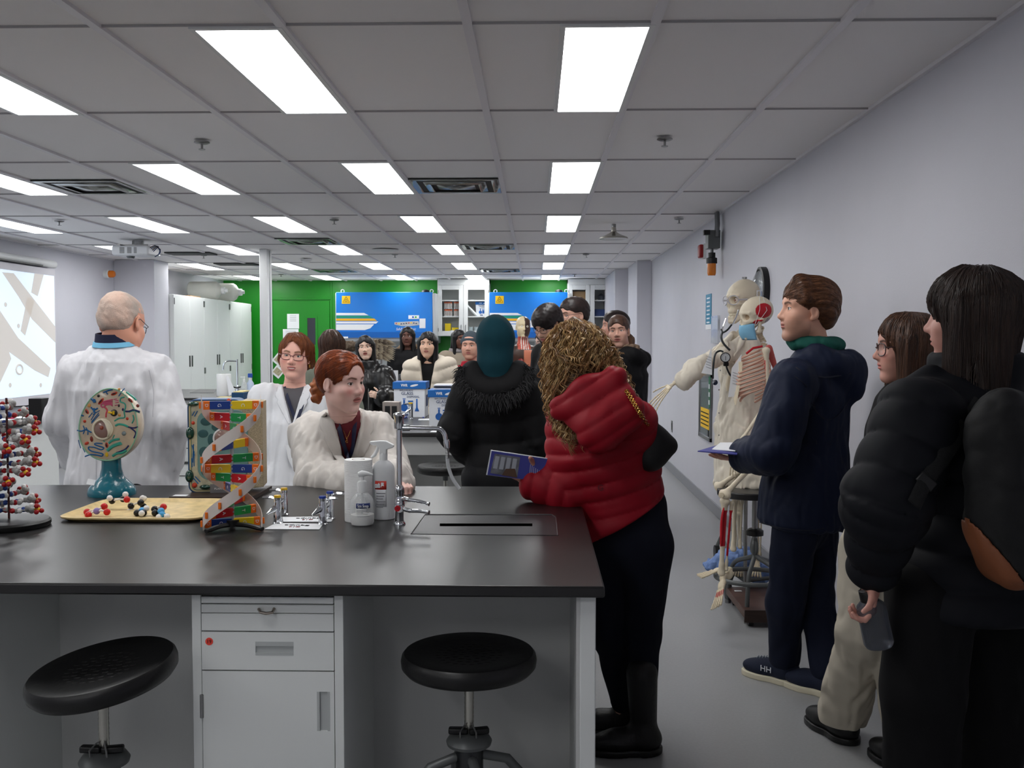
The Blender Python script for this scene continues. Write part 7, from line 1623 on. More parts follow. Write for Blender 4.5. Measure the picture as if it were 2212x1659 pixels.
    def foot(s,a,d,up=(0,0,1),sc=1,painted=False):
        fr=dirframe(np.array(a,float),d,up,sc); BM=mat('bone_plain',(222,208,180),.5)
        f=U(.012,ell((0,-.035,-.035),(.018,.03,.022)),ell((0,.0,-.012),(.02,.026,.016)),ell((-.012,.035,-.022),(.014,.018,.013)),ell((.012,.038,-.022),(.014,.018,.013)),ell((0,.058,-.026),(.028,.014,.011)))
        lo,hi=bbox([fr.w(0,.02,-.02)],.10); sdf_obj('tarsals',[(fr.f(f),lo,hi,.0035)],BM,s.t)
        RM=mat('muscle_red',(190,18,35),.5)
        for i in range(5):
            a=(i-2)*.09; p0=np.array([(i-2)*.0125,.068,-.026]); L=[.062,.025,.012,.010] if i<4 else [.055,.03,.022]; ang=.18
            for j,l in enumerate(L):
                ang+=-.05 if j else 0; dd=np.array([math.sin(a)*math.cos(ang),math.cos(a)*math.cos(ang),-math.sin(ang)]); p1=p0+dd*l; m=MB(); A=Vector(fr.w(*p0).tolist()); Bb=Vector(fr.w(*p1).tolist()); m.tube([A,A.lerp(Bb,.15),A.lerp(Bb,.5),A.lerp(Bb,.85),Bb],[.006,.006,.0035,.0055,.004],8); o=m.build('phalanx' if j else 'metatarsal',BM,s.t); 
                if painted and j==0: MB().tube([A.lerp(Bb,.25)+Vector((0,-.003,.003)),A.lerp(Bb,.75)+Vector((0,-.003,.003))],.0022,6).build('muscle_mark',RM,o)
                p0=p1+dd*.001
# ---- skeleton in lab coat
Y=5.35; z=lambda a,b,y=Y: np.array(P(a,b,y))
J=dict(hd=z(1604,652))
S=Skel('white skeleton model wearing cream lab coat, goggles and stethoscope with one arm held out',J,-62,4,0,1.02,(-.80,-.6,0),False,z(1600,1300)*np.array([1,1,0]))
nb=z(1603,720); pel=z(1612,960)
S.spine([S.h.w(0,-.03,-.05),nb,z(1606,760),z(1612,860),pel],20,.014)
S.ribs(z(1600,745)-S.Fb*.02,z(1604,850)-S.Fb*.02,.12,.09)
sl=z(1560,745,5.22); sr=z(1640,750,5.5); el=z(1500,800,5.16); wl=z(1452,832,5.14)
S.bone(sl,el,.010,.020,.020,'humerus'); S.bone(el+S.Fb*.008,wl+np.array([.012,0,.012]),.006,.012,.010,'radius'); S.bone(el-S.Fb*.008,wl-np.array([.008,0,.004]),.0055,.012,.008,'ulna')
S.hand(wl+np.array([-.01,0,-.004]),(-.72,0,-.7),(-.6,-.3,.5),1.12,spread=.16,curl=.10)
er=z(1648,850,5.5); wr_=z(1588,935,5.42); S.bone(sr,er,.010,.02,.02,'humerus'); S.bone(er,wr_,.006,.014,.012,'radius'); S.bone(er+S.Fb*.015,wr_+S.Fb*.014,.006,.013,.010,'ulna'); S.hand(wr_-np.array([0,0,.01]),(-.1,0,-1),(-.6,-.6,0),1.05,spread=.06)
for sg in(-1,1):
    hp=pel+S.Rb*.08*sg+np.array([0,0,-.04]); an=z(1600 if sg>0 else 1636,1205,5.62 if sg>0 else 5.5); kn=hp*.48+an*.52; S.bone(hp,kn,.012,.026,.032,'femur'); S.bone(kn-np.array([0,0,.03]),an,.010,.028,.018,'tibia'); S.bone(kn-np.array([0,0,.04])+S.Rb*sg*.028,an+S.Rb*sg*.02,.005,.010,.009,'fibula'); S.foot(an-np.array([0,0,.01]),(-.3,-.85,-.35),(0,0,1),.7)
pf_=U(.02,*[ell(pel+S.Rb*.06*sg+np.array([0,0,.01]),(.05,.05,.07)) for sg in(-1,1)],ell(pel-S.Fb*.04,(.04,.03,.05))); pf_=SUB(pf_,ell(pel+S.Fb*.03-np.array([0,0,.0]),(.06,.06,.075)),.01); sdf_obj('pelvis',[(pf_,pel-.17,pel+.17,.006)],BONE,S.t,bonec)
# lab coat
class CoatP: pass
cp=Person.__new__(Person); cp.t=S.t; cp.b=Frame(nb,-50); cp.Rb=cp.b.M[:,0]; cp.Fb=cp.b.M[:,1]; cp.k=.95; cp.Y=Y; cp.tops=[]; cp.hs=1.0; cp.h=S.h
cp.j=dict(nb=nb,pel=pel,sl=np.array(z(1640,765,5.46)),sr=np.array(z(1566,762,5.24)),er=np.array(z(1502,797,5.16)),wr=np.array(z(1474,826,5.14)),el=np.array(z(1655,860,5.5)),wl=np.array(z(1640,935,5.5)))
CR=cloth('lab_coat_offwhite',(226,218,202),.8,fold=.9,fs=8,st=(1,1,.4))
cp.top('lab_coat',CR,hem=.70,t=.012,w=(1.12,1.0,.92),dp=.72,flare=1.12,h=.006,r=(.044,.040,.044),wr=(.012,8),vneck=(.10,.05),end=.85,yoke=.058)
lapel(cp,[(1580,725),(1566,745),(1572,770)],[.016,.022,.008],CR); lapel(cp,[(1612,722),(1600,740),(1585,768)],[.016,.02,.008],CR)
for py in(800,842,892,940): MB().sph(front(cp,1553 if py>800 else 1556,py),.004,8).build('snap_button',STEEL,S.t)
cpS=S
# eye loupe goggles & bolt, hook
H=S.h; W_=lambda x,y,z_:Vector(H.w(x,y,z_).tolist())
g=MB()
for sg in(-1,1): g.tube([W_(sg*.033+math.cos(a*PI/8)*.030,.100-abs(sg*.033+math.cos(a*PI/8)*.03)*.35,.012+math.sin(a*PI/8)*.024) for a in range(17)],.003,8,cap=False); g.tube([W_(sg*.062,.078,.012),W_(sg*.078,.03,.012)],.005,6)
g.build('goggles',mat('goggle_plastic',(215,215,225),.1,trans=.5,alpha=.7),S.t)
for sg in(-1,1): MB().sph(H.w(sg*.03,.062,.012),.013,12).build('glass_eye',mat('eye_white',(225,215,205),.2),S.t); MB().sph(H.w(sg*.03,.0695,.012),.0065,10).build('iris',mat('iris_red_brown',(120,50,40),.2),S.t)
g=MB(); c=W_(0,-.02,.118); g.cyl(c,c+Vector((0,0,.012)),.008,n=10); [g.cyl(c+Vector((.01*math.cos(k*1.57),.01*math.sin(k*1.57),.004)),c+Vector((.01*math.cos(k*1.57),.01*math.sin(k*1.57),.014)),.004,n=8) for k in range(4)]; g.build('hanging_bolt',STEEL,S.t)
g=MB(); q=[(-.0725,-.04,.055),(-.070,-.075,.05),(-.068,-.08,.03),(-.071,-.06,.018),(-.0745,-.035,.028),(-.0725,-.04,.055)]; g.tube([W_(*v) for v in q],.0028,6); g.build('skull_spring',CHROME,S.t)
# stethoscope
t=thing('stethoscope','black stethoscope draped around collar of lab coat skeleton','stethoscope',front(cp,1590,760)); 
Bt=mat('tube_black',(25,32,36),.35)
MB().tube([z(1568,688,5.18),z(1562,705,5.17)],.004,8).tube([z(1562,705,5.17),z(1558,722,5.17)],.004,8).build('ear_tube',CHROME,t); MB().tube([z(1595,670,5.2),z(1590,686,5.18),z(1582,702,5.17)],.004,8).build('ear_tube',CHROME,t)
qq=[z(1563,704,5.16),z(1562,715,5.13),(z(1568,713,5.13)),z(1580,702,5.16)]
MB().tube(cr([z(1558,712,5.15),z(1562,718,5.12),z(1572,712,5.12),z(1580,702,5.15)]),.005,8).build('yoke_tube',Bt,t)
MB().tube(cr([z(1561,717,5.12),z(1558,728,5.11),z(1563,742,5.10),z(1577,757,5.09)]),.006,8).build('rubber_tube',Bt,t)
MB().tube(cr([z(1540,818,5.05),z(1541,790,5.05),z(1545,765,5.06),z(1555,758,5.07),z(1562,760,5.06)]),.005,8).build('rubber_tube',Bt,t)
MB().lathe([(.001,0),(.013,0),(.014,.01),(.001,.012)],z(1544,826,5.05),(0,-1,0)).build('chest_piece',CHROME,t)
# pressure gauge
t=thing('pressure_gauge','round blood pressure gauge hanging on lab coat of skeleton','gauge',z(1567,790,5.03)); c=Vector(z(1567,772,5.04).tolist())
MB().lathe([(.001,.0),(.024,0),(.026,.008),(.026,.018),(.022,.019),(.022,.012),(.001,.012)],c,(-.2,-1,0)).build('case',BLK,t); MB().lathe([(.001,.0165),(.0215,.0165)],c,(-.2,-1,0)).build('dial',PAPER,t)
MB().cbox(c+Vector((-.003,-.018,-.004)),(.002,.002,.022)).build('needle',BLK,t); MB().cbox(c+Vector((.003,0,-.034)),(.026,.02,.022)).build('pump_block',BLK,t,bevel=.004)
MB().tube(cr([c+Vector((.004,0,-.04)),c+Vector((.01,0,-.06)),c+Vector((.022,0,-.085)),c+Vector((.035,.0,-.10))]),.005,8).build('hose',Bt,t)
for k in range(10): a=-2.2+k*.49; MB().cbox(c+Vector((.018*math.sin(a)-.003,-.0185,.018*math.cos(a))),(.0015,.001,.003)).build('tick',BLK,t)
# paper tags
for (pix,yy,lab) in (([(1537,748),(1538,810),(1515,806),(1531,768)],5.06,'white paper tag pinned to the coat sleeve side of skeleton'),([(1602,765),(1596,856),(1573,858),(1581,795)],4.98,'white paper tag with printed lines hanging from the seated skeleton')):
    q=[Vector(z(a,b,yy).tolist()) for a,b in pix]; t=thing('paper_tag',lab,'paper tag',q[2]); MB().prism(q,(0,.0015,0)).build('sheet',PAPER,t)
    m=(q[0]+q[1]+q[2]+q[3])/4
    for k in range(5): MB().cbox(m+Vector((0,-.002,.03-.014*k)),(.028,.001,.0015),Matrix.Rotation(.35,3,'Y')).build('text_line',mat('pale_ink',(150,150,155),.7),t)
# stand of skeleton one
t=thing('skeleton_stand','metal pole stand with wheels and brown wooden board under the skeletons','stand',(P(1672,1330,5.25).x,5.3,0))
px=P(1611,1100,5.5).x; MB().cyl((px,5.5,.1),(px,5.5,1.25),.011).build('pole',STEEL,t)
bx0,bx1=P(1600,1300,5.15).x,WX-.03
B(bx0,bx1,5.06,5.56,.05,.09).build('board',mat('wood_board_brown',(92,66,56),.4,var=.3,vs=10,vstretch=(1,8,8)),t,bevel=.004)
B(bx0,bx1,5.05,5.06,.03,.095).build('board_edge',mat('dark_wood',(50,34,28)),t)
for x in(bx0+.04,bx1-.04):
    for y in(5.1,5.5): MB().cyl((x-.012,y,.025),(x+.012,y,.025),.025).build('caster',BLK,t)
B(bx0+.03,bx0+.07,5.45,5.47,.0905,.092).build('board_label',PAPER,t)
for (px_,py_,yy) in((1548,1195,5.75),(1573,1283,5.45),(1690,1290,5.9)):
    c=PZ(px_,py_+14,.0); c=Vector((c.x,c.y,.05)); w=MB(); w.cyl(c-Vector((.015,0,0)),c+Vector((.015,0,0)),.05,n=20).build('wheel',BLK,t); MB().tube([c+Vector((0,0,.04)),c+Vector((.03,0,.11)),(px,5.5,.14)],.012,8).build('stand_leg',GRY,t)
# blue plastic sheet
c=np.array(PZ(1590,1190,.35)); c=np.array([P(1595,1190,5.6).x,5.6,.33])
bf=wrinkle(U(.05,ell(P(1590,1208,5.6),(.13,.08,.070)),ell(P(1540,1222,5.6),(.06,.06,.04)),ell(P(1612,1215,5.65),(.08,.07,.06)),ell(P(1640,1240,5.7),(.08,.06,.06))),.02,12,4)
o=sdf_obj('blue_shoe_cover',[(bf,c-.32,c+.32,.006,.03)],mat('blue_film',(120,150,205),.5,alpha=.92,bump=.6,bs=50,bd=.01),S.t); o['label']='crumpled light blue plastic cover over the foot'
# ---- seated painted skeleton
Y=5.0; RD=(190,18,35)
S2=Skel('seated skeleton model with red muscle patches and blue face mask on a stool',dict(hd=z(1632,688,Y)),-72,6,0,.93,(-.86,-.5,0),True,(P(1610,1350,5.1).x,5.12,0))
nb=z(1650,748,5.0); pel=z(1668,945,5.05)
S2.spine([S2.h.w(0,-.03,-.05),z(1640,722,5.0),nb,z(1662,840,5.05),pel],22,.0135)
S2.ribs(z(1628,768,5.02),z(1632,858,5.02),.105,.085,n=11)
MB().tube([nb+np.array([-.02,-.05,0]),z(1627,752,4.93),z(1612,764,4.93)],.006,8).build('collarbone',mat('muscle_red',(190,18,35),.5),S2.t)
sh=z(1655,757,4.92); el2=z(1660,865,4.92); S2.bone(sh,el2,.010,.022,.02,'humerus',paint=[(.2,.5,1,RD)])
sc2=U(.01,cone(sh+np.array([.02,.03,.01]),sh+np.array([.07,.05,-.12]),.02,.012,(0,1,0),.5)); sdf_obj('shoulder_blade',[(sc2,sh-.15,sh+.18,.005)],BONE,S2.t,lambda q: np.tile(np.array(lin((196,90,85))),(len(q),1)))
wr2=z(1600,955,4.85); S2.bone(el2,wr2,.007,.015,.013,'radius'); S2.bone(el2+np.array([0,.02,0]),wr2+np.array([0,.02,0]),.006,.013,.011,'ulna'); S2.hand(wr2-np.array([0,0,.012]),(-.35,-.1,-.9),(-.8,-.3,.2),1.0,spread=.1)
pf_=U(.02,*[ell(pel+S2.Rb*.06*sg+np.array([0,0,.01]),(.05,.05,.07)) for sg in(-1,1)],ell(pel-S2.Fb*.04,(.04,.03,.05))); pf_=SUB(pf_,ell(pel+S2.Fb*.03,(.06,.06,.075)),.01)
sdf_obj('pelvis',[(pf_,pel-.17,pel+.17,.006)],BONE,S2.t,lambda q: mixc(bonec(q),RD,(q[:,2]>pel[2]+.02)*1.0))
hp=z(1645,985,5.0); kn=z(1566,1068,4.95); S2.bone(hp,kn,.013,.026,.034,'femur',paint=[(.05,.35,1,RD),(.05,.3,-1,RD)]); hp2=z(1640,985,5.18); kn2=z(1552,1052,5.25); S2.bone(hp2,kn2,.013,.026,.03,'femur')
an=z(1558,1238,4.95); S2.bone(kn+np.array([-.0,0,-.035]),an,.012,.030,.020,'tibia',paint=[(.12,.62,-1,RD),(.12,.62,1,(214,200,175))]); S2.bone(kn+np.array([.034,.0,-.045]),an+np.array([.024,0,.02]),.006,.012,.011,'fibula',paint=[(.1,.8,1,RD),(.1,.8,-1,RD)])
m=MB(); k0=Vector(tuple(kn+np.array([-.006,-.012,-.06]))); k1=Vector(tuple(an+np.array([-.006,-.012,.14]))); m.tube(cr([k0,k0.lerp(k1,.3)+Vector((-.006,-.002,0)),k0.lerp(k1,.7)+Vector((-.002,0,0)),k1],6),[.003+.007*math.sin(PI*min(1,(i+.5)/19)) for i in range(19)],8,flat=.8).build('shin_muscle',mat('muscle_red',(190,18,35),.5),S2.t)
c=Vector(tuple(kn+np.array([-.02,-.02,-.0]))); MB().tube([c+Vector((.014*math.cos(k*PI/4),-.004,.014*math.sin(k*PI/4))) for k in range(9)],.005,6,cap=False).build('kneecap',BONE,S2.t) if False else MB().lathe([(.006,0),(.012,.002),(.016,.006),(.014,.012),(.001,.014)],c,(-.5,-1,0),n=10).build('kneecap',mat('bone_plain',(222,208,180),.5),S2.t)
an2=z(1584,1198,5.25); S2.bone(kn2+np.array([.09,0,-.05]),an2-np.array([.0,0,-.03]),.011,.028,.018,'tibia'); S2.bone(kn2+np.array([.13,0,-.05]),an2+np.array([.035,0,.04]),.006,.012,.01,'fibula')
S2.foot(an-np.array([0,0,.012]),(-.45,-.62,-.62),(-.5,.2,.7),1.0,True); S2.foot(z(1562,1222,5.2),(-.95,-.2,-.12),(0,0,1),.80)
# face mask
H=S2.h; mk=MB()
def mskp(i,j):
    a=-1.35+2.7*i; w=.062+.0*j; zz=-.030-.078*j; bul=.014*math.sin(PI*j); return Vector(H.w(math.sin(a)*(.058),.030+math.cos(a)*(.062+bul)-.01*j,zz+.006*abs(math.sin(a))*(1-2*j)).tolist())
mk.grid(mskp,18,10); mk.build('face_mask',mat('mask_blue',(130,185,215),.8,bump=.5,bs=20,bstretch=(.2,.2,3)),S2.t,fix=False,solid=.0015)
for sg in(-1,1): MB().tube([H.w(sg*.057,.043,-.036),H.w(sg*.070,.01,.05),H.w(sg*.045,-.01,.118)],.0012,5).tube([H.w(sg*.057,.035,-.036),H.w(sg*.074,-.03,.04),H.w(sg*.045,-.03,.116)],.0012,5).build('mask_strap',WHITE,S2.t)
# second stool under seated skeleton (grey tubular)
t=thing('skeleton_stool','grey tubular stool with dark square seat holding the seated skeleton','stool',(P(1612,1350,5.15).x,5.15,0))
sx=P(1622,1075,5.15).x; sy=5.18; sz=P(1622,1068,5.1).z
MB().prism([(sx+.17*math.cos(a)*1.0,sy+.17*math.sin(a),sz-.02) for a in [k*PI/16 for k in range(32)]],(0,0,.035)).build('seat',mat('seat_dark',(38,38,40),.35,bump=.3,bs=30),t,bevel=.006)
MB().cyl((sx+.03,sy,sz-.02),(sx+.03,sy,.45),.016).build('threaded_post',STEEL,t); MB().lathe([(.03,0),(.045,-.01),(.045,-.035),(.02,-.04)],(sx+.03,sy,.50)).build('hub',BLK,t)
fl=PZ(1613,1347,0); 
for k,(fx,fy) in enumerate(((fl.x,fl.y),(fl.x-.02,5.55),(sx+.26,5.0),(sx+.24,5.5))):
    o=Vector((sx+.03,sy,.46)); f_=Vector((fx,fy,.02)); kx=o.lerp(f_,.72); kx.z=.30; L=MB(); L.tube(cr([o,o+Vector((0,0,-.10)),Vector((kx.x,kx.y,.26)),Vector((f_.x*.93+o.x*.07,f_.y*.93+o.y*.07,.15)),f_]),.0125,10).build('leg',GRY,t); MB().cyl(f_,(fx,fy,0),.015).build('foot_pad',STEEL,t)
MB().tube([(sx+.03+.20*math.cos(k*PI/16),sy+.02+.18*math.sin(k*PI/16),.235) for k in range(33)],.0125,10,cap=False).build('foot_ring',GRY,t)
# ================================================================ torso model
tx,ty=P(1130,750,10.2).x,10.2; zb=.91; C0=np.array([tx,ty,0.])
t=thing('torso_model','anatomical human torso model with half skull head on third bench','anatomical model',(tx,ty,zb))
TF=Frame((tx,ty,1.635),12,0,0,.95); DKB=(72,52,44)
hf0=head_sdf('m'); tor=U(.05,cone((tx,ty,.98),(tx,ty,1.30),.125,.13,(0,1,0),.7),cone((tx-.16,ty,1.37),(tx+.16,ty,1.37),.075,.075),cone((tx,ty,1.40),TF.w(0,-.02,-.06),.062,.052))
ft=INT(U(.03,TF.f(hf0),tor),lambda q:-(q[:,2]-.93),.01)
ft=SUB(ft,ell((tx-.02,ty-.13,1.17),(.10,.06,.20)),.01)
def tcol(q):
    l=TF.loc(q); c=np.tile(np.array(lin(DKB)),(len(q),1)); sk=(l[:,0]>.0)&(l[:,2]>-.10); c=mixc(c,(224,208,170),sk*1.0); c=mixc(c,(190,80,60),((l[:,2]<-.10)&(l[:,2]>-.24)&(np.abs(l[:,0])<.07))*1.0); c=mixc(c,(235,235,225),((np.sin(l[:,0]*260)>.4)&(l[:,2]<-.10)&(l[:,2]>-.24)&(np.abs(l[:,0])<.05))*1.0)
    xx=q[:,0]-tx; c=mixc(c,(214,130,100),((xx>.01)&(xx<.14)&(q[:,1]<ty-.04)&(q[:,2]<1.40)&(q[:,2]>1.22))*1.0); c=mixc(c,(225,205,190),((xx>.01)&(xx<.12)&(q[:,1]<ty-.04)&(q[:,2]<1.22)&(np.sin(q[:,2]*240)>0))*1.0); c=mixc(c,(150,55,50),((xx<.02)&(xx>-.12)&(q[:,1]<ty-.05)&(q[:,2]<1.22))*1.0)
    ey=((np.abs(l[:,0])-.031)**2+(l[:,2]-.011)**2<.011**2)&(l[:,1]>.06); c=mixc(c,(235,230,215),ey*1.0); c=mixc(c,(60,40,30),ey*(((np.abs(l[:,0])-.031)**2+(l[:,2]-.011)**2)<.005**2)); return c
sdf_obj('torso_body',[(ft,np.array([tx-.28,ty-.2,.92]),np.array([tx+.28,ty+.2,1.80]),.005,.02)],mat('torso_paint',(100,80,70),.35,attr=True),t,tcol)
hrt=wrinkle(U(.02,ell((tx-.02,ty-.10,1.27),(.035,.03,.045)),ell((tx-.03,ty-.10,1.16),(.06,.035,.04)),ell((tx+.01,ty-.10,1.06),(.07,.035,.06))),.008,20,2); sdf_obj('organs',[(hrt,np.array([tx-.15,ty-.2,.95]),np.array([tx+.15,ty,1.36]),.005)],mat('organ_red',(140,50,48),.35,var=.3,vs=30),t)
MB().lathe([(.001,0),(.13,0),(.13,.02),(.001,.02)],(tx,ty,.91)).build('base',BLK,t)
# ================================================================ boxes and small items on benches 2 and 3
def boxpix(x0,x1,ytop,ybot,Y,lab,rz=0,d=.26):
    a=P(x0,ybot,Y);b=P(x1,ybot,Y); zt=P(x0,ytop,Y+.1).z; return vwrbox(((a.x+b.x)/2,Y+d/2,.91),b.x-a.x,d,zt-.91,rz,lab,'lid')
boxpix(851,918,824,893,7.42,'white glass disposal box with blue lid, left one on second bench',0,.24)
boxpix(927,992,841,918,6.62,'white glass disposal box with blue lid, right one beside the black coat',0,.26)
a=P(960,838,6.7); t=thing('clipboard_papers','stack of papers lying on the right glass disposal box','papers',(a.x,6.76,a.z)); zt=P(928,841,6.72).z
for k in range(3): B(a.x-.07,a.x+.09,6.66,6.86,zt+.002+.012*k,zt+.010+.012*k).build('paper_stack',[PAPER,mat('dark_folder',(50,55,65)),PAPER][k],t)
def pedestal(px0,px1,py0,py1,Y,lab):
    a=P(px0,py0,Y);b=P(px1,py1,Y); t=thing('outlet_pedestal',lab,'outlet box',((a.x+b.x)/2,Y+.05,.91),'steel outlet pedestals'); zt=a.z; zb_=max(b.z,.911); B(a.x,b.x,Y,Y+.10,.911,zt).build('housing',mat('pedestal_steel',(165,155,148),.35,m=.7),t,bevel=.004)
    w=(b.x-a.x); zz0=zt-(zt-.911)*.18; zz1=.911+(zt-.911)*.12
    for k in(0,1): B(a.x+w*(.15+.4*k),a.x+w*(.45+.4*k),Y-.004,Y,zz1,zz0).build('socket',BLK,t)
    return t
pedestal(826,863,868,905,6.75,'steel double outlet pedestal on second bench left of the glass boxes')
pedestal(873,889,794,813,10.4,'pale double outlet pedestal on third bench behind the boxes')
t=thing('balance','dark grey laboratory instrument on third bench in front of the outlet pedestal','instrument',(P(880,822,10.1).x,10.15,.91)); a=P(862,808,10.1);b=P(897,822,10.1); B(a.x,b.x,10.05,10.3,.91,a.z).build('housing',mat('instrument_grey',(72,74,78),.5),t,bevel=.01); B(a.x+.03,a.x+.07,10.045,10.05,a.z-.03,a.z-.01).build('label_plate',PAPER,t)
# gas tap on bench 2, placards
c=PZ(887,903,.91)
t=gas_tap(887,905,'yellow','chrome gas tap with yellow cap on second bench before the left glass box',1.35)
t=thing('power_cable','blue cable lying on second bench around the glass boxes','cable',PZ(880,899,.91)); MB().tube(cr([PZ(857,897,.914),PZ(870,903,.914),PZ(885,899,.914),PZ(905,896,.914),PZ(915,902,.914)]),.004,6).build('cable',mat('cable_blue',(40,60,190),.4),t)
q=[PZ(905,905,.911),PZ(928,905,.911),PZ(928,908,.911),PZ(903,908,.911)]; t=thing('paper_card','white card on second bench beside gas tap','card',q[0]); MB().prism(q,(0,0,.002)).build('card',PAPER,t)
q=[PZ(940,927,.911),PZ(958,927,.911),PZ(966,934,.911),PZ(928,934,.911)]; t=thing('paper_card','white card at front edge of second bench below right box','card',q[0]); MB().prism(q,(0,0,.002)).build('card',PAPER,t)
# poster stand behind first box
a=P(838,800,9.98);b=P(860,850,9.98); t=thing('tabletop_poster','white printed poster on third bench, left of the instrument','poster',(a.x,9.99,.91)); B(a.x,b.x,9.98,9.986,.911,a.z).build('sheet',mat('poster_white',(222,224,230),.5),t); MB().sph((b.x-.04,9.977,a.z-.10),(.02,.003,.04),10).sph((a.x+.03,9.977,a.z-.12),(.015,.003,.03),10).build('printed_figure',mat('poster_red',(190,110,95),.6),t)
# bench 3 left: towel roll, tap, bottles
c=P(483,860,10.2); towel(Vector((P(484,850,10.25).x,10.25,.91)),.075,P(484,808,10.25).z-.91,'white paper towel roll with loose end on third bench near tall cabinets')
bpy.context.view_layer.update()
s=MB(); x0=P(492,850,10.15).x; s.prism([(x0-.02,10.17,P(490,812,10.15).z),(x0-.0,10.17,P(490,812,10.15).z),(P(504,846,10.1).x,10.17,P(504,846,10.1).z),(P(490,856,10.1).x,10.17,.915)],(0,.003,0)); s.single('paper_sheet',PAPER,'loose white paper sheet hanging off the far towel roll','paper')
Yt=10.6; tb=Vector((P(513,840,Yt).x,Yt,.91)); t=thing('lab_tap','slim chrome water tap on third bench before tall cabinets','tap',tb); zt=P(513,780,Yt).z
MB().lathe([(.025,0),(.025,.01),(.016,.015),(.016,.09),(.012,.10)],tb).build('body',CHROME,t); MB().cyl(tb,(tb.x,Yt,zt+.02),.009).build('riser',CHROME,t)
MB().tube(cr([(tb.x,Yt,zt),(P(492,780,Yt).x,Yt,zt),(P(484,784,Yt).x,Yt,zt-.03),(P(482,800,Yt).x,Yt,zt-.10)]),.008,8).build('spout',CHROME,t)
for dx in(-.05,.05): MB().tube([tb+Vector((0,-.01,.07)),tb+Vector((dx,-.04,.085))],.008,8).build('lever_handle',BLK,t)
c=Vector((P(528,850,10.3).x,10.3,.91)); t=thing('soap_dispenser','clear pump bottle on third bench beside blue topped spray bottle','soap dispenser',c); MB().lathe([(.02,0),(.036,.002),(.038,.11),(.014,.15)],c).build('bottle',CLB,t); MB().lathe([(.014,.15),(.014,.175),(.005,.18),(.005,.20),(.001,.2)],c).build('pump_collar',WHITE,t); MB().cbox(c+Vector((-.015,0,.2)),(.05,.015,.01)).build('pump_head',WHITE,t)
c=Vector((P(541,850,10.35).x,10.35,.91)); t=thing('spray_bottle','small spray bottle with blue label and blue trigger on third bench','spray bottle',c); MB().lathe([(.02,0),(.038,.002),(.038,.13),(.014,.17)],c).build('bottle',mat('bottle_bluish',(190,205,228),.3),t); MB().lathe([(.016,.165),(.016,.19),(.001,.195)],c).build('collar',WHITE,t); MB().cbox(c+Vector((.0,0,.215)),(.05,.022,.045)).build('trigger_head',mat('trigger_blue',(30,75,160),.4),t,bevel=.006)
q=[P(396,860,10.0)]; s=MB(); a=PZ(415,846,.911);b=PZ(470,846,.911); s.prism([PZ(410,849,.9105),PZ(462,849,.9105),PZ(468,841,.9105),PZ(430,841,.9105)],(0,0,.003)); s.single('sink_cover',mat('cover_slate',(40,40,42)),'dark slab cover on third bench left of towel roll','sink cover')
# feathered specimen behind black leather jacket woman
Yf=11.6; c=np.array(P(822,751,Yf)); FE=mat('feather_brown',(122,106,86),.9,attr=True)
t=thing('wing_specimen','mottled brown and tan feathered shape behind the woman in leather jacket','specimen',(c[0],Yf,.91)); g=MB(); cols=[]; rg=np.random.RandomState(2)
for i in range(11):
    for k in range(9):
        x0=P(765+7.5*k,735+3.2*i,Yf+.02*rg.rand()); L=.13+.05*(k>6); d=Vector((.93,-.05-.02*i,-.18-.03*i+.1*(i<3))).normalized(); b0=len(g.v); w=.022
        if (k-5)**2/34+(i-5)**2/30>1: continue
        g.add([x0,x0+d*L*.5+Vector((0,-.02,w)),x0+d*L+Vector((0,-.01,0)),x0+d*L*.5+Vector((0,-.02,-w)),x0+d*L*.4+Vector((0,-.03,0))],[(0,1,4),(1,2,4),(2,3,4),(3,0,4)]); cc=[(92,78,62),(150,134,110),(120,104,84),(70,58,48)][rg.randint(4)]; cols+=[cc,cc,(180,168,145),cc,(60,50,42)]
me=g.mesh('feathers',FE,fix=False); at=me.color_attributes.new('Col','FLOAT_COLOR','POINT'); at.data.foreach_set('color',np.array([lin(q)+(1,) for q in cols],F32).ravel()); link('feathers',me,t)
MB().tube([(c[0],Yf+.03,.91),(c[0],Yf+.03,c[2])],.015,8).build('support',STEEL,t)
bf=wrinkle(ell(P(757,748,Yf),(.09,.06,.07)),.02,12,3); cc=np.array(P(757,748,Yf)); sdf_obj('fluff',[(bf,cc-.14,cc+.14,.009)],mat('fluff_brown',(96,82,68),.95,bump=1,bs=60,var=.4,vs=50),t)
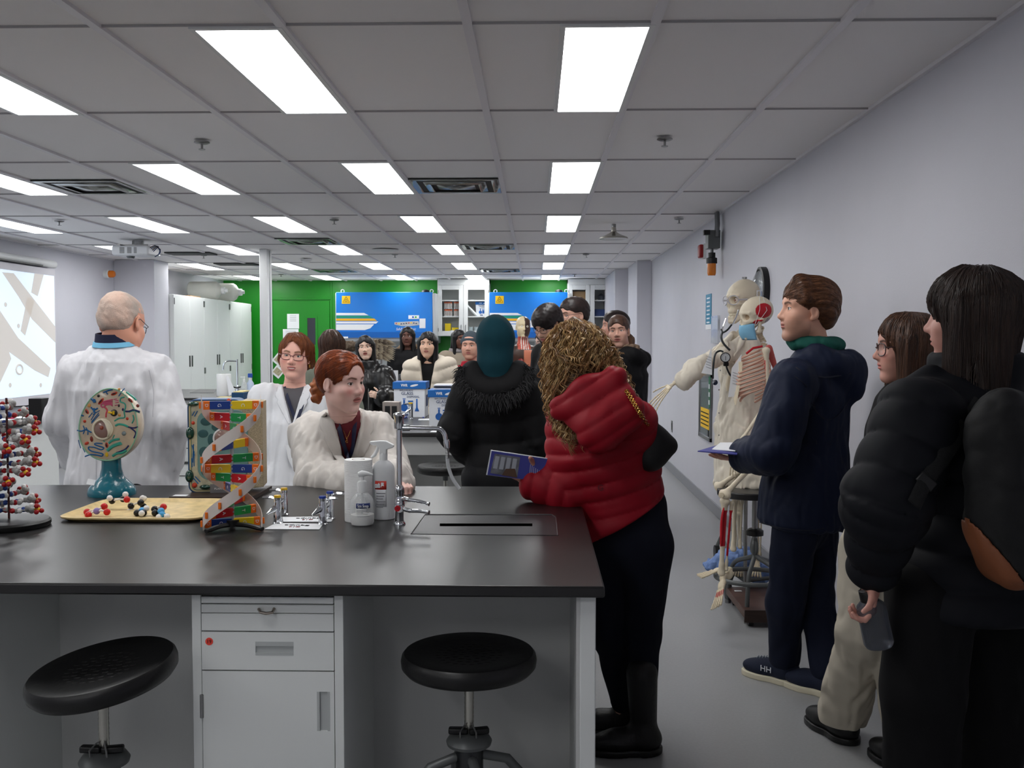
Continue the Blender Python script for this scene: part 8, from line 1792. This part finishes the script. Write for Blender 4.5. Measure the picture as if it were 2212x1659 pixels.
# ================================================================ DNA ball model (left edge)
c=PZ(20,1137,.91); c.x=P(20,1137,c.y).x; Yc=c.y
t=thing('atom_helix_model','tall ball and stick double helix model on round black stand at left edge','molecule model',c)
MB().lathe([(.001,.0),(.118,0),(.122,.006),(.122,.016),(.116,.022),(.02,.026),(.001,.026)],c,n=56).build('base',BLK,t)
zt=P(20,880,Yc).z; MB().cyl(c+Vector((0,0,.02)),Vector((c.x,Yc,zt+.03)),.0035).build('centre_rod',mat('rod_rust',(70,30,28),.4),t)
ac={'g':mat('atom_grey',(165,165,162),.35),'r':mat('atom_dark_red',(165,22,30),.3),'w':ATM['W'],'b':mat('atom_deep_blue',(35,65,140),.3),'y':mat('atom_yellow',(228,178,30),.3)}
rg=np.random.RandomState(4); n=14; z0=c.z+.05; dz=(zt-z0)/(n-1)
parts={}
for i in range(n):
    zz=z0+dz*i; a0=.3+i*.62; 
    M_=MB(); KS='grwby'
    def sp_(kk,*a): M_.cur=KS.index(kk); M_.sph(*a)
    for sd in(0,1):
        a=a0+sd*2.45; u=Vector((math.cos(a),math.sin(a),0)); v=Vector((-math.sin(a),math.cos(a),0)); C=Vector((c.x,Yc,zz)); p=C+u*.082
        M_.cur=0; M_.tube([C,C+u*.06,p],.0035,6); sp_('y',p,.0095,10)
        for dd in(v*.011+Vector((0,0,.007)),-v*.008+Vector((0,0,.013)),u*.013+Vector((0,0,-.004)),-v*.012-Vector((0,0,.006))): sp_('r',p+dd,.0082,10)
        q=p+v*-.012-u*.014+Vector((0,0,.004))
        for k in range(4): sp_('g',q+u*(-.010*(k%2))+v*(-.008*(k//2))+Vector((0,0,.004*k-.006)),.0088,10)
        sp_('w',q+Vector((0,0,.012)),.0085,8)
        for k in range(5):
            r=.052-.0105*k; cc='gbwgr'[(k+i+sd)%5] if k else 'g'; sp_(cc,C+u*r+v*rg.uniform(-.006,.006)+Vector((0,0,rg.uniform(-.003,.003))),.0088,10)
        sp_('b',C+u*.028+v*.009,.0078,8)
    M_.build('base_pair',[ac[k] for k in KS],t)
# ================================================================ letter helix model
c=PZ(503,1143,.91); Yc=c.y; k=Yc/FPX
t=thing('letter_helix_model','colourful plastic double helix model with lettered bars on black three legged foot','molecule model',c)
MB().tube([c+Vector((0,0,.01)),c+Vector((.0,0,.03))],.02,12).build('hub',BLK,t)
for ex,ey,n in((445,1148,1),(567,1143,1),(500,1120,1)):
    e=PZ(ex,ey-2,.92); e.z=.917; MB().tube(cr([c+Vector((0,0,.015)),c.lerp(e,.5)+Vector((0,0,.012)),e+Vector((0,0,.0))]),[.011]*11+[.008,.010],8,flat=.7).build('foot',BLK,t)
MB().cyl(c+Vector((0,0,.02)),(c.x,Yc,P(503,872,Yc).z),.006).build('column',mat('clear_rod',(200,205,210),.2,alpha=.5),t)
LC={'G':mat('bar_blue',(22,60,140),.35),'C':mat('bar_yellow',(240,205,20),.35),'A':mat('bar_red',(196,22,32),.35),'T':mat('bar_green',(25,150,75),.35)}
ORN=mat('clip_orange',(245,120,25),.4); LT=mat('bar_letter',(235,235,240),.5)
bars=[(875,'G','C',.10),(901,'A','T',.30),(922,'A','T',.66),(960,'C','G',-.72),(990,'T','A',-.05),(1012,'G','C',.38),(1032,'A','T',.95),(1055,'C','G',-1.0),(1082,'T','A',-.32),(1105,'A','T',.05),(1128,'G','C',.60)]
# continuous winding: angle of each rung grows with depth down the column
Rr_=62*k; ztop=P(503,875,Yc).z; zbot=P(503,1130,Yc).z
W_=.0115
nb_=len(bars)
def ang_at(zz): 
    u=(ztop-zz)/(ztop-zbot); return -.20+u*2*PI*.985
for i,(py,l1,l2,_) in enumerate(bars):
    zz=P(503,py,Yc).z; a=ang_at(zz); u=Vector((math.cos(a),-math.sin(a)*1.0,0)); Cc=Vector((c.x,Yc,zz)); nrm_=Vector((u.y,-u.x,0)); 
    tilt=Vector((0,0,.0))
    for sg,l in((-1,l1),(1,l2)):
        d=u*sg; R=Matrix((u,nrm_,Vector((0,0,1)))).transposed()
        b=MB().cbox(Cc+d*(.002+Rr_*.36),(Rr_*.70,.012,.026),R).build('base_bar',LC[l],t,bevel=.0012)
        MB().cbox(Cc+d*(Rr_*.83),(Rr_*.22,.013,.0265),R).build('orange_end',ORN,b,bevel=.001)
        e=MB().cbox(Cc+d*(Rr_+.005),(.006,.009,.020),R).build('orange_peg',ORN,t,bevel=.0015)
        kn_=MB()
        for q in range(2): kn_.cbox(Cc+d*.004+Vector((0,0,-.006+.012*q)),(.010,.0125,.005),R)
        kn_.build('joint_teeth',LC[l],b)
        fn=-1 if nrm_.y>0 else 1; f=nrm_*fn*.0066
        rt=Vector((0,0,1))*sg; up_=-u*fn*sg*1.0
        if abs(nrm_.y)>.35:
            text(l,LT,b,Cc+d*(Rr_*.40)+f,.011,right=Vector((0,0,-1)),up=u*(1 if (Vector((0,0,-1)).cross(u)).dot(f)>0 else -1),name='letter',ext=.0003)
            text('D',LT,b,Cc+d*(Rr_*.83)+f,.010,right=Vector((0,0,-1)),up=u*(1 if (Vector((0,0,-1)).cross(u)).dot(f)>0 else -1),name='letter',ext=.0003)
STR=mat('helix_strip',(232,222,214),.4,alpha=.96)
for sg in(-1,1):
    s=MB(); N=140; z0=ztop+.012; z1=zbot-.014
    def fp(i,j):
        zz=z0+(z1-z0)*i; a=ang_at(zz); r=Rr_+.0005; return Vector((c.x+sg*math.cos(a)*r,Yc-sg*math.sin(a)*r,zz+(j-.5)*.040))
    s.grid(fp,N,2); s.build('backbone_strip',STR,t,fix=False,solid=.0012,smooth=False)
# desk things at left
dz=.91
c=PZ(84,906,.91); Yd=7.0; a=P(62,903,Yd); b=P(90,861,Yd)
t=thing('power_adapter_box','black upright box with cables on the demonstration desk','box',((a.x+b.x)/2,Yd+.06,.91)); B(a.x,b.x,Yd,Yd+.12,.91,b.z).build('housing',BLK,t,bevel=.003)
MB().tube(cr([(a.x,Yd+.03,b.z-.05),(a.x-.04,Yd,b.z-.055),(a.x-.15,Yd-.05,b.z-.05),(a.x-.3,Yd-.1,b.z+.02)]),.004,6).build('cable',BLK,t); MB().tube(cr([(a.x,Yd+.02,b.z-.07),(a.x-.04,Yd-.02,.93),(a.x+.02,Yd-.05,.915),(a.x+.12,Yd-.04,.915),(b.x+.03,Yd-.02,.915)]),.003,6).build('cable',BLK,t)
a=P(98,898,7.1); MB().cyl((a.x,7.1,.91),(a.x,7.1,P(98,880,7.1).z),.014).single('metal_cylinder',CHROME,'short chrome cylinder on demonstration desk beside the black box','cylinder')
a=P(110,880,7.3); B(a.x-.06,a.x+.06,7.3,7.4,.91,.94).single('tape_roll_box',mat('orange_brown',(190,110,80),.5),'small orange brown item on demonstration desk behind the man','box')
a=PZ(50,905,.91); MB().sph((a.x,a.y,.918),(.08,.05,.012),14).single('white_glove',PAPER,'small white crumpled item on demonstration desk left of black box','glove')
a=PZ(12,906,.91); t=thing('marker_pen','pink capped marker lying on white sheet at left edge of desk','marker',(a.x,a.y,.914)); MB().cyl((a.x-.07,a.y,.925),(a.x+.06,a.y,.925),.009).build('barrel',WHITE,t); MB().cyl((a.x+.02,a.y,.925),(a.x+.065,a.y,.925),.012).build('cap',mat('cap_pink',(200,30,85),.4),t)
B(a.x-.2,a.x+.08,a.y-.1,a.y+.12,.911,.914).single('paper_sheet',PAPER,'white sheet under the pink capped marker on the desk','paper')
# ---------------------------------------------------------------- world and view
w=bpy.data.worlds.new('world'); bpy.context.scene.world=w; w.use_nodes=True
w.node_tree.nodes['Background'].inputs[0].default_value=(.5,.52,.6,1); w.node_tree.nodes['Background'].inputs[1].default_value=.1
sc=bpy.context.scene; sc.view_settings.view_transform='Standard'; sc.view_settings.look='None'; sc.view_settings.exposure=.3; sc.view_settings.gamma=1
